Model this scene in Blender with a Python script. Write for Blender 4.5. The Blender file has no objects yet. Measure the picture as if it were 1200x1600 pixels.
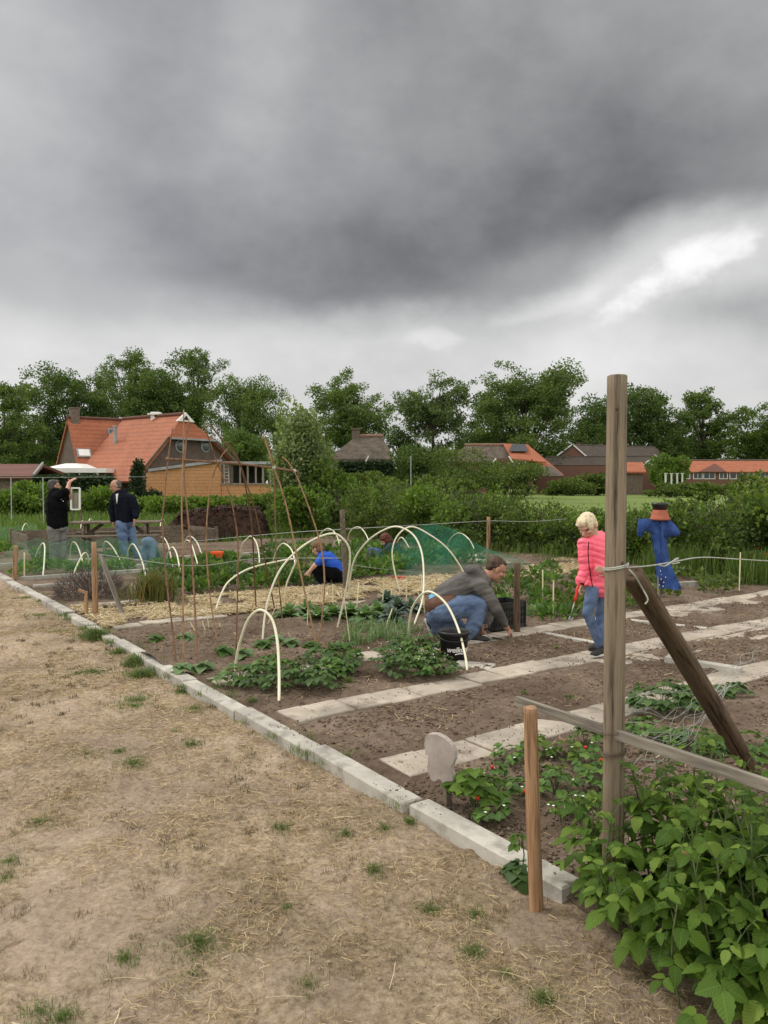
import bpy, bmesh, math, random
import numpy as np
from mathutils import Vector, Matrix
random.seed(7); RNG = np.random.default_rng(11)
PI = math.pi
scene = bpy.context.scene
COL = scene.collection

# ------------------------------------------------------------------ camera
FOC, CAMH = 1202.0, 1.62                       # focal length in photo pixels (photo 1200x1600), eye height
TH = math.atan(45 / FOC)                       # the horizon lies 45 px above the photo's middle
cam = bpy.data.cameras.new('camera'); camo = bpy.data.objects.new('camera', cam); COL.objects.link(camo)
cam.sensor_fit = 'VERTICAL'; cam.sensor_height = 32.0; cam.lens = 32.0 * FOC / 1600
cam.clip_start = 0.05; cam.clip_end = 3000
camo.location = (0, 0, CAMH); camo.rotation_euler = (PI / 2 - TH, 0, 0)
scene.camera = camo

def ray(px, py):
    xc = (px - 600) / FOC; yc = (800 - py) / FOC
    return Vector((xc, math.cos(TH) + yc * math.sin(TH), -math.sin(TH) + yc * math.cos(TH)))
def G(px, py, z=0.0):                          # where a photo pixel meets the height z
    d = ray(px, py); t = (z - CAMH) / d.z
    return Vector((d.x * t, d.y * t, z))
def P(px, py, D):                              # the point on a pixel's ray at the distance D into the scene
    d = ray(px, py); t = D / d.y
    return Vector((d.x * t, D, CAMH + d.z * t))
# the garden's own axes: v along the kerb, u along the tile paths
O0 = Vector((0.7427, 3.0199, 0)); VV = Vector((-0.5807, 0.81412, 0)); UU = Vector((0.81412, 0.5807, 0))
def W(u, v, z=0.0): return O0 + UU * u + VV * v + Vector((0, 0, z))
def UV(p): d = Vector((p[0], p[1], 0)) - O0; return d.dot(UU), d.dot(VV)
UANG = math.atan2(UU.y, UU.x)

# ------------------------------------------------------------------ noise in numpy
_T = np.random.default_rng(3).random((64, 256, 256))
def vnoise(x, y, s=0):
    x = np.asarray(x, float); y = np.asarray(y, float)
    xi = np.floor(x).astype(int); yi = np.floor(y).astype(int); fx = x - xi; fy = y - yi
    fx = fx * fx * (3 - 2 * fx); fy = fy * fy * (3 - 2 * fy); T = _T[s % 64]
    g = lambda i, j: T[(xi + i) & 255, (yi + j) & 255]
    return (g(0, 0) * (1 - fx) + g(1, 0) * fx) * (1 - fy) + (g(0, 1) * (1 - fx) + g(1, 1) * fx) * fy
def fbm(x, y, o=4, s=0):
    r = 0; a = .5; t = 0
    for k in range(o):
        r = r + a * vnoise(x * 2 ** k + 17.3 * k, y * 2 ** k + 5.1 * k, s + k); t += a; a *= .5
    return r / t

# ------------------------------------------------------------------ materials
def lin(c):
    return tuple(((v / 255) / 12.92 if v / 255 <= .04045 else ((v / 255 + .055) / 1.055) ** 2.4) for v in c)
class NT:
    def __init__(s, nt): s.nt = nt
    def n(s, t, **kw):
        x = s.nt.nodes.new(t)
        for k, v in kw.items():
            if k in x.inputs.keys() if isinstance(k, str) else False: x.inputs[k].default_value = v
            else: setattr(x, k, v)
        return x
    def l(s, a, b): s.nt.links.new(a, b)
def newmat(name):
    m = bpy.data.materials.new(name); m.use_nodes = True
    nt = m.node_tree; nt.nodes.clear(); N = NT(nt)
    out = N.n('ShaderNodeOutputMaterial'); return m, N, out
def noise_node(N, vec, scale, detail=4, rough=.6, dist=0):
    n = N.n('ShaderNodeTexNoise'); n.inputs['Scale'].default_value = scale; n.inputs['Detail'].default_value = detail
    n.inputs['Roughness'].default_value = rough; n.inputs['Distortion'].default_value = dist
    if vec is not None: N.l(vec, n.inputs['Vector'])
    return n
def ramp(N, fac, stops):
    r = N.n('ShaderNodeValToRGB'); e = r.color_ramp.elements
    while len(e) < len(stops): e.new(.5)
    for el, (p, c) in zip(e, stops):
        el.position = p; el.color = (*c, 1) if len(c) == 3 else c
    N.l(fac, r.inputs['Fac']); return r
def mixc(N, fac, a, b, mode='MIX'):
    m = N.n('ShaderNodeMix', data_type='RGBA', blend_type=mode)
    for sock, v in ((m.inputs[0], fac), (m.inputs[6], a), (m.inputs[7], b)):
        if isinstance(v, (int, float)): sock.default_value = v
        elif isinstance(v, tuple): sock.default_value = (*v, 1) if len(v) == 3 else v
        else: N.l(v, sock)
    return m.outputs[2]
def mat(name, c1, c2, scale=8, rough=.85, bump=.3, bscale=None, stretch=(1, 1, 1), c3=None, spec=.3, big=None, coord='Object', lo=.35, hi=.65, bdist=.01, metal=0):
    """principled surface: two or three colours broken up by noise, with a noise bump"""
    m, N, out = newmat(name)
    tc = N.n('ShaderNodeTexCoord'); mp = N.n('ShaderNodeMapping'); mp.inputs['Scale'].default_value = stretch
    N.l(tc.outputs[coord], mp.inputs['Vector'])
    n1 = noise_node(N, mp.outputs[0], scale, 6, .62)
    stops = [(lo, c1), (hi, c2)] if c3 is None else [(lo, c1), ((lo + hi) / 2, c2), (hi, c3)]
    col = ramp(N, n1.outputs['Fac'], stops).outputs[0]
    if big:
        n2 = noise_node(N, mp.outputs[0], big[0], 3)
        r2 = ramp(N, n2.outputs['Fac'], [(.35, (1 - big[1],) * 3), (.65, (1 + big[1],) * 3)])
        col = mixc(N, 1.0, col, r2.outputs[0], 'MULTIPLY')
    b = N.n('ShaderNodeBsdfPrincipled'); N.l(col, b.inputs['Base Color'])
    b.inputs['Roughness'].default_value = rough; b.inputs['Specular IOR Level'].default_value = spec; b.inputs['Metallic'].default_value = metal
    if bump:
        n3 = noise_node(N, mp.outputs[0], bscale or scale * 3, 5, .7)
        bp = N.n('ShaderNodeBump'); bp.inputs['Strength'].default_value = bump; bp.inputs['Distance'].default_value = bdist
        N.l(n3.outputs['Fac'], bp.inputs['Height']); N.l(bp.outputs[0], b.inputs['Normal'])
    N.l(b.outputs[0], out.inputs[0]); return m
def leafmat(name, c1, c2, c3=None, trans=.35, rough=.5, veins=False, spec=.35):
    """leaves: each separate leaf takes its own shade; part of the light passes through"""
    m, N, out = newmat(name)
    g = N.n('ShaderNodeNewGeometry')
    stops = [(0, c1), (1, c2)] if c3 is None else [(0, c1), (.75, c2), (1, c3)]
    col = ramp(N, g.outputs['Random Per Island'], stops).outputs[0]
    b = N.n('ShaderNodeBsdfPrincipled'); b.inputs['Roughness'].default_value = rough; b.inputs['Specular IOR Level'].default_value = spec
    if veins:
        uv = N.n('ShaderNodeUVMap'); sep = N.n('ShaderNodeSeparateXYZ'); N.l(uv.outputs[0], sep.inputs[0])
        def M(op, a, b_=None):
            x = N.n('ShaderNodeMath', operation=op)
            for s_, v_ in zip(x.inputs, (a, b_)):
                if v_ is None: continue
                if isinstance(v_, (int, float)): s_.default_value = v_
                else: N.l(v_, s_)
            return x.outputs[0]
        ax = M('ABSOLUTE', M('SUBTRACT', sep.outputs[0], .5))
        sv = M('SINE', M('MULTIPLY', M('SUBTRACT', sep.outputs[1], M('MULTIPLY', ax, .55)), 50.0))
        side = M('POWER', M('MULTIPLY', M('ADD', sv, 1.0), .5), 4.0)
        mid = M('LESS_THAN', ax, .02)
        v = M('MAXIMUM', M('MULTIPLY', side, .5), mid)
        col = mixc(N, M('MULTIPLY', v, .35), col, tuple(min(1, x * 1.9) for x in c2))
        bp = N.n('ShaderNodeBump'); bp.inputs['Strength'].default_value = .7; bp.inputs['Distance'].default_value = .004; bp.invert = True
        N.l(v, bp.inputs['Height']); N.l(bp.outputs[0], b.inputs['Normal'])
    N.l(col, b.inputs['Base Color'])
    if trans:
        t = N.n('ShaderNodeBsdfTranslucent'); N.l(mixc(N, 1.0, col, (1.25, 1.35, .6), 'MULTIPLY'), t.inputs['Color'])
        mx = N.n('ShaderNodeMixShader'); mx.inputs[0].default_value = trans
        N.l(b.outputs[0], mx.inputs[1]); N.l(t.outputs[0], mx.inputs[2]); N.l(mx.outputs[0], out.inputs[0])
    else: N.l(b.outputs[0], out.inputs[0])
    return m

M = {}
# weathered timber: grain runs along the piece's own z
M['post_grey'] = mat('weathered_timber', (.062, .047, .034), (.27, .215, .155), 7, .85, .9, 16, (7, 7, .35), c3=(.16, .124, .088), big=(1.6, .3), bdist=.008, lo=.3, hi=.72)
M['post_brown'] = mat('dark_timber', (.035, .022, .014), (.15, .10, .065), 6, .85, .6, 14, (6, 6, .5), c3=(.085, .055, .036), big=(1.4, .3), bdist=.006)
M['post_orange'] = mat('tan_timber', (.085, .038, .018), (.40, .245, .14), 5, .75, .6, 12, (7, 7, .4), c3=(.25, .135, .07), big=(1.3, .2), bdist=.005)
M['board_grey'] = mat('silver_board', (.12, .105, .088), (.31, .28, .235), 6, .85, .4, 14, (6, 6, .5), big=(1.5, .2))
M['wood_dark'] = mat('old_brown_wood', (.07, .055, .04), (.20, .16, .12), 6, .9, .4, 14, (.6, 6, 6), big=(.8, .2))
M['cane'] = mat('rusty_cane', (.085, .045, .028), (.23, .125, .075), 9, .7, .3, 20, (2, 2, .8), c3=(.15, .08, .047))
M['cane_tan'] = mat('tan_cane', (.13, .07, .04), (.34, .205, .115), 9, .7, .3, 20, (2, 2, .8), c3=(.235, .135, .075))
M['hoop'] = mat('cream_plastic_tube', (.66, .63, .45), (.80, .78, .64), 3, .4, 0, spec=.5)
M['stick'] = mat('cream_stick', (.62, .56, .32), (.75, .7, .48), 6, .6, 0)
M['concrete'] = mat('grey_concrete', (.25, .235, .205), (.43, .41, .37), 5, .9, .5, 60, c3=(.355, .335, .30), big=(1.7, .24), bdist=.004)
M['paver'] = mat('beige_paver', (.14, .115, .09), (.38, .335, .28), 3.2, .9, .6, 50, c3=(.295, .255, .205), big=(2.2, .26), bdist=.004, lo=.28, hi=.7)
M['rope'] = mat('pale_rope', (.35, .36, .33), (.5, .5, .46), 30, .8, .3)
M['wire'] = mat('galvanised_wire', (.25, .27, .25), (.42, .44, .41), 12, .5, 0, spec=.5)
M['iron_wire'] = mat('rusty_wire', (.07, .05, .035), (.16, .12, .09), 12, .6, 0)
M['black_plastic'] = mat('black_plastic', (.012, .012, .013), (.022, .022, .024), 8, .38, .05, spec=.5)
M['white_print'] = mat('white_print', (.72, .72, .72), (.8, .8, .8), 5, .6, 0)
M['sign'] = mat('pinkish_grey_paint', (.34, .29, .27), (.47, .42, .39), 7, .9, .25, 40, big=(3, .12))
M['orange_plastic'] = mat('orange_plastic', (.75, .10, .025), (.85, .16, .04), 5, .45, 0)
M['red_plastic'] = mat('red_plastic', (.5, .02, .015), (.62, .03, .02), 5, .45, 0)
M['steel'] = mat('dull_steel', (.2, .2, .2), (.35, .35, .34), 10, .45, 0, metal=.6)
M['terracotta'] = mat('terracotta', (.30, .085, .05), (.40, .13, .08), 8, .8, .1)
M['white_paint'] = mat('white_paint', (.66, .66, .64), (.78, .78, .76), 3, .6, .05)
M['glass_dark'] = mat('dark_window_glass', (.025, .03, .035), (.06, .07, .08), 1.5, .12, 0, spec=.6)
M['bark'] = mat('bark', (.03, .025, .02), (.10, .085, .068), 5, .9, .5, 12, (2, 2, .5), bdist=.03)
M['stem'] = mat('green_stem', (.06, .09, .03), (.12, .15, .06), 9, .7, 0)
M['strawberry'] = mat('red_fruit', (.45, .02, .012), (.6, .05, .02), 20, .35, .2, 60)
M['petal'] = mat('white_petal', (.75, .75, .7), (.85, .85, .8), 9, .7, 0)
M['poppy'] = mat('poppy_petal', (.6, .02, .015), (.7, .04, .02), 9, .7, 0)

M['rasp'] = leafmat('raspberry_leaf', (.05, .105, .016), (.125, .215, .034), (.23, .33, .065), .36, .55, True, .22)
M['straw_leaf'] = leafmat('strawberry_leaf', (.05, .11, .022), (.105, .205, .04), (.18, .28, .06), .34, .5)
M['dark_leaf'] = leafmat('dark_bed_leaf', (.04, .085, .022), (.08, .15, .038), (.125, .205, .055), .32, .55)
M['cabbage'] = leafmat('cabbage_leaf', (.11, .19, .08), (.19, .29, .13), (.27, .36, .18), .28, .55)
M['blue_cabbage'] = leafmat('blue_green_leaf', (.075, .115, .095), (.13, .18, .15), None, .2, .5)
M['hedge'] = leafmat('hedge_leaf', (.04, .068, .016), (.105, .15, .032), (.19, .235, .06), .4, .6)
M['bush'] = leafmat('bright_bush_leaf', (.06, .115, .018), (.13, .21, .034), (.20, .28, .055), .4, .55)
M['clipped'] = leafmat('clipped_leaf', (.014, .03, .01), (.032, .06, .018), None, .2, .6)
M['willow'] = leafmat('silvery_leaf', (.13, .175, .07), (.225, .28, .125), (.32, .37, .20), .42, .6)
M['tree_dark'] = leafmat('tree_leaf_dark', (.04, .075, .018), (.09, .145, .036), (.15, .205, .055), .4, .6)
M['tree_mid'] = leafmat('tree_leaf_mid', (.055, .095, .024), (.12, .18, .045), (.19, .25, .075), .42, .6)
M['tree_grey'] = leafmat('tree_leaf_greygreen', (.065, .10, .036), (.125, .175, .065), (.19, .24, .10), .42, .6)
M['tree_light'] = leafmat('tree_leaf_light', (.05, .095, .018), (.105, .17, .032), (.15, .22, .05), .38, .55)
M['grass'] = leafmat('grass_blade', (.075, .115, .028), (.135, .195, .052), (.22, .24, .10), .35, .6)
M['tallgrass'] = leafmat('tall_grass_blade', (.055, .10, .018), (.11, .18, .034), (.20, .24, .08), .38, .55)
M['drygrass'] = leafmat('dry_grass_strand', (.20, .14, .075), (.42, .315, .18), (.62, .50, .32), .15, .85)
M['strawbit'] = leafmat('straw_strand', (.33, .25, .155), (.60, .49, .335), (.80, .71, .55), .2, .8)
M['drytwig'] = leafmat('dry_twig', (.07, .055, .05), (.15, .12, .11), (.2, .165, .14), 0, .9)
M['heapbit'] = leafmat('manure_straw', (.022, .012, .009), (.075, .042, .03), (.15, .095, .065), 0, .9)
M['clod'] = leafmat('soil_clod', (.095, .068, .05), (.165, .124, .092), (.25, .195, .15), 0, .95, spec=.1)
M['heap'] = mat('brown_manure', (.02, .012, .009), (.08, .045, .032), 5, .95, 1.0, 14, bdist=.05)

# soil of the beds: dark damp earth with paler dry crust
def soil_mat():
    m, N, out = newmat('garden_soil'); tc = N.n('ShaderNodeTexCoord')
    a = noise_node(N, tc.outputs['Object'], 1.3, 5, .6); b = noise_node(N, tc.outputs['Object'], 16, 6, .7); c = noise_node(N, tc.outputs['Object'], 90, 3, .7)
    base = ramp(N, a.outputs['Fac'], [(.34, (.095, .068, .05)), (.52, (.15, .112, .084)), (.70, (.215, .166, .128))]).outputs[0]
    fine = ramp(N, b.outputs['Fac'], [(.3, (.62, .6, .58)), (.5, (1, 1, 1)), (.7, (1.28, 1.27, 1.25))]).outputs[0]
    col = mixc(N, 1, base, fine, 'MULTIPLY')
    spk = ramp(N, c.outputs['Fac'], [(.70, (0, 0, 0)), (.76, (1, 1, 1))]).outputs[0]
    col = mixc(N, spk, col, (.27, .215, .16))
    p = N.n('ShaderNodeBsdfPrincipled'); p.inputs['Roughness'].default_value = .95; p.inputs['Specular IOR Level'].default_value = .12
    N.l(col, p.inputs['Base Color'])
    bp = N.n('ShaderNodeBump'); bp.inputs['Strength'].default_value = .8; bp.inputs['Distance'].default_value = .02; N.l(b.outputs['Fac'], bp.inputs['Height'])
    b2 = N.n('ShaderNodeBump'); b2.inputs['Strength'].default_value = .6; b2.inputs['Distance'].default_value = .006; N.l(c.outputs['Fac'], b2.inputs['Height']); N.l(bp.outputs[0], b2.inputs['Normal'])
    N.l(b2.outputs[0], p.inputs['Normal']); N.l(p.outputs[0], out.inputs[0]); return m
M['soil'] = soil_mat()
def sand_mat():
    m, N, out = newmat('trodden_sand'); tc = N.n('ShaderNodeTexCoord'); oc = tc.outputs['Object']
    a = noise_node(N, oc, .55, 4, .55, .4); b = noise_node(N, oc, 3.4, 7, .68, .5); c = noise_node(N, oc, 38, 6, .75); d = noise_node(N, oc, 150, 3, .7); e = noise_node(N, oc, 1.1, 5, .6)
    sand = ramp(N, c.outputs['Fac'], [(.25, (.21, .158, .118)), (.5, (.395, .312, .24)), (.75, (.53, .44, .355))]).outputs[0]
    dry = ramp(N, c.outputs['Fac'], [(.28, (.13, .098, .064)), (.5, (.35, .275, .188)), (.72, (.56, .465, .34))]).outputs[0]
    add = N.n('ShaderNodeMath', operation='ADD'); N.l(a.outputs['Fac'], add.inputs[0])
    ml = N.n('ShaderNodeMath', operation='MULTIPLY'); N.l(b.outputs['Fac'], ml.inputs[0]); ml.inputs[1].default_value = 1.1; N.l(ml.outputs[0], add.inputs[1])
    f = ramp(N, add.outputs[0], [(.0, (0, 0, 0)), (1, (1, 1, 1))])
    mr = N.n('ShaderNodeMapRange'); mr.interpolation_type = 'SMOOTHSTEP'; mr.inputs['From Min'].default_value = .93; mr.inputs['From Max'].default_value = 1.16; N.l(add.outputs[0], mr.inputs['Value'])
    col = mixc(N, mr.outputs[0], sand, dry)
    dk = ramp(N, e.outputs['Fac'], [(.33, (.68, .66, .64)), (.62, (1.14, 1.13, 1.12))]).outputs[0]
    col = mixc(N, 1, col, dk, 'MULTIPLY')
    h_ = noise_node(N, oc, 11, 5, .7, .6); mot = ramp(N, h_.outputs['Fac'], [(.30, (.55, .52, .48)), (.42, (.92, .91, .9)), (.7, (1.08, 1.08, 1.08))]).outputs[0]
    col = mixc(N, 1, col, mot, 'MULTIPLY')
    p = N.n('ShaderNodeBsdfPrincipled'); p.inputs['Roughness'].default_value = .95; p.inputs['Specular IOR Level'].default_value = .12; N.l(col, p.inputs['Base Color'])
    bp = N.n('ShaderNodeBump'); bp.inputs['Strength'].default_value = .9; bp.inputs['Distance'].default_value = .02; N.l(c.outputs['Fac'], bp.inputs['Height'])
    b2 = N.n('ShaderNodeBump'); b2.inputs['Strength'].default_value = .5; b2.inputs['Distance'].default_value = .004; N.l(d.outputs['Fac'], b2.inputs['Height']); N.l(bp.outputs[0], b2.inputs['Normal'])
    N.l(b2.outputs[0], p.inputs['Normal']); N.l(p.outputs[0], out.inputs[0]); return m
M['sand'] = sand_mat()
M['meadow'] = mat('meadow_grass', (.085, .13, .028), (.15, .205, .05), 1.2, .95, .6, 30, c3=(.12, .17, .04), big=(.09, .2), bdist=.05)
def tile_mat(name, c1, c2, c3, freq, axis=2):
    m, N, out = newmat(name); tc = N.n('ShaderNodeTexCoord')
    n1 = noise_node(N, tc.outputs['Object'], 1.1, 6, .7); n2 = noise_node(N, tc.outputs['Object'], 9, 4, .7)
    col = ramp(N, n1.outputs['Fac'], [(.3, c1), (.5, c2), (.7, c3)]).outputs[0]
    col = mixc(N, .5, col, ramp(N, n2.outputs['Fac'], [(.3, tuple(x * .6 for x in c1)), (.7, c3)]).outputs[0])
    wv = N.n('ShaderNodeTexWave'); wv.bands_direction = 'XYZ'[axis]; wv.wave_profile = 'SAW'; wv.inputs['Scale'].default_value = freq; wv.inputs['Distortion'].default_value = .3
    N.l(tc.outputs['Object'], wv.inputs['Vector'])
    row = ramp(N, wv.outputs['Fac'], [(0, (.62, .6, .6)), (.25, (1, 1, 1)), (1, (1.06, 1.06, 1.06))]).outputs[0]
    col = mixc(N, 1, col, row, 'MULTIPLY')
    p = N.n('ShaderNodeBsdfPrincipled'); p.inputs['Roughness'].default_value = .8; N.l(col, p.inputs['Base Color'])
    bp = N.n('ShaderNodeBump'); bp.inputs['Strength'].default_value = .6; bp.inputs['Distance'].default_value = .05; N.l(wv.outputs['Fac'], bp.inputs['Height']); N.l(bp.outputs[0], p.inputs['Normal'])
    N.l(p.outputs[0], out.inputs[0]); return m
M['tile_orange'] = tile_mat('orange_roof_tiles', (.23, .066, .03), (.34, .105, .05), (.43, .15, .075), 1.05)
M['tile_red'] = tile_mat('red_brown_roof_tiles', (.085, .03, .022), (.13, .045, .032), (.17, .065, .045), 1.05)
M['tile_grey'] = tile_mat('grey_brown_roof_tiles', (.075, .06, .052), (.115, .092, .08), (.15, .125, .11), 1.05)
M['cladding'] = tile_mat('new_larch_boards', (.42, .19, .08), (.55, .275, .125), (.62, .345, .17), 1.6)
M['thatch'] = mat('old_thatch', (.045, .036, .028), (.12, .098, .078), 3, .95, .8, 14, (2, 2, .6), c3=(.085, .068, .054), big=(.5, .3), bdist=.08)
M['thatch_ridge'] = mat('thatch_ridge', (.17, .10, .07), (.26, .16, .115), 3, .9, .3)
M['wall_brown'] = mat('brown_render', (.085, .062, .052), (.12, .09, .076), 3, .9, .2)
M['brick'] = mat('red_brick', (.115, .058, .044), (.19, .10, .075), 6, .9, .4, 20, (1, 1, 3))
M['brick_grey'] = mat('grey_brick', (.1, .075, .062), (.18, .14, .115), 6, .9, .3, 20)
M['zinc'] = mat('zinc_sheet', (.22, .23, .24), (.33, .34, .35), 2, .5, .05)
M['solar'] = mat('solar_panel', (.05, .055, .065), (.09, .095, .11), 3, .3, 0)
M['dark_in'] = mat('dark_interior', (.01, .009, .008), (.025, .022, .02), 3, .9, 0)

# ------------------------------------------------------------------ mesh helpers
class MB:
    def __init__(s): s.v = []; s.f = []
    def add(s, v, f):
        o = len(s.v); s.v += [tuple(x) for x in v]; s.f += [tuple(i + o for i in q) for q in f]
    def hexa(s, c):                                   # eight corners: bottom ring then top ring
        s.add(c, [(3, 2, 1, 0), (4, 5, 6, 7), (0, 1, 5, 4), (1, 2, 6, 5), (2, 3, 7, 6), (3, 0, 4, 7)])
    def box(s, c, size, ang=0, mtx=None, bev=0):
        x, y, z = (d / 2 for d in size); R = mtx if mtx is not None else Matrix.Rotation(ang, 3, 'Z'); c = Vector(c)
        if bev <= 0:
            s.hexa([c + R @ Vector(q) for q in ((-x, -y, -z), (x, -y, -z), (x, y, -z), (-x, y, -z), (-x, -y, z), (x, -y, z), (x, y, z), (-x, y, z))]); return
        b = bev; rings = []
        for zz, i in ((-z, b), (-z + b, 0), (z - b, 0), (z, b)):
            rings.append([c + R @ Vector(q) for q in ((-x + i, -y + i, zz), (x - i, -y + i, zz), (x - i, y - i, zz), (-x + i, y - i, zz))])
        f = [(3, 2, 1, 0), (12, 13, 14, 15)]
        for k in range(3):
            for j in range(4): a = k * 4 + j; b2 = k * 4 + (j + 1) % 4; f.append((a, b2, b2 + 4, a + 4))
        s.add([p for r in rings for p in r], f)
    def bar(s, a, b, w, h=None, roll=0):              # square bar between two points
        a = Vector(a); b = Vector(b); d = b - a
        q = d.to_track_quat('Z', 'Y').to_matrix() @ Matrix.Rotation(roll, 3, 'Z')
        s.box((a + b) / 2, (w, h or w, d.length), mtx=q)
    def tube(s, pts, rad, seg=8, cap=True):
        pts = [Vector(p) for p in pts]; n = len(pts)
        if not hasattr(rad, '__len__'): rad = [rad] * n
        t0 = (pts[1] - pts[0]).normalized(); ref = Vector((0, 0, 1)) if abs(t0.z) < .9 else Vector((1, 0, 0)); nx = t0.cross(ref).normalized()
        V = []; F = []
        for i in range(n):
            t = (pts[min(i + 1, n - 1)] - pts[max(i - 1, 0)]).normalized()
            nx = (nx - t * nx.dot(t)).normalized(); ny = t.cross(nx)
            for k in range(seg):
                a = 2 * PI * k / seg; V.append(pts[i] + (nx * math.cos(a) + ny * math.sin(a)) * rad[i])
        for i in range(n - 1):
            for k in range(seg):
                k2 = (k + 1) % seg; F.append((i * seg + k, i * seg + k2, (i + 1) * seg + k2, (i + 1) * seg + k))
        if cap: F.append(tuple(range(seg - 1, -1, -1))); F.append(tuple((n - 1) * seg + k for k in range(seg)))
        s.add(V, F)
    def lathe(s, prof, c=(0, 0, 0), seg=24, mtx=None):     # profile of (radius, z)
        c = Vector(c); V = []; F = []; n = len(prof); R = mtx or Matrix.Identity(3)
        for r, z in prof:
            for k in range(seg): a = 2 * PI * k / seg; V.append(c + R @ Vector((r * math.cos(a), r * math.sin(a), z)))
        for i in range(n - 1):
            for k in range(seg): k2 = (k + 1) % seg; F.append((i * seg + k, i * seg + k2, (i + 1) * seg + k2, (i + 1) * seg + k))
        s.add(V, F)
    def ell(s, c, r, R=None, seg=14, rings=9):
        c = Vector(c); R = R or Matrix.Identity(3); V = [c + R @ Vector((0, 0, -r[2]))]; F = []
        for i in range(1, rings):
            p = -PI / 2 + PI * i / rings
            for k in range(seg): a = 2 * PI * k / seg; V.append(c + R @ Vector((r[0] * math.cos(p) * math.cos(a), r[1] * math.cos(p) * math.sin(a), r[2] * math.sin(p))))
        V.append(c + R @ Vector((0, 0, r[2]))); top = len(V) - 1
        for k in range(seg):
            k2 = (k + 1) % seg; F.append((0, 1 + k2, 1 + k)); F.append((top, 1 + (rings - 2) * seg + k, 1 + (rings - 2) * seg + k2))
            for i in range(rings - 2): a = 1 + i * seg; F.append((a + k, a + k2, a + seg + k2, a + seg + k))
        s.add(V, F)
    def cap(s, a, b, ra, rb, seg=12):                 # round-ended tapered limb
        a = Vector(a); b = Vector(b); s.ell(a, (ra,) * 3, seg=seg, rings=8); s.ell(b, (rb,) * 3, seg=seg, rings=8)
        s.tube([a, a.lerp(b, .5), b], [ra, (ra + rb) / 2, rb], seg)
    def chain(s, pts, rad):
        for i in range(len(pts) - 1): s.cap(pts[i], pts[i + 1], rad[i], rad[i + 1])
    def prism(s, outline, depth_vec):                 # closed outline given as 3-D points, thickened along depth_vec
        n = len(outline); d = Vector(depth_vec); V = [Vector(p) for p in outline] + [Vector(p) + d for p in outline]
        s.add(V, [tuple(range(n - 1, -1, -1)), tuple(range(n, 2 * n))] + [(i, (i + 1) % n, (i + 1) % n + n, i + n) for i in range(n)])
    def build(s, name, m, parent=None, origin=None, smooth=False):
        me = bpy.data.meshes.new(name); o = org(parent, origin)
        me.from_pydata([tuple(Vector(p) - o) for p in s.v], [], s.f); me.update()
        if smooth: me.polygons.foreach_set('use_smooth', [True] * len(me.polygons))
        return link(name, me, m, parent, o)
def org(parent, origin):
    if origin is not None: return Vector(origin)
    return wloc(parent) if parent else Vector((0, 0, 0))
def wloc(o):
    p = Vector(o.location)
    while o.parent: o = o.parent; p = p + Vector(o.location)
    return p
def link(name, me, m, parent=None, o=Vector((0, 0, 0))):
    ob = bpy.data.objects.new(name, me); COL.objects.link(ob)
    if m is not None: me.materials.append(M[m] if isinstance(m, str) else m)
    if parent: ob.parent = parent; ob.location = Vector(o) - wloc(parent)
    else: ob.location = o
    return ob
def npmesh(name, V, F, m, parent=None, origin=None, uv=None, smooth=False):
    """a mesh straight from arrays; F is (n, k)"""
    o = org(parent, origin); V = np.asarray(V, np.float32) - np.array(o, np.float32); F = np.asarray(F, np.int32)
    me = bpy.data.meshes.new(name); n, k = F.shape
    me.vertices.add(len(V)); me.vertices.foreach_set('co', V.ravel())
    me.loops.add(n * k); me.loops.foreach_set('vertex_index', F.ravel())
    me.polygons.add(n); me.polygons.foreach_set('loop_start', np.arange(0, n * k, k, dtype=np.int32))
    try: me.polygons.foreach_set('loop_total', np.full(n, k, np.int32))
    except Exception: pass
    if uv is not None:
        l = me.uv_layers.new(name='UVMap'); l.data.foreach_set('uv', np.asarray(uv, np.float32)[F.ravel()].ravel())
    me.update(calc_edges=True); me.validate()
    if smooth: me.polygons.foreach_set('use_smooth', np.ones(n, bool))
    return link(name, me, m, parent, o)
def tag(o, label=None, cat=None, group=None, kind=None):
    for k, v in (('label', label), ('category', cat), ('group', group), ('kind', kind)):
        if v: o[k] = v
    return o
def empty(name, loc, label=None, cat=None, group=None, rz=0):
    o = bpy.data.objects.new(name, None); COL.objects.link(o); o.location = loc; o.rotation_euler = (0, 0, rz); o.empty_display_size = .1
    return tag(o, label, cat, group)
def copy_tree(o, parent=None):
    c = o.copy(); COL.objects.link(c)
    if parent: c.parent = parent
    for ch in list(o.children): copy_tree(ch, c)
    return c
def crom(pts, n=8):
    pts = [Vector(p) for p in pts]; q = [pts[0] * 2 - pts[1]] + pts + [pts[-1] * 2 - pts[-2]]; out = []
    for i in range(1, len(q) - 2):
        for k in range(n):
            t = k / n; a, b, c, d = q[i - 1], q[i], q[i + 1], q[i + 2]
            out.append(.5 * ((2 * b) + (c - a) * t + (2 * a - 5 * b + 4 * c - d) * t * t + (3 * b - a - 3 * c + d) * t ** 3))
    out.append(pts[-1]); return out
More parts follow.
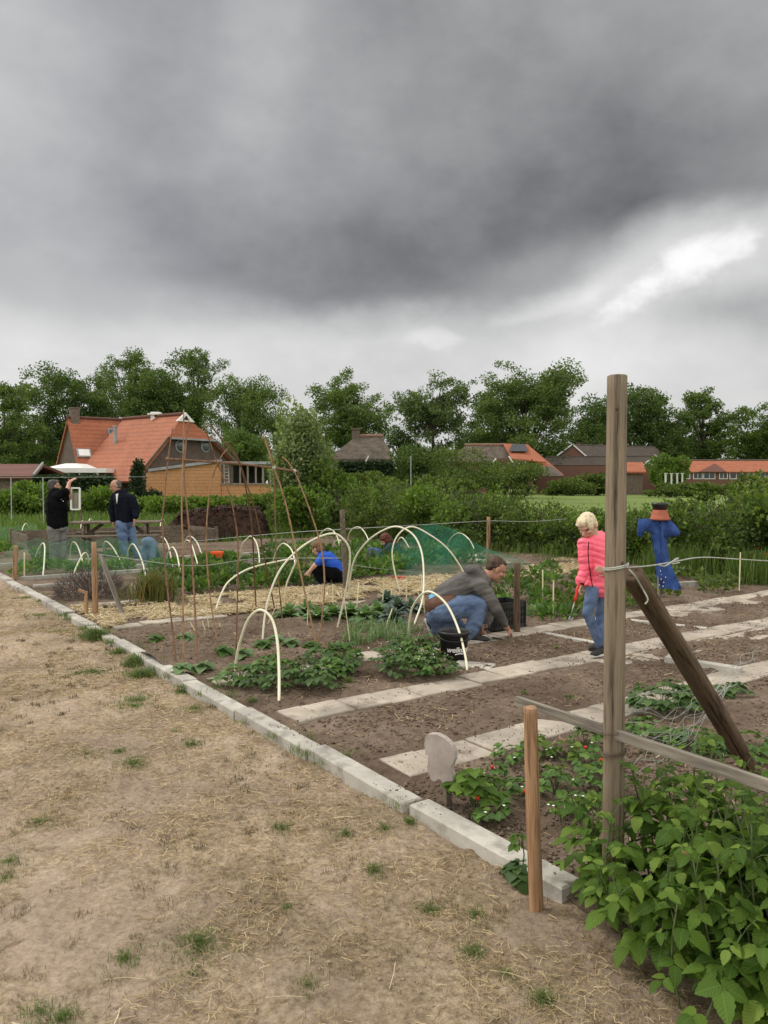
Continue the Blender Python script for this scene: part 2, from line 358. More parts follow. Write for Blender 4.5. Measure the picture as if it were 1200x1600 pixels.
def rod(name, p0, p1, r0, r1, m, parent=None, seg=16, lump=.05, seed=0, cracks=(), n=12):
    """round timber between two points, modelled along its own z so that the grain follows it"""
    p0 = Vector(p0); p1 = Vector(p1); L = (p1 - p0).length; b = MB(); rr = random.Random(seed)
    ph = [rr.uniform(0, 6) for _ in range(6)]; V = []; F = []
    for i in range(n + 1):
        t = i / n; r = r0 + (r1 - r0) * t; cx = .12 * r * math.sin(3 * t + ph[0]); cy = .12 * r * math.sin(2.3 * t + ph[1])
        for k in range(seg):
            a = 2 * PI * k / seg; q = r * (1 + lump * math.sin(2 * a + ph[2] + t) + lump * .7 * math.sin(3 * a + ph[3] + 2 * t) + lump * .5 * math.sin(7 * t + ph[4]))
            for ca, t0, t1, dep in cracks:             # drying cracks: narrow grooves that wander up the timber
                w_ = math.sin(PI * min(1, max(0, (t - t0) / (t1 - t0)))) if t0 < t < t1 else 0
                da = abs((a - ca - .10 * math.sin(t * 9 + ca) + PI) % (2 * PI) - PI); q -= r * dep * w_ ** .5 * max(0, 1 - da / .12) if w_ > 0 else 0
            V.append((cx + q * math.cos(a), cy + q * math.sin(a), t * L))
    for i in range(n):
        for k in range(seg): k2 = (k + 1) % seg; F.append((i * seg + k, i * seg + k2, (i + 1) * seg + k2, (i + 1) * seg + k))
    top = len(V)                                       # bevelled ends
    for end, zz in ((0, -.001), (n, L + r1 * .12)):
        s0 = len(V); base = V[end * seg:(end + 1) * seg]
        for x, y, z in base: V.append((x * .82, y * .82, zz))
        for k in range(seg):
            k2 = (k + 1) % seg; q = (end * seg + k, end * seg + k2, s0 + k2, s0 + k); F.append(q if end else q[::-1])
        F.append(tuple(range(s0, s0 + seg)) if end else tuple(range(s0 + seg - 1, s0 - 1, -1)))
    me = bpy.data.meshes.new(name); me.from_pydata(V, [], F); me.update(); me.polygons.foreach_set('use_smooth', [True] * (n * seg) + [False] * (len(F) - n * seg))
    ob = bpy.data.objects.new(name, me); COL.objects.link(ob); me.materials.append(M[m])
    q = (p1 - p0).to_track_quat('Z', 'Y').to_matrix().to_4x4()
    loc = p0
    if parent: ob.parent = parent; loc = p0 - wloc(parent)
    ob.matrix_local = Matrix.Translation(loc) @ q
    return ob
def plank(name, p0, p1, w, h, m, parent=None, roll=0):
    """sawn board between two points, grain along its own z"""
    p0 = Vector(p0); p1 = Vector(p1); L = (p1 - p0).length; b = MB(); b.box((0, 0, L / 2), (w, h, L), bev=.004)
    me = bpy.data.meshes.new(name); me.from_pydata(b.v, [], b.f); me.update(); ob = bpy.data.objects.new(name, me); COL.objects.link(ob); me.materials.append(M[m])
    q = ((p1 - p0).to_track_quat('Z', 'Y').to_matrix() @ Matrix.Rotation(roll, 3, 'Z')).to_4x4(); loc = p0
    if parent: ob.parent = parent; loc = p0 - wloc(parent)
    ob.matrix_local = Matrix.Translation(loc) @ q
    return ob

# ------------------------------------------------------------------ leaves in numpy
def unit(a): return a / np.maximum(np.linalg.norm(a, axis=-1, keepdims=True), 1e-9)
def rdir(n): return unit(RNG.normal(size=(n, 3)))
def cards(pos, d, L, Wd, up=None, fold=.18):
    """folded diamond leaves: (V, F)"""
    n = len(pos); d = unit(d); L = np.broadcast_to(np.asarray(L, float), (n,))[:, None]; Wd = np.broadcast_to(np.asarray(Wd, float), (n,))[:, None]
    if up is None: up = rdir(n)
    s = unit(np.cross(d, up)); nn = np.cross(s, d)
    V = np.stack([pos, pos + d * L * .45 + s * Wd * .5 + nn * Wd * fold, pos + d * L, pos + d * L * .45 - s * Wd * .5 + nn * Wd * fold], 1).reshape(-1, 3)
    b = np.arange(n)[:, None] * 4
    F = np.concatenate([b + np.array([[0, 1, 2]]), b + np.array([[0, 2, 3]])], 1).reshape(-1, 3)
    return V, F
def rich(pos, d, up, L, Wd, rows=6, curl=.35, fold=.22, serr=.10, uvs=True):
    """a curved leaf blade with a midrib, toothed edge and UVs: (V, F, uv)"""
    n = len(pos); d = unit(d); L = np.broadcast_to(np.asarray(L, float), (n,)); Wd = np.broadcast_to(np.asarray(Wd, float), (n,))
    s = unit(np.cross(d, up)); nn = np.cross(s, d); curl = np.asarray(curl) * np.ones(n)
    V = []; U = []
    ts = np.linspace(0, 1, rows + 1)
    for i, t in enumerate(ts):
        wprof = (math.sin(PI * t ** .72) ** .8 if 0 < t < 1 else 0) * (1 + (serr if i % 2 else -serr))
        ang = curl * t * 1.5
        c = pos + d * (L * t * np.cos(ang * .6))[:, None] - nn * (L * t * np.sin(ang) * .6)[:, None]
        for sg in (-1, 0, 1):
            off = s * (sg * Wd * .5 * wprof)[:, None] + nn * (abs(sg) * Wd * .5 * wprof * fold)[:, None]
            V.append(c + off); U.append(np.broadcast_to([.5 + .5 * sg * wprof, t], (n, 2)))
    V = np.stack(V, 1); U = np.stack(U, 1); k = V.shape[1]; f = []
    for i in range(rows):
        for j in range(2): a = i * 3 + j; f.append((a, a + 1, a + 4, a + 3))
    F = (np.arange(n)[:, None, None] * k + np.array(f)[None]).reshape(-1, 4)
    return V.reshape(-1, 3), F, U.reshape(-1, 2)
def cat(parts):
    V = []; F = []; U = []; o = 0
    for p in parts:
        V.append(p[0]); F.append(p[1] + o); o += len(p[0])
        if len(p) > 2: U.append(p[2])
    return np.concatenate(V), np.concatenate(F), (np.concatenate(U) if U else None)
def blades(pos, h, w, lean=.4, seg=2):
    """grass blades: bent ribbons"""
    n = len(pos); a = RNG.uniform(0, 2 * PI, n); d = np.stack([np.cos(a), np.sin(a), np.zeros(n)], 1); s = np.stack([-np.sin(a), np.cos(a), np.zeros(n)], 1)
    h = np.broadcast_to(np.asarray(h, float), (n,)); l = RNG.uniform(.1, 1, n) * lean; z = np.array([0, 0, 1.0])
    w = np.broadcast_to(np.asarray(w, float), (n,))[:, None] * .5
    p0 = pos; p1 = pos + d * (h * l * .35)[:, None] + z * (h * .6)[:, None]; p2 = pos + d * (h * l)[:, None] + z * (h * (1 - .35 * l))[:, None]
    V = np.stack([p0 - s * w, p0 + s * w, p1 + s * w * .8, p1 - s * w * .8, p2 + s * w * .15, p2 - s * w * .15], 1).reshape(-1, 3)
    b = np.arange(n)[:, None] * 6
    return V, np.concatenate([b + np.array([[0, 1, 2, 3]]), b + np.array([[3, 2, 4, 5]])], 1).reshape(-1, 4)
def strands(pos, L, w, tilt=.15, curve=.3):
    """straws lying about: thin ribbons with a bend"""
    n = len(pos); a = RNG.uniform(0, 2 * PI, n); t = RNG.normal(0, tilt, n)
    d = unit(np.stack([np.cos(a), np.sin(a), t], 1)); s = np.stack([-np.sin(a), np.cos(a), RNG.normal(0, .5, n)], 1); s = unit(s)
    L = np.broadcast_to(np.asarray(L, float), (n,))[:, None]; w = np.broadcast_to(np.asarray(w, float), (n,))[:, None] * .5
    c = RNG.normal(0, curve, n)[:, None] * L * s * np.array([1, 1, 0])
    p0 = pos - d * L * .5; p2 = pos + d * L * .5; p1 = pos + c * .5 + np.array([0, 0, 1]) * L * .04
    V = np.stack([p0 - s * w, p0 + s * w, p1 + s * w, p1 - s * w, p2 + s * w, p2 - s * w], 1).reshape(-1, 3)
    b = np.arange(n)[:, None] * 6
    return V, np.concatenate([b + np.array([[0, 1, 2, 3]]), b + np.array([[3, 2, 4, 5]])], 1).reshape(-1, 4)
def clods(pos, r):
    """small lumps: squashed, jittered octahedra"""
    n = len(pos); base = np.array([[1, 0, 0], [0, 1, 0], [-1, 0, 0], [0, -1, 0], [0, 0, .8], [0, 0, -.8]], float)
    V = base[None] * (1 + RNG.uniform(-.4, .4, (n, 6, 1))) * np.asarray(r)[:, None, None] * RNG.uniform(.7, 1.3, (n, 1, 3))
    a = RNG.uniform(0, 2 * PI, n); c, s = np.cos(a), np.sin(a); x = V[..., 0] * c[:, None] - V[..., 1] * s[:, None]; y = V[..., 0] * s[:, None] + V[..., 1] * c[:, None]
    V[..., 0] = x; V[..., 1] = y; V = V + pos[:, None]
    f = np.array([(0, 1, 4), (1, 2, 4), (2, 3, 4), (3, 0, 4), (1, 0, 5), (2, 1, 5), (3, 2, 5), (0, 3, 5)])
    return V.reshape(-1, 3), (np.arange(n)[:, None, None] * 6 + f[None]).reshape(-1, 3)
SUN_E = 1.5; FILL_SKY = 1.3  # sun strength; brightness of the unseen sky, raised as fill light
# ------------------------------------------------------------------ sky and light
scene.view_settings.view_transform = 'Standard'; scene.view_settings.look = 'None'; scene.view_settings.exposure = .16; scene.view_settings.gamma = 1
SUN_EL, SUN_AZ = math.radians(48), math.radians(-62)          # azimuth from +Y, clockwise positive
world = bpy.data.worlds.new('World'); scene.world = world; world.use_nodes = True
wn = world.node_tree; wn.nodes.clear(); N = NT(wn)
class E:
    """tiny arithmetic on node sockets"""
    def __init__(s, k): s.k = k
    @staticmethod
    def op(o, a, b=None, c=None):
        x = N.n('ShaderNodeMath', operation=o)
        for sk, v in zip(x.inputs, (a, b, c)):
            if v is None: continue
            if isinstance(v, E): N.l(v.k, sk)
            else: sk.default_value = v
        return E(x.outputs[0])
    def __add__(a, b): return E.op('ADD', a, b)
    __radd__ = __add__
    def __sub__(a, b): return E.op('SUBTRACT', a, b)
    def __rsub__(a, b): return E.op('SUBTRACT', b, a)
    def __mul__(a, b): return E.op('MULTIPLY', a, b)
    __rmul__ = __mul__
def sstep(x, a, b):
    r = N.n('ShaderNodeMapRange'); r.interpolation_type = 'SMOOTHSTEP'; N.l(x.k, r.inputs['Value'])
    for nm, v in (('From Min', a), ('From Max', b)):
        if isinstance(v, E): N.l(v.k, r.inputs[nm])
        else: r.inputs[nm].default_value = v
    return E(r.outputs[0])
tc = N.n('ShaderNodeTexCoord'); sp = N.n('ShaderNodeSeparateXYZ'); N.l(tc.outputs['Generated'], sp.inputs[0])
X, Y, Z = (E(sp.outputs[i]) for i in range(3))
AZ = E.op('ARCTAN2', X, Y) * 57.2958; EL = E.op('ARCSINE', Z) * 57.2958
def cvec(x, y, z=0.0):
    c = N.n('ShaderNodeCombineXYZ')
    for sk, v in zip(c.inputs, (x, y, z)):
        if isinstance(v, E): N.l(v.k, sk)
        else: sk.default_value = v
    return c.outputs[0]
def nz(vec, scale, detail=5, rough=.55, dist=0.0): return E(noise_node(N, vec, scale, detail, rough, dist).outputs['Fac'])
v1 = cvec(AZ * .055, EL * .075, 3.1)
w1 = nz(v1, 1.0, 5, .55) - .5; w2 = nz(cvec(AZ * .06, EL * .08, 9.7), 1.0, 5, .55) - .5
mid = nz(cvec(AZ * .10, EL * .13, 21.5), 1.0, 4, .5, 0.0) - .5
fine = nz(cvec(AZ * .07, EL * .11, 5.5), 1.9, 9, .56, 0.0) - .5
rag = nz(cvec(AZ * .16, EL * .24, 33.0), 1.4, 9, .6, 0.0) - .5
az = AZ + w1 * 9.0; el = EL + w2 * 5.0
def g(a, e, sa, se, rot=0.0):
    dx = az - a; dy = el - e
    if rot: c, s = math.cos(math.radians(rot)), math.sin(math.radians(rot)); dx, dy = dx * c + dy * s, dy * c - dx * s
    dx = dx * (1 / sa); dy = dy * (1 / se)
    return E.op('EXPONENT', (dx * dx + dy * dy) * -1.0)
edge = 12.0 + 5.0 * sstep(AZ, 7.0, 23.0) - 1.0 * sstep(AZ, -6.0, -26.0)
soft = w1 * 3.0 + fine * 4.2 + rag * 2.2
deck = sstep(el + soft, edge - 1.8, edge + 2.4 + 1.6 * sstep(AZ, 0.0, -20.0))
gap = E.op('MAXIMUM', sstep(g(21.2, 14.4, 5.4, 2.6, 26) + fine * 1.7 + rag * .8, .34, .85), .55 * sstep(g(12, 12.2, 6.5, 1.3, 10) + fine * 1.7 + rag * .8, .25, .95)); gap2 = sstep(g(3.6, 10.6, 3.2, 1.3) + fine * 1.6, .45, .9)
bright = .62 + .24 * gap + .11 * gap2 + .12 * g(19, 13.2, 8, 3.2, 22) + .06 * g(-26, 8, 9, 5) - .20 * g(24.5, 11.2, 4.5, 1.7) - .12 * g(12, 11.5, 7, 1.6) - .07 * g(-14, 11.8, 12, 1.6) + fine * .22 + mid * .18 + rag * .12 + .06 * g(15, 7.5, 5, 2.5)
dark = .30 + .19 * g(-27, 25, 8, 11) + .17 * g(-9, 28, 4.5, 8, -12) + .08 * g(-20, 16, 5, 3) + .07 * g(-24, 13.5, 9, 3.5)  - .105 * g(2, 15.5, 17, 3.6, 8) - .10 * g(12, 21, 17, 5.5, 12) + .10 * g(13, 15.6, 8, 1.7, 10) + .05 * g(24, 27, 8, 6) - .04 * g(-17, 17, 5, 6) + fine * .13 + w2 * .14 + w1 * .08 + mid * .20 + rag * .09
lum = bright * (1.0 - deck) + dark * deck
# sky out of view overhead, beside and behind, brightened to light the ground
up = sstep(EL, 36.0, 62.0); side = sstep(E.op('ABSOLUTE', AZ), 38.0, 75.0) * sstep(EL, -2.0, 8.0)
fill_mask = E.op('MAXIMUM', up, side)
lum = lum * (1.0 - fill_mask) + fill_mask * (FILL_SKY + fine * .5)
lum = E.op('MAXIMUM', lum, .03)
t = sstep(lum, .15, .62); warm = sstep(AZ, -24.0, 6.0)
tint_a = mixc(N, warm.k, (.985, .99, 1.055), (.995, 1.0, 1.012)); tint = mixc(N, t.k, tint_a, (1.0, 1.0, .985))
cc = N.n('ShaderNodeCombineColor')
for i in range(3): N.l(lum.k, cc.inputs[i])
cloud = mixc(N, 1.0, cc.outputs[0], mixc(N, fill_mask.k, tint, (1.04, 1.0, .92)), 'MULTIPLY')
sky = N.n('ShaderNodeTexSky'); sky.sky_type = 'NISHITA'; sky.sun_disc = False; sky.sun_elevation = SUN_EL; sky.sun_rotation = SUN_AZ; sky.air_density = 1; sky.dust_density = 2
skys = mixc(N, 1.0, sky.outputs[0], (.08, .08, .08), 'MULTIPLY')
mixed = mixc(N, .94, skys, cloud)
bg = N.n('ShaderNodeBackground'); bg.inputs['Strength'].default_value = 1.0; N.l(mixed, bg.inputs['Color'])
wo = N.n('ShaderNodeOutputWorld'); N.l(bg.outputs[0], wo.inputs[0])
sl = bpy.data.lights.new('sun', 'SUN'); sl.energy = SUN_E; sl.angle = math.radians(14); sl.color = (1, .95, .87)
so = bpy.data.objects.new('sun', sl); COL.objects.link(so)
sd = Vector((math.sin(SUN_AZ) * math.cos(SUN_EL), math.cos(SUN_AZ) * math.cos(SUN_EL), math.sin(SUN_EL)))
so.rotation_euler = sd.to_track_quat('Z', 'Y').to_euler(); so.location = (0, 0, 30)

# ------------------------------------------------------------------ ground
def grid_sheet(name, m, u0, u1, v0, v1, step, hf, kind='structure'):
    us = np.arange(u0, u1 + step / 2, step); vs = np.arange(v0, v1 + step / 2, step); A, B = np.meshgrid(us, vs)
    H = hf(A, B); X = O0.x + UU.x * A + VV.x * B; Y = O0.y + UU.y * A + VV.y * B
    V = np.stack([X, Y, H], -1).reshape(-1, 3); nu = len(us); nv = len(vs)
    i = np.arange(nv - 1)[:, None] * nu + np.arange(nu - 1)[None]; F = np.stack([i, i + 1, i + 1 + nu, i + nu], -1).reshape(-1, 4)
    o = npmesh(name, V, F, m, smooth=True); tag(o, kind=kind); return o
b = MB(); b.add([(-700, -60, -.13), (700, -60, -.13), (700, 900, -.13), (-700, 900, -.13)], [(0, 1, 2, 3)])
tag(b.build('ground', 'meadow'), kind='structure')

PATHS = [(1.31, 1.63, 0.08), (2.50, 2.82, 0.10), (3.72, 4.03, 0.06), (6.62, 6.82, .1), (8.25, 8.4, .1)]      # v from, v to, u start
def path_mask(A, B):
    r = np.zeros_like(A)
    for a, c, u0 in PATHS:
        d = np.maximum(a - B, B - c); r = np.maximum(r, np.clip(1 - d / .07, 0, 1) * (A > u0 - .05))
    return r
def soil_raw(A, B):
    h = (fbm(A * 2.2, B * 2.2, 3, 1) - .5) * .06 + (fbm(A * 9, B * 9, 4, 6) - .5) * .05 + (fbm(A * 26, B * 26, 2, 12) - .5) * .016
    # ridges thrown up where somebody dug
    h = h + .05 * np.clip(fbm(A * 1.1, B * 3.0, 3, 20) - .55, 0, 1) * 2
    h = h + .06 * np.exp(-((B - 5.75) / .22) ** 2) * np.exp(-((A - 1.8) / 1.3) ** 2)
    h = h - .02 * np.exp(-(A / .12) ** 2)
    return h
def path_h(A, B):
    h = -.055 + (fbm(A * .9, B * .9, 3, 30) - .5) * .07 + (fbm(A * 4.5, B * 4.5, 4, 33) - .5) * .045 + (fbm(A * 15, B * 15, 2, 38) - .5) * .030
    # old footprints in the loose sand
    fp = vnoise(A * 5.2 + 40, B * 5.2, 50); h = h - .02 * np.clip(fp - .72, 0, 1) * 3 * vnoise(A * .8, B * .8, 51)
    return h
def soil_h(A, B):
    h = soil_raw(A, B); m = path_mask(A, B)
    h = h * (1 - m) + m * np.minimum(h, -.006); t = np.clip((.03 - B) / .12, 0, 1); h = h * (1 - t) + (path_h(A, B) + .003 + .02 * np.clip(A, 0, 1)) * t
    return np.where((B > 6.8) & (B < 8.3), h * .4, h)
def sz(u, v): return float(soil_h(np.array([u]), np.array([v]))[0])
grid_sheet('garden_soil', 'soil', -.015, 11.0, -2.6, 11.2, .03, soil_h)
grid_sheet('garden_soil', 'soil', .03, 14.0, 11.2, 18.0, .08, lambda A, B: soil_h(A, B) - .004)
grid_sheet('trodden_path', 'sand', -6.0, 0.0, -4.4, 8, .03, path_h)
grid_sheet('trodden_path', 'sand', -9.0, 0.0, 8, 17, .10, lambda A, B: path_h(A, B) - .003)
def pz(u, v): return float(path_h(np.array([u]), np.array([v]))[0])

# concrete kerb, metre blocks that have shifted a little
b = MB(); v = .0; k = 0; rr = random.Random(5)
while v < 15.5:
    L = 1.0 if k not in (1,) else .98
    off = rr.uniform(-.012, .012) if k else .03; tilt = rr.uniform(-.012, .012); z = .008 + rr.uniform(-.012, .008)
    R = Matrix(((UU.x, VV.x, 0), (UU.y, VV.y, 0), (0, 0, 1))) @ Matrix.Rotation(rr.uniform(-.012, .012), 3, 'Z') @ Matrix.Rotation(tilt, 3, 'X')
    c = W(.01 + off - .02, v + L / 2, z - .12)
    b.box(c, (.125, L - .012, .24), mtx=R, bev=.008); v += L + .004; k += 1
    if k == 1: v += .015
tag(b.build('kerb', 'concrete'), kind='structure')

# beige concrete tiles, one row wide, laid across the beds
def paver_row(v0, v1, u0, u1, L=.30, seed=0, z=.005, skip=()):
    b = MB(); r = random.Random(seed); u = u0; k = 0
    while u < u1:
        l = L if k else L * .62
        if k not in skip:
            R = Matrix(((UU.x, VV.x, 0), (UU.y, VV.y, 0), (0, 0, 1))) @ Matrix.Rotation(r.uniform(-.035, .035), 3, 'Z') @ Matrix.Rotation(r.uniform(-.02, .02), 3, 'X') @ Matrix.Rotation(r.uniform(-.02, .02), 3, 'Y')
            b.box(W(u + l / 2, (v0 + v1) / 2 + r.uniform(-.015, .015), z - .03 + r.uniform(-.008, .008)), (l - .008, v1 - v0, .06), mtx=R, bev=.006)
        u += l + .004; k += 1
    return b
def path(*rows):
    b = MB()
    for r in rows: q = paver_row(*r[:4], **r[4]); b.add(q.v, q.f)
    tag(b.build('paver_path', 'paver'), kind='structure')
path((1.31, 1.62, .20, 7.5, dict(L=.40, seed=1)))
path((2.52, 2.82, .16, 9.5, dict(seed=2)), (2.20, 2.50, 3.25, 9.0, dict(seed=3, z=.002)))
path((3.73, 4.02, .12, 10.5, dict(seed=4, skip=(2, 6))), (3.44, 3.72, 5.9, 10.5, dict(seed=14, z=.002)))
path((6.60, 6.82, .15, 1.4, dict(L=.5, seed=6, z=.02)), (6.62, 6.80, 2.4, 5.5, dict(L=.5, seed=7, z=.0, skip=(1, 3, 4))))

def edging(name, label, p, q, w=.08, h=.12, up=.0, m='concrete'):
    p = Vector(p); q = Vector(q); b = MB(); d = q - p; R = Matrix.Rotation(math.atan2(d.y, d.x), 3, 'Z') @ Matrix.Rotation(-math.asin(d.z / d.length), 3, 'Y')
    b.box((p + q) / 2 + Vector((0, 0, up - h / 2 + .02)), (d.length, w, h), mtx=R, bev=.006)
    return tag(b.build(name, m, origin=(p + q) / 2), label, 'edging strip', 'concrete edging strips between the beds')
edging('edging_strip', 'pale concrete strip crossing the bed behind the shoes of the girl in pink', W(3.82, 3.66), W(3.86, 2.9))
edging('edging_strip', 'thick grey concrete strip passing under the leaning timber brace', W(3.74, 2.12, .01), W(3.9, 1.50), w=.09, up=.03)
edging('edging_strip', 'narrow concrete strip between the upper two tile paths, beyond the brace', W(5.22, 3.66), W(5.48, 2.80))
edging('edging_strip', 'short slab beside the black bucket at the end of the leafy bed', W(2.12, 3.16), W(2.30, 2.86), w=.2, h=.06)
edging('edging_strip', 'long edging strip in front of the netted tunnel of seedlings', W(.15, 12.0), W(2.4, 12.0), up=.03)
edging('edging_strip', 'edging strip ending at the grey dead shrub', W(.12, 10.85), W(1.35, 10.8), up=.02)
edging('edging_strip', 'long edging strip behind the bed of low greens', W(2.2, 10.9), W(4.4, 10.9), up=.04)
edging('edging_strip', 'short edging strip touching the foot of the far grey leaning brace', W(.42, 8.3), W(1.25, 8.3), up=.03)
edging('edging_strip', 'edging strip beneath the bent child in jeans', W(1.5, 12.9), W(3.4, 12.85), up=.03)
edging('edging_strip', 'pale strip of edging in front of the dark hedge behind the kneeling man', W(8.6, 9.0), W(8.3, 11.2), up=.02)
edging('edging_strip', 'edging strip beyond the scarecrow along the tall grass', W(7.6, 5.25), W(10.5, 4.6), up=.05)
for u0, v0, u1, v1, t in ((0.2, 14.6, 2.0, 14.6, 'edging strip below the raised timber planter'), (3.6, 14.0, 6.8, 13.9, 'far edging strip beyond the orange pot'), (4.4, 12.3, 6.0, 12.2, 'edging strip near the boy in the blue shirt')):
    edging('edging_strip', t, W(u0, v0), W(u1, v1), up=.03)

# ------------------------------------------------------------------ loose stuff on the ground
def uvpos(u, v, z): return np.stack([O0.x + UU.x * u + VV.x * v, O0.y + UU.y * u + VV.y * v, z], 1)
def near_w(u, v): # keep density per picture area roughly even
    x = O0.x + UU.x * u + VV.x * v; y = O0.y + UU.y * u + VV.y * v; return np.clip((3.0 / np.maximum(y, 1.5)) ** 1.3, 0, 1.3), x, y
n = 420000; u = RNG.uniform(-6, -.05, n); v = RNG.uniform(-4, 12, n); w, x, y = near_w(u, v)
den = np.clip((fbm(u * 1.0, v * 1.0, 3, 40) * .5 + fbm(u * 3.4, v * 3.4, 4, 44) * .7 - .53) * 4.2, 0, 1)
den = np.maximum(den, .9 * np.exp(-((u + .45) / .35) ** 2) * (fbm(u * 4, v * 2, 3, 47) > .47))
k = (RNG.random(n) < den * w) & (y > 1.2) & (np.abs(x) < y * .6 + .4); u, v = u[k], v[k]
pos = uvpos(u, v, path_h(u, v) + .003 + RNG.random(len(u)) * .010)
far = np.clip(np.hypot(pos[:, 0], pos[:, 1]) / 3.5, 1, 3)
a = strands(pos, RNG.uniform(.015, .06, len(u)) * far ** .5, RNG.uniform(.0013, .0027, len(u)) * far, .15, .14)
tag(npmesh('dry_grass', a[0], a[1], 'drygrass'), kind='stuff')
# stray stalks
n = 110; u = RNG.uniform(-2.6, -.1, n); v = RNG.uniform(-1.5, 4, n)
a = strands(uvpos(u, v, path_h(u, v) + .008), RNG.uniform(.05, .16, n), RNG.uniform(.0022, .004, n), .04, .05)
tag(npmesh('straw_stalks', a[0], a[1], 'strawbit'), kind='stuff')
# little lumps and crumbs
n = 60000; u = RNG.uniform(-4.5, -.04, n); v = RNG.uniform(-4, 6, n); w, x, y = near_w(u, v); k = (RNG.random(n) < w * .5 * (fbm(u * 2, v * 2, 3, 21) > .5)) & (y > 1.2) & (np.abs(x) < y * .6 + .4); u, v = u[k], v[k]
c1 = clods(uvpos(u, v, path_h(u, v) + .001), np.abs(RNG.normal(0, .0042, len(u))) + .0012)
tag(npmesh('sand_crumbs', *c1, 'drygrass' if False else mat('sand_crumb', (.2, .145, .105), (.38, .29, .21), 9, .95, 0)), kind='stuff')
n = 260000; u = RNG.uniform(.08, 9, n); v = RNG.uniform(-1.2, 8.2, n); w, x, y = near_w(u, v); d = fbm(u * 1.6, v * 1.6, 3, 25)
k = (RNG.random(n) < np.clip(w * 2.2, 0, 1) * np.clip((d - .3) * 2.2, .12, 1)) & (path_mask(u, v) < .6) & (np.abs(x) < y * .56 + .3); u, v = u[k], v[k]
r = np.abs(RNG.normal(0, .0055, len(u))) + .002; r[RNG.random(len(r)) < .012] *= 2.4; r = np.minimum(r, .016)
c1 = clods(uvpos(u, v, soil_h(u, v) + r * .25), r)
tag(npmesh('soil_clods', *c1, 'clod'), kind='stuff')
# earth kicked onto the tiles and the kerb
n = 30000; u = RNG.uniform(-.05, 8, n); v = RNG.uniform(.1, 4.2, n); pm = path_mask(u, v); onk = np.abs(u) < .05
k = ((pm > .95) & (fbm(u * 3, v * 6, 3, 29) > .52) & (RNG.random(n) < .8)) | (onk & (fbm(u * 3, v * 2, 3, 27) > .56) & (RNG.random(n) < .5)); u, v = u[k], v[k]
r = np.abs(RNG.normal(0, .0032, len(u))) + .001; tag(npmesh('soil_crumbs', *clods(uvpos(u, v, np.where(np.abs(u) < .06, .012, .006) + r * .3), r), 'clod'), kind='stuff')
n = 9000; u = RNG.uniform(.1, 7, n); v = RNG.uniform(-1, 6.6, n); k = (path_mask(u, v) < .9) & (fbm(u * 2.4, v * 2.4, 3, 28) > .46); u, v = u[k], v[k]
a = strands(uvpos(u, v, soil_h(u, v) + .012), RNG.uniform(.02, .09, len(u)), RNG.uniform(.002, .0045, len(u)), .2)
tag(npmesh('bed_litter', a[0], a[1], 'drygrass'), kind='stuff')
# straw mulch
n = 46000; u = np.where(RNG.random(n) < .8, RNG.uniform(.1, 5.8, n), RNG.uniform(5.6, 10.4, n)); v = RNG.uniform(6.75, 8.35, n) + np.where(u > 5.6, (u - 5.6) * .16, 0)
k = fbm(u * 2, v * 2, 3, 60) > np.where(u > 5.6, .46, .41); u, v = u[k], v[k]
a = strands(uvpos(u, v, np.zeros(len(u)) + .01 + RNG.random(len(u)) * .05 * fbm(u * 3, v * 3, 2, 61)), RNG.uniform(.06, .2, len(u)), RNG.uniform(.005, .011, len(u)), .22)
tag(npmesh('straw_mulch', a[0], a[1], 'strawbit'), kind='stuff')
# green tufts at the kerb and on the path (u, v, radius, blades, height)
P_, H_ = [], []
def tuft(px, py, r, n, h, z=-.05):
    n = int(n * 1.7); r *= 1.15; g = G(px, py, z); a = RNG.uniform(0, 2 * PI, n); q = np.abs(RNG.normal(0, r * .5, n)) * (.45 + .9 * vnoise(np.cos(a) * 1.7 + px, np.sin(a) * 1.7 + py, 4))
    x = g.x + np.cos(a) * q; y = g.y + np.sin(a) * q; uu = (x - O0.x) * UU.x + (y - O0.y) * UU.y; vv = (x - O0.x) * VV.x + (y - O0.y) * VV.y
    zz = np.where(uu < 0, path_h(uu, vv), soil_h(uu, vv)); P_.append(np.stack([x, y, zz], 1)); H_.append(RNG.uniform(.25, 1.0, n) * h * .62)
for px, py, r, n, h in ((150, 998, .17, 650, .22), (185, 1020, .10, 170, .12), (207, 1036, .13, 280, .15), (222, 1052, .17, 420, .15), (212, 1090, .22, 280, .06), (208, 1100, .2, 220, .05), (147, 1048, .18, 240, .05),
    (284, 1078, .12, 150, .06), (305, 1105, .2, 160, .045), (300, 1158, .14, 170, .05), (187, 1170, .10, 130, .04), (207, 1190, .13, 220, .05), (135, 1180, .16, 90, .04), (276, 1140, .06, 60, .04),
    (62, 1282, .12, 190, .04), (440, 1292, .09, 130, .045), (540, 1305, .08, 110, .05), (585, 1362, .06, 110, .07), (310, 1475, .16, 520, .045), (195, 1495, .08, 130, .05), (95, 1588, .10, 260, .05), (60, 1575, .1, 110, .05),
    (672, 1415, .07, 150, .05), (740, 1485, .07, 190, .05), (850, 1560, .09, 230, .05), (740, 1425, .10, 130, .06), (15, 1345, .14, 150, .05), (10, 1370, .09, 90, .04), (120, 1050, .2, 150, .05), (600, 1300, .06, 90, .05),
    (450, 1415, .08, 60, .04), (810, 1345, .06, 50, .05), (790, 1520, .06, 70, .05), (480, 1535, .08, 80, .04), (300, 1520, .14, 120, .03), (640, 1290, .05, 90, .06), (365, 1105, .06, 70, .06), (60, 960, .3, 160, .05), (90, 985, .3, 120, .05), (40, 935, .3, 160, .05), (330, 1072, .05, 60, .05)):
    tuft(px, py, r, n, h)
r5 = random.Random(12)
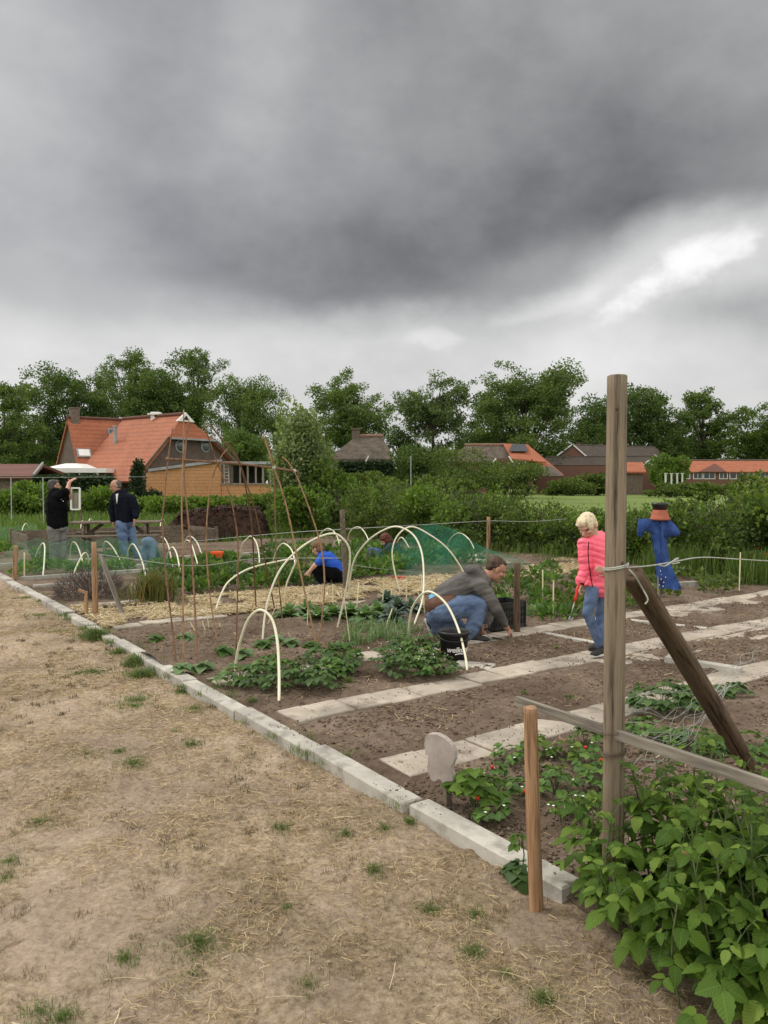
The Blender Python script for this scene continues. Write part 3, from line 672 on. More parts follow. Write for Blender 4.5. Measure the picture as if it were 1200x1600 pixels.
for i in range(46):
    v_ = r5.uniform(.2, 10); q_ = W(r5.choice((-.085, -.1, .085)), v_); P_.append(np.stack([q_.x + RNG.normal(0, .03, 40), q_.y + RNG.normal(0, .03, 40), np.full(40, -.045 if r5.random() < .6 else -.02)], 1)); H_.append(RNG.uniform(.02, .09, 40) * r5.uniform(.5, 1.2))
for px, py, r, n, h in ((800, 1052, .05, 40, .05), (545, 1068, .05, 70, .1), (890, 1092, .05, 50, .05), (625, 1192, .04, 40, .04), (1060, 1005, .06, 60, .06), (870, 1015, .05, 40, .05), (820, 1085, .05, 50, .06), (395, 1095, .05, 50, .1), (700, 1047, .05, 40, .05)):
    tuft(px, py, r, n, h, 0)
pp = np.concatenate(P_); hh = np.concatenate(H_); dd = np.clip(pp[:, 1] / 4, .8, 3)
tag(npmesh('grass_tufts', *blades(pp, hh, .0026 * dd, 1.5), 'grass'), kind='stuff')
# many small withered tufts, brown and olive
m_ = 1500; u0 = RNG.uniform(-5, -.1, m_); v0 = RNG.uniform(-3.5, 11, m_); w, x, y = near_w(u0, v0); k = (fbm(u0 * 1.3, v0 * 1.3, 3, 55) > .45) & (y > 1.3) & (np.abs(x) < y * .56 + .3) & (RNG.random(m_) < np.clip(w * 2, .25, 1)); u0, v0 = u0[k], v0[k]
c_ = RNG.integers(10, 46, len(u0)); u = np.repeat(u0, c_) + RNG.normal(0, .022, c_.sum()); v = np.repeat(v0, c_) + RNG.normal(0, .022, c_.sum()); k = u < -.02; u, v = u[k], v[k]; pos = uvpos(u, v, path_h(u, v)); dd = np.clip(pos[:, 1] / 3.5, .8, 3)
tag(npmesh('withered_grass', *blades(pos, RNG.uniform(.008, .03, len(u)) * dd ** .4, .0024 * dd, 1.5), leafmat('withered_tuft', (.075, .055, .03), (.17, .135, .07), (.33, .26, .15), .15, .9)), kind='stuff')
# yellowed grass among it
n = 42000; u = RNG.uniform(-5, -.05, n); v = RNG.uniform(-3.5, 12, n); w, x, y = near_w(u, v); d = fbm(u * 2.3, v * 2.3, 4, 52)
k = (RNG.random(n) < np.clip((d - .5) * 7, 0, 1) * np.clip(w * 1.5, 0, 1)) & (y > 1.2) & (np.abs(x) < y * .56 + .3); u, v = u[k], v[k]; pos = uvpos(u, v, path_h(u, v)); dd = np.clip(pos[:, 1] / 3.5, .8, 3)
tag(npmesh('yellow_grass', *blades(pos, RNG.uniform(.012, .04, len(u)), .0022 * dd, 1.2), leafmat('yellowing_grass', (.13, .11, .04), (.3, .24, .1), (.42, .34, .16), .2, .8)), kind='stuff')
# ------------------------------------------------------------------ posts, rail, ropes
root = empty('fence_post', W(.02, -.19, -.05), 'tall weathered round fence post with a leaning timber brace nailed to it', 'fence post')
base = W(.02, -.19, -.12); topz = P(966, 588, base.y).z
top = Vector((P(966, 588, base.y).x, base.y, topz))
rod('pole', base, top, .0405, .0355, 'post_grey', root, 64, .03, 1, ((-1.05, .05, .62, .5), (-1.9, .55, .93, .25), (-2.6, .15, .5, .2)), 40)
bf = G(1186, 1206); bt = P(986, 898, base.y + .07)
rod('brace', bf + Vector((0, 0, -.06)), bt, .045, .043, 'post_brown', root, 48, .06, 2, ((-1.2, .02, .55, .4), (-2.3, .3, .9, .3)), 30)
def ring(name, z, r, t, m, parent, n=2, tilt=.1, seed=0):
    b = MB(); c = base.lerp(top, (z - base.z) / (topz - base.z)); pts = []
    for i in range(n * 20 + 1): a = 2 * PI * i / 20; pts.append(c + Vector((r * math.cos(a), r * math.sin(a), tilt * r * math.cos(a + seed) + .006 * i / 20)))
    b.tube(pts, t, 6); return b.build(name, m, parent, smooth=True)
zr = P(966, 888, base.y).z; ring('rope_tie', zr, .044, .0030, 'rope', root, 2, .2)
ring('wire_loop', P(960, 1178, base.y).z, .046, .002, 'iron_wire', root, 3, .15); ring('wire_loop', P(960, 1147, base.y).z, .046, .0015, 'iron_wire', root, 2, .2, 1)
b = MB()
kz = [(P(966, 888, base.y) + Vector((.03, -.03, 0))), P(992, 900, base.y - .03), P(1004, 920, base.y + .05), P(1012, 936, base.y + .04), P(1008, 944, base.y + .03)]
b.tube(crom(kz, 6), .0035, 6); b.build('rope_end', 'rope', root, smooth=True)
for c in ((968, 878), (959, 640)):
    b = MB(); q = P(*c, base.y); b.ell(q + Vector((0, -.037, 0)), (.006, .004, .006)); b.build('knot_hole', 'post_brown', root)

foot = W(-.125, .06, -.1); tp = P(830, 1106, foot.y)
tag(rod('wooden_stake', foot, Vector((tp.x, foot.y - .0, tp.z)), .030, .027, 'post_orange', None, 56, .04, 3, ((-1.25, .02, .60, .6), (-1.75, .5, .98, .35)), 36), 'short tan round stake with a long split, standing against the concrete kerb', 'stake')
# the rail follows the kerb line at knee height
rb = lambda px, py, z=.68: G(px, py, z)
a0 = rb(806, 1094); a1 = rb(1215, 1232)
tag(plank('fence_rail', a0, a1 + (a1 - a0) * .15, *(.02, .037), 'board_grey'), 'thin silver-grey timber rail running past the tall post above the leaves', 'rail')
# rope from the post to the scarecrow and on
b = MB(); s0 = P(966, 888, base.y) + Vector((.03, 0.02, 0))
k1 = P(1052, 878, 3.05); e1 = P(1096, 871, 3.2); e2 = P(1158, 874, 3.4); e3 = P(1290, 882, 3.85)
b.tube(crom([s0, P(1015, 884, 2.95), k1, e1, e2, e3], 8), .0027, 6)
b.tube(crom([P(1028, 883, 3.0), P(1040, 884, 3.0), k1 + Vector((.01, 0, .012)), P(1060, 873, 3.07), P(1050, 881, 3.05), P(1062, 879, 3.08)], 6), .0028, 6)
tag(b.build('rope', 'rope', origin=s0, smooth=True), 'pale knotted rope stretched from the tall post past the blue scarecrow', 'rope')
# slack wire netting right of the post
b = MB(); r_ = random.Random(4)
rows = []
for i in range(11):                                  # long strands, fanning out and drooping to the far side
    z0 = .50 + .034 * i; lean = .30 * (1 - i / 10); pts = [W(.06, -.16, z0)]
    for k in range(1, 11): u = .2 * k; pts.append(W(.06 + u, -.16 + lean * k / 10 + r_.uniform(-.04, .04) + .045 * k, z0 - .16 * math.sin(PI * min(k, 8) / 9) * (.6 + .5 * (i % 3) / 2) - .012 * k + r_.uniform(-.022, .022)))
    rows.append(pts); b.tube(crom(pts, 5), .0011, 5)
for i in range(10):                                  # short twists from strand to strand
    for k in range(1, 10):
        if r_.random() < .5: p, q = rows[i][k], rows[i + 1][min(10, k + r_.choice((0, 1)))]; b.tube([p, (p + q) / 2 + Vector((r_.uniform(-.03, .03), r_.uniform(-.03, .03), -.01)), q], .0008, 4)
tag(b.build('wire_netting', 'wire', origin=W(.05, -.17), smooth=True), 'slack galvanised wire netting sagging beyond the grey rail and brace', 'wire netting')

# wooden plaque
root = empty('garden_sign', G(700, 1262, -.02), 'pinkish grey cut-out plaque like a head in profile on a short stake behind the kerb', 'garden sign')
D = root.location.y
ol = [(275, 420), (284, 406), (300, 398), (340, 393), (385, 410), (410, 428), (430, 450), (443, 485), (446, 530), (437, 560), (425, 585), (428, 612), (436, 640), (437, 700), (430, 718), (412, 740), (397, 726), (385, 698), (368, 676), (350, 668), (334, 686), (315, 690), (303, 674), (300, 652), (286, 632), (284, 605), (290, 575), (290, 540), (276, 505), (268, 465)]
pts = [P(600 + (x - 12) / 4, 1050 + y / 4, D - .01) for x, y in ol]
# turned a little so that its edge shows on one side
cx = sum(p.x for p in pts) / len(pts); pts = [Vector((cx + (p.x - cx) * 1.03, p.y + (p.x - cx) * -.45, p.z)) for p in pts]
b = MB(); b.prism(pts, Vector((.018, .032, 0))); o = b.build('plaque', 'sign', root)
bm_ = bmesh.new(); bm_.from_mesh(o.data); bmesh.ops.recalc_face_normals(bm_, faces=bm_.faces); bm_.to_mesh(o.data); bm_.free()
q_ = P(699, 1262, D + .05); plank('stake', Vector((q_.x, q_.y, -.14)), P(699, 1190, D + .05), .05, .03, 'wood_dark', root, .3)
for q in ((684, 1180), (687, 1207)):
    b = MB(); c = P(*q, D); b.ell(c + Vector((0, -.012, 0)), (.0025, .002, .0025), seg=8, rings=5); b.build('screw', 'iron_wire', root)

# further posts, stakes and wires
def post(px, py0, py1, r, m, label, lean=0, name='fence_post', group=None):
    f = G(px, py0); t = P(px + lean, py1, f.y); o = rod(name, f - Vector((0, 0, .1)), t, r, r * .93, m, None, 10, .06, int(px)); return tag(o, label, 'post', group), f, t
e_ = empty('fence_post', G(149, 962), 'rough brown post with a grey squared brace, standing in straw beside the kerb', 'fence post')
f = G(149, 962); t = P(146, 848, f.y); rod('pole', f - Vector((0, 0, .1)), t, .032, .028, 'post_orange', e_, 10, .16, 7)
g0 = G(197, 962); plank('brace', g0 - Vector((0, 0, .1)), P(157, 868, f.y + .05), .085, .05, 'board_grey', e_, .4)
b = MB(); q = G(135, 962); b.box(q + Vector((0, 0, .13)), (.035, .03, .34)); b.box(P(129, 924, q.y) + Vector((0, 0, 0)), (.11, .035, .03), mtx=Matrix.Rotation(.35, 3, 'Y'))
tag(b.build('t_shaped_stake', 'post_orange', origin=q), 'low T-shaped tan stake leaning at the kerb beside the rough post', 'stake')
_, f2, t2 = post(541, 925, 797, .042, 'wood_dark', 'weathered round post standing beside the crouching boy in blue', -6)
_, f3, t3 = post(763, 880, 808, .04, 'post_orange', 'reddish round post in front of the dark hedge, above the kneeling man')
_, f4, t4 = post(808, 988, 880, .034, 'post_brown', 'dark squared post beside the black crate')
_, f5, t5 = post(21, 905, 853, .035, 'post_orange', 'short tan post at the far kerb corner by the netted tunnel', 4)
_, f6, t6 = post(38, 902, 864, .012, 'stick', 'thin pale stick at the corner of the netted tunnel', 0, 'marker_stick')
b = MB()
b.tube(crom([P(146, 865, G(149, 962).y), P(300, 884, 10.2), P(400, 873, 11.2), P(540, 872, f2.y)], 8), .005, 5)
tag(b.build('slack_wire', 'wire', origin=f2, smooth=True), 'slack wire strung from the rough kerb post to the post by the crouching boy', 'wire')
b = MB(); b.tube(crom([P(300, 846, 17), P(430, 834, f2.y + 3), P(537, 827, f2.y), P(660, 820, 14), P(763, 814, f3.y), P(830, 815, 16.5), P(905, 809, 17)], 8), .006, 5)
tag(b.build('fence_wire', 'wire', origin=f3, smooth=True), 'thin wire crossing in front of the dark hedge between two posts', 'wire')
b = MB(); b.tube(crom([P(536, 880, f2.y - .05), P(600, 889, 13), P(700, 893, 14.6), P(763, 858, f3.y)], 8), .004, 5)
tag(b.build('slack_wire', 'wire', origin=f2, smooth=True), 'low slack wire behind the green net tunnel', 'wire')
b = MB(); b.tube([P(-40, 746, 30), P(60, 746, 30), P(230, 745, 31)], .008, 5); 
for px in (17, 67): q = P(px, 746, 30); b.tube([q, Vector((q.x, q.y, 0))], .02, 6)
tag(b.build('wire_fence', 'wire', origin=(P(60, 746, 30).x, 30, 0)), 'light wire fence in front of the white-roofed veranda', 'fence')
q = P(67, 800, 29)

# marker sticks: foot pixel, top pixel
ST = [((150 / 3 + 430, 690 / 3 + 750), (155 / 3 + 430, 505 / 3 + 750), 'leaning cream stick at the end of the cabbage row, by a bamboo cane'), ((520, 955), (520, 913), 'cream stick standing behind the first cabbages'),
      ((505, 946), (500, 932), 'short cream stick in the straw next to the first cabbages'), ((556, 963), (561, 910), 'tall cream stick in the middle of the cabbage row'), ((547, 1005), (538, 936), 'long cream stick leaning beside the leg of a big hoop'),
      ((598, 947), (599, 908), 'cream stick in front of the red scoop'), ((612, 934), (611, 920), 'small cream stick in the straw behind the cabbages'), ((635, 946), (635, 903), 'cream stick beside the blue-green cabbages'),
      ((603, 978), (613, 951), 'short slanting stick in front of the blue-green cabbages'), ((664, 960), (658, 897), 'cream stick inside the leg of the small hoop by the kneeling man'), ((662, 950), (653, 925), 'stub of stick behind the small hoop'),
      ((848, 937), (848, 890), 'cream stick in weedy soil behind the dark post'), ((864, 968), (865, 907), 'cream stick among the low weeds before the girl'), ((905, 892), (906, 867), 'cream stick rising beside the pink jacket'),
      ((1155, 923), (1157, 863), 'cream stick in front of the tall grass near the poppies'), ((309, 993), (297, 972), 'broken white stick lying over the bare soil by the canes'), ((322, 990), (316, 970), 'pale stub in a small cluster behind the canes'),
      ((327, 986), (323, 955), 'tallest of the pale stubs clustered behind the canes'), ((344, 984), (343, 974), 'tiny white peg behind the cluster of stubs'), ((372, 996), (366, 988), 'little white tag lying beside a cane'),
      ((792, 955), (791, 935), 'thin pale stick sprouting above the black crate'), ((415, 982), (430, 950), 'leaning cream stick between canes and cabbages')]
r_ = random.Random(8)
for i, (f, t, lab) in enumerate(ST):
    g = G(*f); q = P(*t, g.y); rr_ = .0065 if g.y < 9 else .0085
    b = MB(); dz = (q - g).normalized()
    b.bar(g - dz * .06, q, rr_ * 2, rr_ * 1.1, r_.uniform(0, 1))
    tag(b.build('marker_stick', 'stick', origin=g), lab, 'marker stick', 'cream marker sticks in the beds')

# ------------------------------------------------------------------ hoops
def hoop(pts, label, r=.0125, group='cream plastic hoops over the beds'):
    f = G(*pts[0]); e = G(*pts[-1]); L = [0]
    for a, c in zip(pts, pts[1:]): L.append(L[-1] + math.hypot(c[0] - a[0], c[1] - a[1]))
    q = [f - Vector((0, 0, .05))]
    for (px, py), l in zip(pts, L): q.append(P(px, py, f.y + (e.y - f.y) * l / L[-1]))
    q.append(e - Vector((0, 0, .05))); b = MB(); b.tube(crom(q, 7), r, 8)
    return tag(b.build('plastic_hoop', 'hoop', origin=f, smooth=True), label, 'plastic hoop', group)
hoop([(367, 1050), (370, 1025), (376, 1000), (388, 968), (406, 953), (424, 966), (433, 1000), (436, 1050), (436, 1096)], 'cream hoop over the end of the leafy bed, by the bamboo canes', .0112)
hoop([(638, 998), (640, 970), (645, 948), (660, 928), (676, 926), (698, 945), (715, 980), (726, 1020), (730, 1047)], 'cream hoop arching over the black bucket', .0112)
hoop([(410, 1002), (417, 945), (438, 890), (475, 852), (515, 834), (536, 842), (547, 866), (541, 920), (527, 982)], 'tall leaning hoop between the canes and the cabbages', .0112)
hoop([(336, 957), (345, 930), (358, 908), (388, 889), (430, 878), (461, 874), (457, 890), (448, 912), (444, 938)], 'wide low hoop arching over the straw behind the canes', .0112)
hoop([(545, 937), (547, 905), (555, 872), (575, 845), (600, 828), (622, 823), (645, 835), (658, 860), (662, 895), (660, 937), (647, 976)], 'tallest hoop standing in the straw in front of the green net', .0112)
hoop([(625, 925), (616, 890), (613, 860), (622, 836), (643, 823), (672, 836), (700, 858), (722, 890), (737, 925)], 'big hoop over the straw whose leg drops behind the kneeling man', .0112)
for pts, lab in (([(51, 885), (57, 866), (64, 852), (68, 849), (70, 856), (69, 880), (67, 901)], 'hoop at the kerb end of the long netted tunnel'),
    ([(110, 876), (110, 858), (114, 847), (121, 853), (128, 873), (134, 895)], 'second hoop of the netted tunnel, before the man in black'),
    ([(114, 900), (121, 882), (129, 867), (134, 864), (138, 872), (138, 893)], 'small low hoop between the netted tunnel and the rough post'),
    ([(162, 868), (162, 852), (166, 846), (176, 855), (188, 876), (198, 894)], 'hoop of the netted tunnel below the picnic table'),
    ([(199, 883), (200, 862), (207, 850), (215, 860), (223, 880), (228, 904)], 'hoop at the feet of the man in the navy jacket'),
    ([(244, 862), (248, 846), (254, 839), (262, 850), (267, 870), (270, 887)], 'hoop just beside the bent child in jeans'),
    ([(260, 885), (262, 867), (269, 855), (276, 865), (281, 890), (283, 909)], 'front hoop of the pair standing beyond the bent child'),
    ([(287, 866), (288, 850), (292, 844), (299, 850), (307, 875), (313, 896)], 'hoop behind the first canes, nearer of two overlapping hoops'),
    ([(289, 856), (291, 842), (298, 838), (308, 848), (315, 866), (320, 879)], 'hoop behind the first canes, farther of two overlapping hoops'),
    ([(374, 878), (378, 853), (386, 842), (393, 838), (401, 849), (405, 870), (405, 889)], 'single hoop over the greens beside the orange pot'),
    ([(425, 885), (431, 863), (439, 851), (446, 850), (456, 860), (461, 880), (461, 902)], 'hoop between the greens and the crouching boy'),
    ([(498, 850), (500, 836), (507, 828), (514, 826), (523, 832), (529, 845), (531, 857)], 'hoop behind the crouching boy, over the netted bed'),
    ([(543, 847), (546, 833), (553, 825), (562, 824), (570, 832), (576, 845), (578, 858)], 'hoop at the open end of the green net tunnel'),
    ([(697, 856), (704, 842), (713, 834), (722, 834), (733, 843), (741, 858), (746, 878)], 'last hoop beyond the green net tunnel, near the dark hedge'),
    ([(618, 862), (622, 845), (628, 840), (636, 850), (644, 868), (650, 882)], 'hoop showing through the green net tunnel'),
    ([(518, 860), (522, 848), (530, 844), (544, 852), (555, 872)], 'low hoop between the crouching boy and the green net')):
    hoop(pts, lab, .0135)
for pts, lab in (([(33, 836), (36, 824), (40, 818), (44, 822), (47, 830)], 'far small hoop behind the raised planter, beside the man in black'), ([(126, 832), (127, 817), (129, 814), (131, 822), (132, 830)], 'far small hoop behind the picnic table'),
    ([(137, 832), (139, 814), (142, 811), (146, 817), (150, 828)], 'far hoop rising behind the picnic table'), ([(250, 836), (251, 818), (254, 811), (259, 817), (262, 830)], 'far hoop at the end of the raised planter')):
    hoop(pts, lab, .015)

# ------------------------------------------------------------------ nets
def netmat(name, col, cover, scale):
    m, N, out = newmat(name); tc = N.n('ShaderNodeTexCoord'); n = noise_node(N, tc.outputs['Object'], 1.6, 4, .6)
    d = N.n('ShaderNodeBsdfDiffuse'); d.inputs['Color'].default_value = (*col, 1); tr = N.n('ShaderNodeBsdfTransparent')
    n2 = noise_node(N, tc.outputs['Object'], scale, 2, .5)
    mr = N.n('ShaderNodeMapRange'); mr.inputs['From Min'].default_value = .3; mr.inputs['From Max'].default_value = .7; mr.inputs['To Min'].default_value = cover * .45; mr.inputs['To Max'].default_value = cover * 1.5; N.l(n.outputs['Fac'], mr.inputs['Value'])
    ad = N.n('ShaderNodeMath', operation='MULTIPLY'); N.l(mr.outputs[0], ad.inputs[0])
    m2 = N.n('ShaderNodeMapRange'); m2.inputs['From Min'].default_value = .35; m2.inputs['From Max'].default_value = .65; m2.inputs['To Min'].default_value = .6; m2.inputs['To Max'].default_value = 1.3; N.l(n2.outputs['Fac'], m2.inputs['Value']); N.l(m2.outputs[0], ad.inputs[1])
    mx = N.n('ShaderNodeMixShader'); N.l(ad.outputs[0], mx.inputs[0]); N.l(tr.outputs[0], mx.inputs[1]); N.l(d.outputs[0], mx.inputs[2]); N.l(mx.outputs[0], out.inputs[0]); return m
M['net'] = netmat('green_crop_net', (.045, .23, .145), .24, 45); M['net_pale'] = netmat('pale_green_net', (.13, .29, .19), .13, 45)
def tunnel(label, prof, m, n=60, k=26, sag=.16, seed=0):
    """prof(t) -> (centre on the ground, half-width vector, height)"""
    A = np.linspace(0, 1, n); V = []
    for t in A:
        c, hw, h, bays = prof(t); s = 1 - sag * abs(math.sin(PI * t * bays)) ** 1.2
        for j in range(k + 1):
            a = PI * j / k; w_ = math.cos(a); z = h * s * (math.sin(a) ** .8)
            jx = (fbm(np.array([t * 14.]), np.array([j * .5]), 3, 3 + seed)[0] - .5) * .14
            V.append(c + hw * (w_ * (1.03 + jx)) + Vector((0, 0, max(z + jx * .5 * math.sin(a), .015 + .02 * abs(jx)))))
    i = np.arange(n - 1)[:, None] * (k + 1) + np.arange(k)[None]; F = np.stack([i, i + 1, i + k + 2, i + k + 1], -1).reshape(-1, 4)
    return tag(npmesh('crop_net', np.array([tuple(p) for p in V]), F, m, origin=prof(.5)[0], smooth=True), label, 'crop net')
tunnel('pale green net draped over low hoops at the far kerb corner', lambda t: (W(.1 + 2.3 * t, 13.2 - .9 * t), VV * 1.22, .62 if t > .12 else .62 * (t / .12) ** .6 + .02, 4), 'net_pale')
tunnel('dense green net draped over tall hoops beyond the straw', lambda t: (W(5.62 + 2.9 * t, 9.5 - .1 * t), VV * 1.1, .86 * min(1, .02 + (t * 1.9) ** 1.3) * (1 if t < .5 else 1 - (t - .5) * 1.6), 2), 'net', sag=.2, seed=9)
tunnel('flat pale net over a bed behind the raised timber planter', lambda t: (W(-2.2 + 4.6 * t, 22.6), VV * 1.3, .42, 4), 'net_pale', seed=5)

# ------------------------------------------------------------------ bean frame of canes
root = empty('bean_frame', W(.9, 5.3), 'tall frame of rusty bamboo canes tied to a cross cane over bare soil', 'bean frame')
def cane(pts, Db, yb, r=.0105, seed=0):
    f = G(*pts[0]); q = [f - Vector((0, 0, .12))]
    for px, py in pts: t = min(1.18, (pts[0][1] - py) / (pts[0][1] - yb)); q.append(P(px, py, f.y + (Db - f.y) * t))
    r *= .84; c = crom(q, 6); rr = random.Random(seed); b = MB(); n = len(c); b.tube(c, [r * (1 - .35 * i / n) * (1 + (.12 if i % 5 == 0 else 0)) for i in range(n)], 7); b.build('cane', 'cane' if seed in (1, 3, 5, 6, 7) else 'cane_tan', root, smooth=True)
cane([(275, 1035), (268, 970), (260, 905), (254, 820), (257, 780), (260, 742), (265, 700), (270, 668)], 7.2, 717, seed=1)
cane([(287, 1035), (286, 950), (286, 855), (284, 805), (285, 740), (287, 690), (287, 640)], 7.25, 719, .0115, 2)
cane([(309, 1049), (305, 960), (300, 870), (295, 820), (290, 770), (288, 735), (291, 690), (295, 655)], 7.3, 720, .012, 3)
cane([(341, 1019), (336, 980), (330, 945), (323, 870), (323, 820), (327, 775), (334, 740), (345, 715), (356, 700)], 7.45, 722, .0095, 4)
cane([(369, 1015), (371, 930), (372, 855), (367, 810), (358, 770), (350, 748), (337, 717), (328, 690), (318, 662)], 7.45, 721, .0095, 5)
cane([(400, 950), (397, 890), (394, 830), (389, 790), (385, 767), (375, 725), (355, 698), (338, 676), (328, 664)], 7.6, 725, .0115, 6)
cane([(432, 967), (421, 910), (410, 855), (405, 825), (398, 795), (385, 755), (375, 725), (364, 702), (352, 690)], 7.6, 725, .0105, 7)
cane([(441, 972), (437, 925), (432, 880), (430, 805), (429, 765), (427, 730), (421, 700), (411, 681)], 7.85, 731, .0095, 8)
cane([(495, 1012), (485, 965), (475, 920), (463, 865), (452, 810), (441, 768), (428, 731), (420, 705), (410, 680)], 7.85, 731, .0125, 9)
cane([(498, 1003), (504, 960), (507, 917), (505, 875), (498, 840), (485, 800), (472, 765), (460, 737), (448, 720), (441, 714)], 8.0, 737, .0115, 10)
b = MB(); b.tube(crom([P(261, 717, 7.2), P(320, 721, 7.4), P(375, 725, 7.6), P(425, 731, 7.85), P(466, 737, 8.02)], 6), .0108, 8); b.build('cross_cane', 'cane', root, smooth=True)
for px, py, d in ((375, 725, 7.6), (428, 731, 7.85), (460, 736, 8.0), (288, 719, 7.3), (262, 717, 7.2)):
    b = MB(); q = P(px, py, d); b.ell(q, (.022, .02, .02), seg=8, rings=6); b.build('tie', 'rope' if px > 400 else 'cane', root)

# ------------------------------------------------------------------ bucket, crate, pots
root = empty('bucket', G(709, 1030), 'black plastic bucket with white lettering standing under the hoop', 'bucket')
S = .27 / .27; b = MB(); c = root.location; r0, r1, hh_ = .112, .146, .268
b.lathe([(0.001, .004), (r0 - .01, .004), (r0, .012), (r1 - .008, hh_ - .03), (r1, hh_ - .03), (r1 + .002, hh_ - .006), (r1 - .002, hh_), (r1 - .008, hh_ - .004), (r1 - .013, hh_ - .03), (r0 - .004, .016), (0.001, .012)], c, 32); b.build('shell', 'black_plastic', root, smooth=True)
b = MB(); b.tube(crom([c + Vector((-r1, 0, hh_ - .02)), c + Vector((-r1 - .01, -.06, hh_ - .03)), c + Vector((-.10, -r1 - .01, hh_ - .06)), c + Vector((0, -r1 - .02, hh_ - .075)), c + Vector((.10, -r1 - .01, hh_ - .06)), c + Vector((r1 + .01, -.06, hh_ - .03)), c + Vector((r1, 0, hh_ - .02))], 6), .003, 6); b.build('handle', 'black_plastic', root, smooth=True)
def lettering(text, size, shear, fn, name, parent, m='white_print', bold=0.0):
    cu = bpy.data.curves.new('t', 'FONT'); cu.body = text; cu.size = size; cu.shear = shear; cu.offset = bold; cu.align_x = 'CENTER'; cu.align_y = 'CENTER'; cu.resolution_u = 3
    ob = bpy.data.objects.new('t', cu); COL.objects.link(ob); dg = bpy.context.evaluated_depsgraph_get(); me = bpy.data.meshes.new_from_object(ob.evaluated_get(dg)); bpy.data.objects.remove(ob)
    o = org(parent, None)
    bm_ = bmesh.new(); bm_.from_mesh(me); bmesh.ops.subdivide_edges(bm_, edges=[e for e in bm_.edges if e.calc_length() > size * .2], cuts=2)
    for v_ in bm_.verts: v_.co = fn(v_.co.x, v_.co.y) - o
    bm_.to_mesh(me); bm_.free(); me.name = name; return link(name, me, m, parent, o)
a0_ = math.radians(-72)
def onb(x, y):
    z = .11 + y; r = r0 + (r1 - r0) * z / hh_ + .0025; a = a0_ + x / r; return c + Vector((r * math.cos(a), r * math.sin(a), z))
lettering('welkoop', .068, .22, onb, 'lettering', root, bold=.0018)
b = MB(); V = []
for i in range(13): x = -.03 + .075 * i / 12; V += [onb(x, -.040 + .004 * math.sin(i / 12 * PI) - .003), onb(x, -.036 + .004 * math.sin(i / 12 * PI) + .003)]
b.add(V, [(2 * i, 2 * i + 2, 2 * i + 3, 2 * i + 1) for i in range(12)]); b.build('underline', 'white_print', root)

cg = W(3.66, 4.18); root = empty('plastic_crate', cg, 'black slatted plastic crate standing on the tiles beneath the arm of the kneeling man', 'crate')
R = Matrix(((UU.x, VV.x, 0), (UU.y, VV.y, 0), (0, 0, 1))); cw, cd, ch = .46, .32, .29
def side(p, q, n_up):
    b = MB(); d = (q - p).normalized(); L = (q - p).length; nrm = d.cross(Vector((0, 0, 1)))
    for z, t in ((.02, .04), (.105, .022), (.17, .022), (ch - .03, .06)): b.bar(p + Vector((0, 0, z)), q + Vector((0, 0, z)), t if False else .014, t, 0 if False else 0)
    k = 12
    for i in range(k + 1): x = p + d * (L * i / k); b.bar(x, x + Vector((0, 0, ch)), .03 if i in (0, k) else .018, .012, math.atan2(d.y, d.x))
    return b.build('slatted_side', 'black_plastic', root)
cs = [cg + R @ Vector((x * cw / 2, y * cd / 2, .02)) for x, y in ((-1, -1), (1, -1), (1, 1), (-1, 1))]
for i in range(4): side(cs[i], cs[(i + 1) % 4], None)
b = MB(); b.box(cg + Vector((0, 0, .03)), (cw - .02, cd - .02, .012), mtx=R); b.build('bottom', 'black_plastic', root)
pz_ = cg + Vector((0, 0, .05)); n = 260; pos = np.array(pz_)[None] + np.stack([RNG.uniform(-.17, .17, n), RNG.uniform(-.1, .1, n), RNG.uniform(.0, .12, n)], 1)
tag(npmesh('seedling', *cards(pos, rdir(n) + np.array([0, 0, .8]), .06, .03), 'dark_leaf', origin=pz_), 'leafy seedlings inside the black crate', 'seedlings')

f = G(339, 880); root = empty('plant_pot', f, 'bright orange plant pot lying among the distant greens', 'plant pot'); b = MB()
b.lathe([(.001, .03), (.085, .03), (.12, .20), (.132, .20), (.132, .235), (.12, .235), (.105, .2), (.001, .06)], f, 18); b.build('shell', 'orange_plastic', root, smooth=False)
f = G(627, 908); b = MB(); b.lathe([(.001, .005), (.04, .005), (.062, .06), (.06, .066), (.056, .06), (.034, .014), (.001, .012)], f, 16); b.bar(f + Vector((-.06, 0, .055)), f + Vector((-.15, .03, .07)), .02, .015)
tag(b.build('scoop', 'red_plastic', origin=f), 'red plastic scoop lying on the straw at the foot of the green net', 'scoop')

# ------------------------------------------------------------------ picnic table, planter, heap
tc_ = P(182, 822, 17.6); rz = UANG * .35; root = empty('picnic_table', (tc_.x, tc_.y, 0), 'weathered timber picnic table with attached benches before the raised planter', 'picnic table')
Rt = Matrix.Rotation(rz, 3, 'Z'); L = 1.95; q0 = Vector((tc_.x, tc_.y, 0)); T = lambda x, y, z: q0 + Rt @ Vector((x, y, z))
for i in range(5): b = MB(); b.box(T(0, (i - 2) * .145, .73), (L, .138, .04), mtx=Rt, bev=.004); b.build('top_plank', 'wood_dark', root)
for s in (-1, 1):
    b = MB()
    for j in (0, 1): b.box(T(0, s * (.62 + j * .13), .45), (L, .125, .04), mtx=Rt, bev=.004)
    b.build('bench', 'wood_dark', root)
for s in (-1, 1):
    x = s * .66
    for t_ in (-1, 1): b = MB(); b.bar(T(x, t_ * .26, .71), T(x, t_ * .62, 0), .045, .10, rz); b.build('leg', 'wood_dark', root)
    b = MB(); b.box(T(x + .045, 0, .40), (.04, 1.5, .1), mtx=Rt); b.build('cross_beam', 'wood_dark', root); b = MB(); b.bar(T(x, 0, .42), T(x * .45, 0, .70), .04, .08); b.build('strut', 'wood_dark', root)
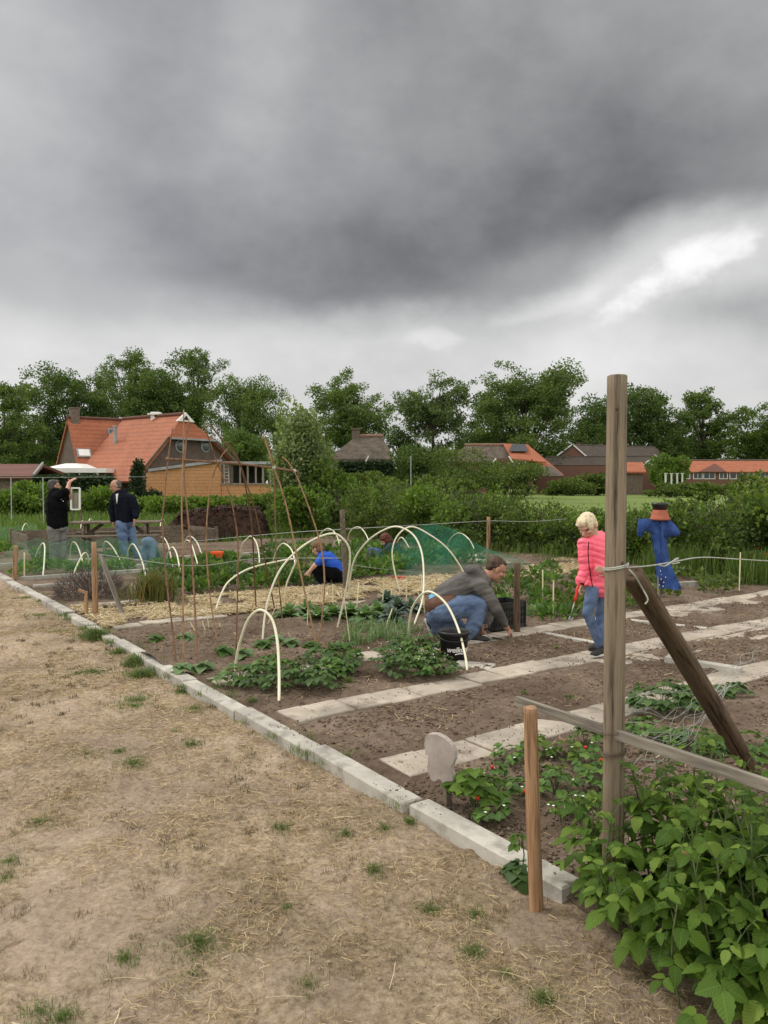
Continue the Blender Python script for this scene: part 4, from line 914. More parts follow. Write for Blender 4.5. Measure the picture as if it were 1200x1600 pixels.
root = empty('raised_planter', W(3.9, 19.3), 'long low timber planter box behind the picnic table and the man in black', 'planter box')
c4 = [W(1.45, 18.2), W(6.3, 18.2), W(6.3, 20.4), W(1.45, 20.4)]
for i in range(4):
    p, q = c4[i], c4[(i + 1) % 4]; d = (q - p).normalized()
    for k in range(2): b = MB(); b.bar(p + d * .03 + Vector((0, 0, .09 + .175 * k)), q - d * .03 + Vector((0, 0, .09 + .175 * k)), .045, .17, 0); b.build('side_board', 'wood_dark', root)
    b = MB(); b.box(p + Vector((0, 0, .2)), (.09, .09, .42), UANG); b.build('corner_post', 'wood_dark', root)
b = MB(); b.add([p + Vector((0, 0, .2)) for p in (W(1.5, 18.25), W(6.25, 18.25), W(6.25, 20.35), W(1.5, 20.35))], [(0, 1, 2, 3)]); b.build('earth', 'soil', root)

# manure heap: a squared, crumbly stack
hc = Vector((-5.15, 24.0, 0)); root = empty('manure_heap', hc, 'flat-topped heap of dark brown manure and straw in front of the bushes', 'manure heap')
nu, nv = 70, 30; V = []
for j in range(nv + 1):
    for i in range(nu + 1):
        x = -1 + 2 * i / nu; y = -1 + 2 * j / nv; e_ = max(abs(x) ** 4, abs(y) ** 4); h = .84 * (1 - np.clip((max(abs(x), abs(y)) - .78) / .22, 0, 1) ** 1.6)
        h *= .86 + .14 * math.sin(x * 2 + 1) + .1 * (fbm(np.array([x * 5]), np.array([y * 5]), 3, 8)[0] - .5)
        V.append((hc.x + x * 1.45 + (fbm(np.array([x * 6]), np.array([y * 6]), 3, 9)[0] - .5) * .3, hc.y + y * .9 + (fbm(np.array([x * 6]), np.array([y * 6 + 9]), 3, 9)[0] - .5) * .3, max(h + (fbm(np.array([x * 14]), np.array([y * 14]), 3, 10)[0] - .5) * .16, -.05)))
i = np.arange(nv)[:, None] * (nu + 1) + np.arange(nu)[None]; F = np.stack([i, i + 1, i + nu + 2, i + nu + 1], -1).reshape(-1, 4); V = np.array(V)
npmesh('heap', V, F, 'heap', root, smooth=True)
p = V[RNG.integers(0, len(V), 5200)] + RNG.normal(0, .025, (5200, 3)); p = p[p[:, 2] > .02]; a = strands(p, RNG.uniform(.06, .2, len(p)), RNG.uniform(.01, .03, len(p)), .6); npmesh('loose_straw', a[0], a[1], 'heapbit', root)

# white framed board by the fence
f = Vector((P(118, 790, 26).x, 26, 0)); root = empty('framed_board', f, 'white wooden frame with a beige panel standing behind the man in black', 'frame')
b = MB(); x0, x1 = P(111, 780, 26).x, P(124.5, 780, 26).x; z0, z1 = P(118, 796, 26).z, P(118, 762.5, 26).z
for p, q in (((x0, z0), (x0, z1)), ((x1, z0), (x1, z1)), ((x0, z1), (x1, z1)), ((x0, z0), (x1, z0))): b.bar((p[0], 26, p[1]), (q[0], 26 + .02, q[1]), .055, .05)
b.build('white_frame', 'white_paint', root); b = MB(); b.box(((x0 + x1) / 2, 26.03, (z0 * .6 + z1 * .4)), (x1 - x0, .02, (z1 - z0) * .75)); b.build('panel', 'board_grey', root)
for x in (x0, x1): b = MB(); b.box((x, 26.05, z0 / 2), (.05, .05, z0)); b.build('leg', 'wood_dark', root)

# ------------------------------------------------------------------ scarecrow
f = G(1030, 940); root = empty('scarecrow', f, 'scarecrow in a blue work coat with a terracotta pot for a head', 'scarecrow'); D = f.y; pxm = D / FOC
rod('stake', f - Vector((0, 0, .1)), P(1031, 812, D), .022, .02, 'post_grey', root, 10, .05, 5); plank('cross_stick', P(1006, 819, D - .012), P(1054, 825, D - .012), .024, .024, 'wood_dark', root)
# coat: tube that widens to the hem, with hanging sleeves
V = []; n, k = 40, 44
L0 = [(1001, 1060, 813), (1003, 1058, 818), (1012, 1048, 824), (1017, 1043, 834), (1021, 1041, 850), (1023, 1044, 870), (1025, 1049, 888), (1027, 1056, 904), (1028, 1063, 919)]
ys = np.array([a[2] for a in L0]); xl = np.array([a[0] for a in L0]); xr = np.array([a[1] for a in L0])
xl[0:2] = (1016, 1015); xr[0:2] = (1046, 1047)
for i in range(n + 1):
    y = 811 + (919.5 - 811) * i / n; a_ = np.interp(y, ys, xl); c_ = np.interp(y, ys, xr); cx = (a_ + c_) / 2; hw = (c_ - a_) / 2 * pxm
    for j in range(k):
        a = 2 * PI * j / k; fo = 1 + (.10 + .20 * i / n) * math.sin(5 * a + 1.3 + .02 * i) * .8 + .10 * math.sin(9 * a + i * .16) + .05 * math.sin(i * .45 + 2 * a)
        V.append(P(cx, y, D) + Vector((hw * math.cos(a) * min(fo, 1.12), -hw * .45 * math.sin(a) * fo, .012 * math.sin(4 * a) * i / n)))
F = [(i * k + j, i * k + (j + 1) % k, (i + 1) * k + (j + 1) % k, (i + 1) * k + j) for i in range(n) for j in range(k)]
M['blue_coat'] = mat('blue_work_cloth', (.016, .038, .14), (.03, .07, .235), 5, .9, .4, 60, c3=(.045, .10, .29), big=(2.5, .25), bdist=.004)
M['navy_seam'] = mat('dark_seam', (.01, .02, .07), (.016, .03, .1), 9, .9, 0)
o = npmesh('coat', np.array([tuple(v) for v in V]), np.array(F), 'blue_coat', root, smooth=True)
for sgn, ol in ((-1, [(1022, 811), (1000, 811), (998, 837), (1003, 840), (1009, 828), (1017, 833), (1024, 836)]), (1, [(1036, 812), (1050, 815), (1058, 823), (1064, 833), (1061, 837), (1050, 839), (1040, 841), (1036, 836)])):
    b = MB(); pts = [P(x, y, D - .055) for x, y in ol]; b.prism(pts, (0, .09, 0)); o = b.build('sleeve', 'blue_coat', root)
    bm_ = bmesh.new(); bm_.from_mesh(o.data); bmesh.ops.recalc_face_normals(bm_, faces=bm_.faces); bmesh.ops.bevel(bm_, geom=list(bm_.edges), offset=.006, segments=2, affect='EDGES'); bm_.to_mesh(o.data); bm_.free(); o.data.polygons.foreach_set('use_smooth', [True] * len(o.data.polygons))
b = MB(); b.tube([P(1031 + k * .15, 815 + k * 4, D - .068 - .0028 * k) for k in range(24)], .004, 5); b.build('placket', 'navy_seam', root)
b = MB(); b.tube([P(1025, 812, D - .06), P(1031, 822, D - .085), P(1038, 812, D - .06)], .010, 6); b.build('collar', 'blue_coat', root)
for x, y in ((1034, 898), (1033, 905), (1037, 910), (1030, 914), (1036, 916), (1040, 902), (1032, 892)):
    b = MB(); b.ell(P(x, y, D - .085 - .03 * (y - 890) / 30), (.007, .003, .009), seg=8, rings=5); b.build('paint_splash', 'white_print', root)
b = MB(); c = P(1031, 812.5, D); k_ = pxm
b.lathe([(.001, 0), (15.5 * k_, 0), (15.8 * k_, 2.6 * k_), (14 * k_, 3.2 * k_), (12.8 * k_, 10 * k_), (10.5 * k_, 16 * k_), (.001, 17 * k_)], c, 26); b.build('head_pot', 'terracotta', root, smooth=True)
b = MB(); c = P(1031, 797.5, D)
b.lathe([(.001, 0), (9.8 * k_, 0), (11.5 * k_, 7.5 * k_), (12.6 * k_, 8 * k_), (12.8 * k_, 12 * k_), (11.5 * k_, 12 * k_), (10.8 * k_, 8 * k_), (.001, 6 * k_)], c, 26); b.build('hat_pot', 'black_plastic', root, smooth=True)
# ------------------------------------------------------------------ crops
def arr(p): return np.array([tuple(x) for x in p], float)
# raspberry: many upright canes, each with compound leaves
root = empty('raspberry_bush', W(.45, -.35, -.05), 'dense raspberry bush with broad toothed green leaves around the tall post', 'raspberry bush')
r_ = random.Random(21); stems = MB(); LP = []; LD = []; LU = []; LL = []; LC = []
canes = [(.16, .02, .46), (.04, -.02, .40), (.07, -.12, .52), (.0, -.14, .50), (-.02, -.24, .46), (-.01, -.34, .44), (-.06, -.3, .34), (-.10, -.42, .36), (-.12, -.55, .40), (-.22, -.64, .32), (-.26, -.74, .30), (-.05, -.82, .42), (-.15, -.9, .34), (-.2, -1.05, .32), (-.1, -.7, .46)]
for _ in range(175):
    u = r_.uniform(.0, 1.15); v = r_.uniform(-1.3, -.16 - .55 * u); canes.append((u, v, (r_.uniform(.46, .72) - .10 * max(u, 0)) * (1 if v < -.3 else .88)))
for (u, v, h) in canes:
    b0 = W(u, v, -.04); ln = Vector((r_.uniform(-.16, .16), r_.uniform(-.16, .16), h)); pts = crom([b0, b0 + ln * .5 + Vector((r_.uniform(-.03, .03), r_.uniform(-.03, .03), 0)), b0 + ln], 5); stems.tube(pts, [.0045 * (1 - .5 * i / len(pts)) for i in range(len(pts))], 6)
    n = int(7 + h * 15); ph = r_.uniform(0, 6)
    for i in range(n):
        t = .16 + .84 * i / (n - 1); k_ = int(t * (len(pts) - 1)); node = pts[k_]; a = ph + i * 2.4
        out = Vector((math.cos(a), math.sin(a), 0)); pl = r_.uniform(.05, .10) * (1.1 - .5 * t); tip = node + out * pl + Vector((0, 0, pl * (.55 if t < .9 else 1.3)))
        stems.tube([node, (node + tip) / 2 + Vector((0, 0, .01)), tip], .0016, 5, False)
        size = r_.uniform(.046, .088) * (1.0 if t < .85 else .62) * (1.12 if t < .5 else 1)
        dz = r_.uniform(-.45, .05) if t < .88 else r_.uniform(.2, .7); d0 = (out + Vector((0, 0, dz))).normalized(); sd_ = Vector((-out.y, out.x, 0))
        for q, (sg, sc) in enumerate(((0, 1), (1, .85), (-1, .85), (1, .7), (-1, .7))):
            if q > 2 and r_.random() < .55: break
            base = tip - d0 * (.0 if q == 0 else .018 if q < 3 else .035); dd = (d0 * (1 if q == 0 else .35) + sd_ * sg * .9).normalized() if sg else d0
            LP.append(base); LD.append(dd); LU.append((Vector((0, 0, 1)) + out * .35 + Vector((r_.uniform(-.35, .35), r_.uniform(-.35, .35), 0))).normalized()); LL.append(size * sc); LC.append(r_.uniform(.15, .75))
stems.build('cane_stems', 'stem', root, smooth=True)
LL = np.array(LL); V, F, U = rich(arr(LP), arr(LD), arr(LU), LL, LL * RNG.uniform(.6, .74, len(LL)), 10, np.array(LC), .2, .07)
npmesh('foliage', V, F, 'rasp', root, uv=U, smooth=True)
n = 60; k = RNG.integers(0, len(LP), n); pos = arr(LP)[k] + RNG.normal(0, .02, (n, 3)); 
npmesh('dead_leaves', *cards(pos[:14], rdir(14), .05, .02), 'drygrass', root)

def trifoliate(c, n, R, H, L, m_leaf, parent, name='leaves', seed=0, lift=.35, petiole=True, ratio=.78, rows=5, droop=.5):
    """a low clump: leaves in threes on thin stalks springing from one crown"""
    r = random.Random(seed); lp, ld, lu, ll = [], [], [], []; st = MB()
    for i in range(n):
        a = r.uniform(0, 2 * PI); q = math.sqrt(r.uniform(.02, 1)); rad = R * q; h = H * (1.05 - .6 * q * q) * r.uniform(.55, 1.1)
        out = Vector((math.cos(a), math.sin(a), 0)); tip = c + out * rad + Vector((0, 0, h)); 
        if petiole: st.tube([c + out * .01, c + out * rad * .35 + Vector((0, 0, h * .7)), tip], .0014 if L < .09 else .002, 4, False)
        d0 = (out + Vector((r.uniform(-.4, .4), r.uniform(-.4, .4), lift - droop * q))).normalized(); sd_ = Vector((-d0.y, d0.x, 0))
        for sg in (0, 1, -1):
            dd = d0 if sg == 0 else (d0 * .3 + sd_ * sg).normalized()
            lp.append(tip); ld.append(dd); lu.append((Vector((0, 0, 1)) + out * .3 + Vector((r.uniform(-.3, .3), r.uniform(-.3, .3), 0))).normalized()); ll.append(L * r.uniform(.7, 1.1))
    ll = np.array(ll); V, F, U = rich(arr(lp), arr(ld), arr(lu), ll, ll * ratio, rows, .4, .22, .07)
    if petiole: st.build('stalks', 'stem', parent)
    return npmesh(name, V, F, m_leaf, parent, uv=U, smooth=True)
SBG = 'strawberry plants along the near bed'
SB = [(742, 1262, .19, .22, .085, 'big strawberry plant spreading beside the pinkish plaque'), (772, 1285, .12, .12, .06, 'low strawberry plant with white flowers at the inner edge of the kerb'), (800, 1195, .15, .16, .06, 'strawberry plant with red fruit in front of the tiles'),
      (838, 1185, .14, .17, .06, 'upright strawberry plant just beside the top of the tan stake'), (815, 1245, .13, .12, .055, 'strawberry plant hung with reddening fruit left of the tan stake'), (868, 1240, .15, .13, .055, 'dark strawberry plant behind the tan stake'),
      (885, 1190, .14, .15, .055, 'strawberry plant under the low end of the grey rail'), (915, 1170, .15, .15, .055, 'strawberry plant between the grey rail and the tiles'), (925, 1205, .17, .16, .06, 'strawberry plant touching the tall post under the rail'),
      (880, 1290, .10, .16, .045, 'narrow upright plant in bare soil behind the tan stake'), (940, 1240, .17, .2, .065, 'leafy plant between raspberry leaves and the strawberry row'), (905, 1268, .13, .1, .05, 'flat strawberry runner beside a curled dead leaf'), (848, 1215, .12, .12, .05, 'strawberry plant with yellowing leaves between two others behind the stake'), (770, 1225, .13, .13, .055, 'strawberry plant with orange fruit behind the big one by the plaque')]
for i, (px, py, R, H, L, lab) in enumerate(SB):
    g = G(px, py); root = empty('strawberry_plant', g, lab, 'strawberry plant', SBG)
    trifoliate(g, int(17 * (R / .14) ** 1.5), R * .72, H * .85, L * .88, 'straw_leaf' if i % 3 else 'rasp', root, seed=i)
    r = random.Random(i + 50)
    if i in (2, 4, 6, 13, 8, 0):
        for k in range(1 if i != 4 else 2):
            a = r.uniform(PI, 2 * PI); q = r.uniform(.5, 1) * R; c = g + Vector((math.cos(a) * q, math.sin(a) * q, r.uniform(.05, .13))); b = MB()
            b.lathe([(.001, -.015), (.006, -.010), (.010, 0), (.009, .007), (.003, .009), (.001, .009)], c, 10); b.build('fruit', 'strawberry', root, smooth=True)
    for k in range(1 + i % 2):
        a = r.uniform(PI, 2 * PI); q = r.uniform(.3, .8) * R; c = g + Vector((math.cos(a) * q, math.sin(a) * q, r.uniform(.06, .12))); n = 5; aa = np.arange(5) * 2 * PI / 5
        npmesh('flower', *cards(np.repeat(arr([c]), 5, 0), np.stack([np.cos(aa), np.sin(aa), aa * 0 + .2], 1), .008, .009, np.tile([0, 0, 1.], (5, 1)), 0), 'petal', root)
g = G(815, 1372, -.05); root = empty('seedling', g, 'single drooping tomato-like seedling outside the kerb, next to the tan stake', 'seedling')
b = MB(); b.tube([g, g + Vector((.01, 0, .1)), g + Vector((-.004, 0, .2))], .003, 6); b.build('stem', 'stem', root)
V1 = trifoliate(g, 9, .07, .07, .07, 'dark_leaf', root, seed=3, droop=1.0); trifoliate(g + Vector((0, 0, .12)), 5, .06, .07, .045, 'rasp', root, 'upper_leaves', seed=4, droop=1.2)
SB2 = [(1035, 1112, .22, .22, .075, 'leafy clump behind the leaning brace'), (1075, 1108, .16, .16, .07, 'second clump behind the leaning brace, with a brown dead leaf'), (1145, 1085, .13, .1, .06, 'small clump in front of the far tiles, right of the brace'), (1012, 1150, .16, .1, .06, 'weak clump under the slack netting'), (1090, 1170, .2, .12, .06, 'clump under the grey rail beyond the netting'), (1180, 1178, .18, .12, .06, 'clump of leaves by the foot of the brace')]
for i, (px, py, R, H, L, lab) in enumerate(SB2):
    g = G(px, py); root = empty('leafy_plant', g, lab, 'leafy plant', 'leafy clumps behind the rail'); trifoliate(g, int(24 * (R / .14) ** 1.6), R, H, L, 'straw_leaf' if i % 2 else 'dark_leaf', root, seed=70 + i)
# the leafy bed under the first hoops
BL = [(372, 1068, 'low leafy potato plant inside the first hoop'), (402, 1072, 'potato plant between the legs of the first hoop'), (448, 1078, 'front potato plant just past the first hoop'), (425, 1052, 'tall potato plant behind the first hoop leg'), (470, 1060, 'potato plant with the lower cane ends before it'), (498, 1078, 'front potato plant near the tiles, by a tuft of grass'), (520, 1058, 'bushy potato plant below the cabbages'), (536, 1052, 'last potato plant before the gap in the bed'), (505, 1035, 'potato plant at the back tiles, by the bare cane feet'), (538, 1030, 'potato plant reaching up to the stone at the back'),
      (606, 1047, 'strawberry bush right after the gap in the bed'), (630, 1060, 'front strawberry bush with white flowers by the tiles'), (665, 1058, 'strawberry bush in front of the small hoop'), (684, 1056, 'strawberry bush in front, nearest to the black bucket'), (622, 1028, 'strawberry bush at the back stones'), (650, 1028, 'strawberry bush at the foot of the small hoop'), (676, 1026, 'strawberry bush behind, close to the kneeling man')]
for i, (px, py, lab) in enumerate(BL):
    g = G(px, py); root = empty('leafy_plant', g, lab, 'leafy plant', 'leafy plants in the bed under the small hoops')
    trifoliate(g, 30 if i < 10 else 40, .155, .17 if i < 10 else .21, .068 if i < 10 else .055, 'dark_leaf' if i % 3 else 'straw_leaf', root, seed=100 + i, rows=4)
    if i >= 10:
        n = 9; pos = arr([g] * n) + np.stack([RNG.uniform(-.2, .2, n), RNG.uniform(-.2, .1, n), RNG.uniform(.12, .23, n)], 1); npmesh('flowers', *cards(pos, rdir(n) + np.array([0, -.5, .5]), .012, .012), 'petal', root)
def rosette(c, n, L, W_, m, root, name='leaves', seed=0, up=.7, rows=5, curl=.7, ratio=1):
    r = random.Random(seed); lp, ld, lu, ll = [], [], [], []
    for i in range(n):
        a = i * 2.4 + r.uniform(-.3, .3); t = i / n; out = Vector((math.cos(a), math.sin(a), 0)); e = up * (.25 + .9 * t) + r.uniform(-.1, .15)
        d = (out * math.cos(e) + Vector((0, 0, math.sin(e)))).normalized(); lp.append(c + Vector((0, 0, .02 + .04 * t))); ld.append(d); lu.append((Vector((0, 0, 1)) - out * .3 + Vector((r.uniform(-.2, .2), r.uniform(-.2, .2), 0))).normalized()); ll.append(L * (1 - .35 * t) * r.uniform(.8, 1.1))
    ll = np.array(ll); V, F, U = rich(arr(lp), arr(ld), arr(lu), ll, ll * W_, rows, curl, .3, .06); return npmesh(name, V, F, m, root, uv=U, smooth=True)
CB = [(452, 968, 'first cabbage of the row, next to the canes', 0), (478, 962, 'second cabbage of the row, at the rear leg of the leaning hoop', 0), (497, 972, 'small cabbage in front of the second one', 0), (520, 966, 'cabbage inside the leg of the tall leaning hoop', 0), (549, 966, 'cabbage with a stick rising behind it', 0), (572, 970, 'broad cabbage in the middle of the row', 0), (590, 964, 'spiky open cabbage beside the broad one', 0), (612, 972, 'blue-green cabbage in front, at the end of the row', 1), (622, 955, 'blue-green cabbage with purple veins behind the front one', 1), (643, 958, 'last blue-green cabbage before the small hoop', 1), (604, 945, 'little blue cabbage at the edge of the straw', 1)]
for i, (px, py, lab, bl) in enumerate(CB):
    g = G(px, py); root = empty('cabbage', g, lab, 'cabbage', 'cabbages in a row before the straw'); rosette(g, 17, .30, .5, 'blue_cabbage' if bl else 'cabbage', root, 'outer_leaves', seed=i, up=.75, curl=.6); rosette(g + Vector((0, 0, .04)), 8, .18, .6, 'blue_cabbage' if bl else 'cabbage', root, 'heart_leaves', seed=i + 30, up=1.2, curl=.1)
SQ = [(243, 1003, 'pale squash seedling near the kerb'), (290, 1000, 'squash seedling between the first canes'), (318, 1047, 'squash seedling at the foot of a front cane'), (352, 1022, 'squash seedling among the cane feet'), (382, 1026, 'squash seedling inside the first hoop, by a cane'), (285, 1050, 'flat seedling beside the kerb and front canes'), (412, 1012, 'squash plant at the foot of the tall leaning hoop'), (432, 1004, 'squash plant behind the potato bed'), (455, 1010, 'pale squash plant below the cabbages'), (487, 1014, 'bright seedling at the foot of the right-hand canes')]
SQ[-1] = (487, 1014, 'bright seedling at the foot of the last canes')
for i, (px, py, lab) in enumerate(SQ):
    g = G(px, py); root = empty('squash_seedling', g, lab, 'squash seedling', 'squash seedlings in the bare soil'); rosette(g, 8, .15, .85, 'cabbage' if i % 3 else 'straw_leaf', root, seed=200 + i, up=.6, curl=.8)
def leekbed(name, label, n, us, vs, h, w, m, kind=None, cat_='plants'):
    u = RNG.uniform(*us, n); v = RNG.uniform(*vs, n); V, F = blades(uvpos(u, v, soil_h(u, v) - .01), RNG.uniform(.4, 1, n) * h, w, 1.2); o = npmesh(name, V, F, m, origin=W(us[0], vs[0])); return tag(o, label, cat_, kind=kind)
for i, (px, py) in enumerate([(548, 1000), (570, 1004), (590, 998), (612, 1000), (632, 1004), (575, 985), (600, 988), (625, 986), (640, 990), (556, 988)]):
    g = G(px, py); u, v = UV(g); root = leekbed('onion_plant', 'low sprawling onion plants between the cabbages and the leafy bed', 60, (u - .1, u + .1), (v - .08, v + .08), .2, .009, 'cabbage', cat_='onion plant'); root['group'] = 'onions in front of the cabbages'

# farther beds: low plants in rows
def clump(g, R, H, n, L, m, name, label, cat_, group):
    q = np.sqrt(RNG.random(n)); a = RNG.uniform(0, 2 * PI, n); e = RNG.random(n) ** .6
    pos = np.stack([g.x + np.cos(a) * q * R, g.y + np.sin(a) * q * R, g.z + H * e * np.sqrt(np.maximum(1 - q * q * .8, .05))], 1)
    out = np.stack([np.cos(a) * q, np.sin(a) * q, .35 + .5 * RNG.random(n)], 1) + RNG.normal(0, .35, (n, 3))
    V, F = cards(pos, out, RNG.uniform(.7, 1.3, n) * L * 1.3, RNG.uniform(.45, .8, n) * L * 1.3, None, .15); return tag(npmesh(name, V, F, m, origin=g), label, cat_, group)
def bedrow(u0, u1, v0, v1, n, R, H, L, m, label, group, nl=90):
    for i in range(n):
        u = u0 + (u1 - u0) * (i + RNG.uniform(.2, .8)) / n; v = RNG.uniform(v0, v1)
        clump(W(u, v, sz(u, v)), R * RNG.uniform(.8, 1.2), H * RNG.uniform(.75, 1.15), nl, L, m if isinstance(m, str) else m[i % len(m)], 'bed_plant', label, 'bed plant', group)
bedrow(1.7, 5.8, 8.6, 9.2, 16, .24, .24, .08, ('dark_leaf', 'straw_leaf', 'hedge'), 'low dark green plant in the near rows of the greens bed behind the straw', 'greens behind the straw, near rows')
bedrow(1.7, 4.0, 9.5, 10.5, 12, .26, .26, .08, ('dark_leaf', 'hedge'), 'low dark green plant in the rear rows of the greens bed behind the straw', 'greens behind the straw, rear rows')
bedrow(.3, 2.3, 12.3, 13.6, 12, .22, .18, .07, ('bush', 'straw_leaf'), 'bright green seedling clump under the pale net', 'seedlings under the pale net')
bedrow(2.6, 5.2, 11.3, 13.4, 14, .26, .15, .08, ('bush', 'straw_leaf', 'dark_leaf'), 'bright green clump around the orange pot', 'plants around the orange pot')
bedrow(4.6, 8.2, 9.2, 11.0, 22, .32, .3, .09, ('straw_leaf', 'dark_leaf', 'hedge'), 'leafy plant growing under the dense green net', 'plants under the dense green net')
bedrow(5.0, 8.6, 11.4, 13.4, 16, .3, .3, .09, ('dark_leaf', 'straw_leaf'), 'leafy plant in the bed beyond the dense green net', 'plants beyond the green net')
bedrow(1.0, 3.4, 15.0, 17.5, 8, .26, .2, .08, ('dark_leaf', 'hedge'), 'low plant before the raised planter', 'plants before the planter')
bedrow(-.6, .6, 16.0, 18.5, 6, .35, .3, .09, ('dark_leaf', 'straw_leaf'), 'dark plant at the far end of the kerb', 'plants at the far kerb end')
bedrow(4.3, 6.6, 4.2, 6.2, 20, .13, .13, .08, ('straw_leaf', 'hedge', 'tree_grey'), 'small weed in the weedy bed in front of the scarecrow', 'weeds before the scarecrow', 50)
bedrow(6.8, 9.6, 4.5, 6.4, 16, .14, .15, .08, ('hedge', 'tree_grey'), 'weed in the dry bed around the scarecrow', 'weeds around the scarecrow', 50)
bedrow(5.8, 9.2, 6.4, 8.0, 14, .13, .16, .08, ('straw_leaf', 'tree_grey'), 'weed in the straw behind the girl in pink', 'weeds in the straw', 45)
for px, py, R, H, m, lab in ((868, 968, .22, .17, 'straw_leaf', 'bright leafy clump at the tip of the weeding tool of the girl'), (845, 962, .16, .12, 'cabbage', 'grey-green weed beside a cream stick'), (800, 940, .28, .35, 'dark_leaf', 'feathery plant behind the black crate'), (1120, 925, .25, .2, 'hedge', 'weedy clump beside the scarecrow'), (425, 903, .2, .25, 'dark_leaf', 'leafy clump by the legs of the crouching boy'), (470, 915, .25, .2, 'dark_leaf', 'dark clump before the crouching boy')):
    clump(G(px, py), R, H, 130, .06, m, 'bed_plant', lab, 'bed plant', None)
# grass-like herb and the dead shrub
g = G(240, 940); n = 700; a = RNG.uniform(0, 2 * PI, n); q = np.abs(RNG.normal(0, .16, n)); pos = np.stack([g.x + np.cos(a) * q, g.y + np.sin(a) * q, q * 0], 1)
tag(npmesh('ornamental_grass', *blades(pos, RNG.uniform(.2, .5, n), .012, .7), leafmat('reddish_grass', (.08, .075, .025), (.13, .16, .04), (.26, .13, .06), .3, .6), origin=g), 'tuft of reddish green grass beside the second cane', 'grass tuft')
g = G(142, 935); root = empty('dead_shrub', g, 'dry grey-brown twiggy shrub at the kerb between two edging strips', 'shrub'); n = 1500; a = RNG.uniform(0, 2 * PI, n); q = np.sqrt(RNG.random(n)); pos = np.stack([g.x + np.cos(a) * q * .46, g.y + np.sin(a) * q * .3, .38 * RNG.random(n) * np.sqrt(1 - q * q * .9)], 1)
d = pos - np.array([g.x, g.y, -.15]); npmesh('twigs', *cards(pos, d + RNG.normal(0, .2, (n, 3)), RNG.uniform(.08, .2, n), .009, None, .3), 'drytwig', root)
b = MB()
for i in range(16): a = i * 2.4; b.tube([g, g + Vector((math.cos(a) * .2, math.sin(a) * .15, .18)), g + Vector((math.cos(a) * .42, math.sin(a) * .28, .34))], [.01, .006, .003], 5)
b.build('branches', 'drytwig', root)
# poppies and the tall grass beneath the hedge
for i, (px, py, fy) in enumerate(((1184, 858, 905), (1151, 871, 905), (1197, 868, 912), (1193, 860, 900))):
    g = G(px, fy); root = empty('poppy', g, ('bright red poppy standing highest in the tall grass', 'red poppy by the lone cream stick', 'red poppy at the edge of the tall grass', 'second highest poppy beside the tallest')[i], 'poppy', 'poppies in the tall grass'); c = P(px, py, g.y); b = MB(); b.tube([g, (g + c) / 2 + Vector((.03, 0, 0)), c], .006, 5); b.build('stem', 'stem', root)
    aa = np.arange(6) * PI / 3; npmesh('petals', *cards(np.repeat(arr([c]), 6, 0), np.stack([np.cos(aa), np.sin(aa), aa * 0 + .6], 1), .045, .05, np.tile([0, 0, 1.], (6, 1)), .3), 'poppy', root)
# ------------------------------------------------------------------ people
SK = {}
def skin(name, c): return mat(name, tuple(x * .92 for x in c), tuple(min(1, x * 1.06) for x in c), 12, .55, .05, spec=.35)
M['skin'] = skin('light_skin', (.52, .30, .22)); M['skin_tan'] = skin('tanned_skin', (.45, .24, .17))
M['lip'] = mat('lips', (.38, .14, .11), (.42, .17, .13), 9, .5, 0); M['eye'] = mat('dark_eyes', (.02, .015, .012), (.035, .03, .025), 9, .3, 0)
M['denim'] = mat('blue_denim', (.045, .08, .16), (.125, .18, .30), 4, .9, .35, 90, c3=(.08, .125, .225), big=(3, .25), bdist=.003)
M['denim_dark'] = mat('dark_denim', (.04, .068, .125), (.085, .13, .22), 4, .9, .3, 90, big=(3, .25), bdist=.003)
M['pink'] = mat('coral_pink_nylon', (.93, .105, .185), (.98, .175, .265), 3, .45, .12, 14, spec=.45, bdist=.006)
M['grey_hood'] = mat('grey_brown_fleece', (.098, .092, .088), (.155, .147, .14), 4, .95, .3, 70, big=(2.5, .2), bdist=.003)
M['navy'] = mat('navy_cloth', (.005, .006, .012), (.011, .013, .022), 4, .95, .3, 50, bdist=.004, spec=.08)
M['black_cloth'] = mat('black_cotton', (.003, .003, .004), (.008, .008, .010), 4, .95, .3, 50, bdist=.004, spec=.06)
M['grey_trousers'] = mat('grey_trousers', (.14, .14, .135), (.22, .22, .21), 4, .9, .3, 50, big=(3, .2), bdist=.004)
M['blue_tee'] = mat('royal_blue_cotton', (.014, .07, .42), (.025, .11, .58), 4, .85, .3, 50, bdist=.004)
M['teal_coat'] = mat('dark_green_coat', (.012, .035, .032), (.03, .065, .058), 4, .85, .2, 50)
M['shoe_black'] = mat('black_shoe', (.012, .012, .012), (.03, .03, .03), 8, .6, .1); M['sole_white'] = mat('white_sole', (.48, .48, .46), (.62, .62, .6), 8, .6, 0)
M['hair_blond'] = mat('blond_hair', (.40, .30, .17), (.76, .65, .47), 3, .55, .8, 30, (7, 7, .8), c3=(.62, .50, .33), bdist=.004)
M['hair_brown'] = mat('brown_hair', (.035, .02, .013), (.10, .06, .04), 6, .6, .6, 30, (4, 4, 1), bdist=.004); M['hair_light_brown'] = mat('light_brown_hair', (.10, .055, .028), (.19, .115, .06), 6, .6, .5, 30, (4, 4, 1), bdist=.004)
M['hair_red'] = mat('reddish_hair', (.06, .014, .009), (.13, .035, .02), 6, .6, .5, 30, (4, 4, 1), bdist=.004); M['hair_grey'] = mat('grey_dark_hair', (.03, .028, .026), (.11, .10, .095), 6, .6, .5, 30, bdist=.004)
M['belt'] = mat('brown_leather', (.08, .035, .02), (.13, .06, .035), 6, .6, .1); M['sky_tee'] = mat('light_blue_cotton', (.10, .32, .55), (.14, .40, .65), 5, .85, .1)

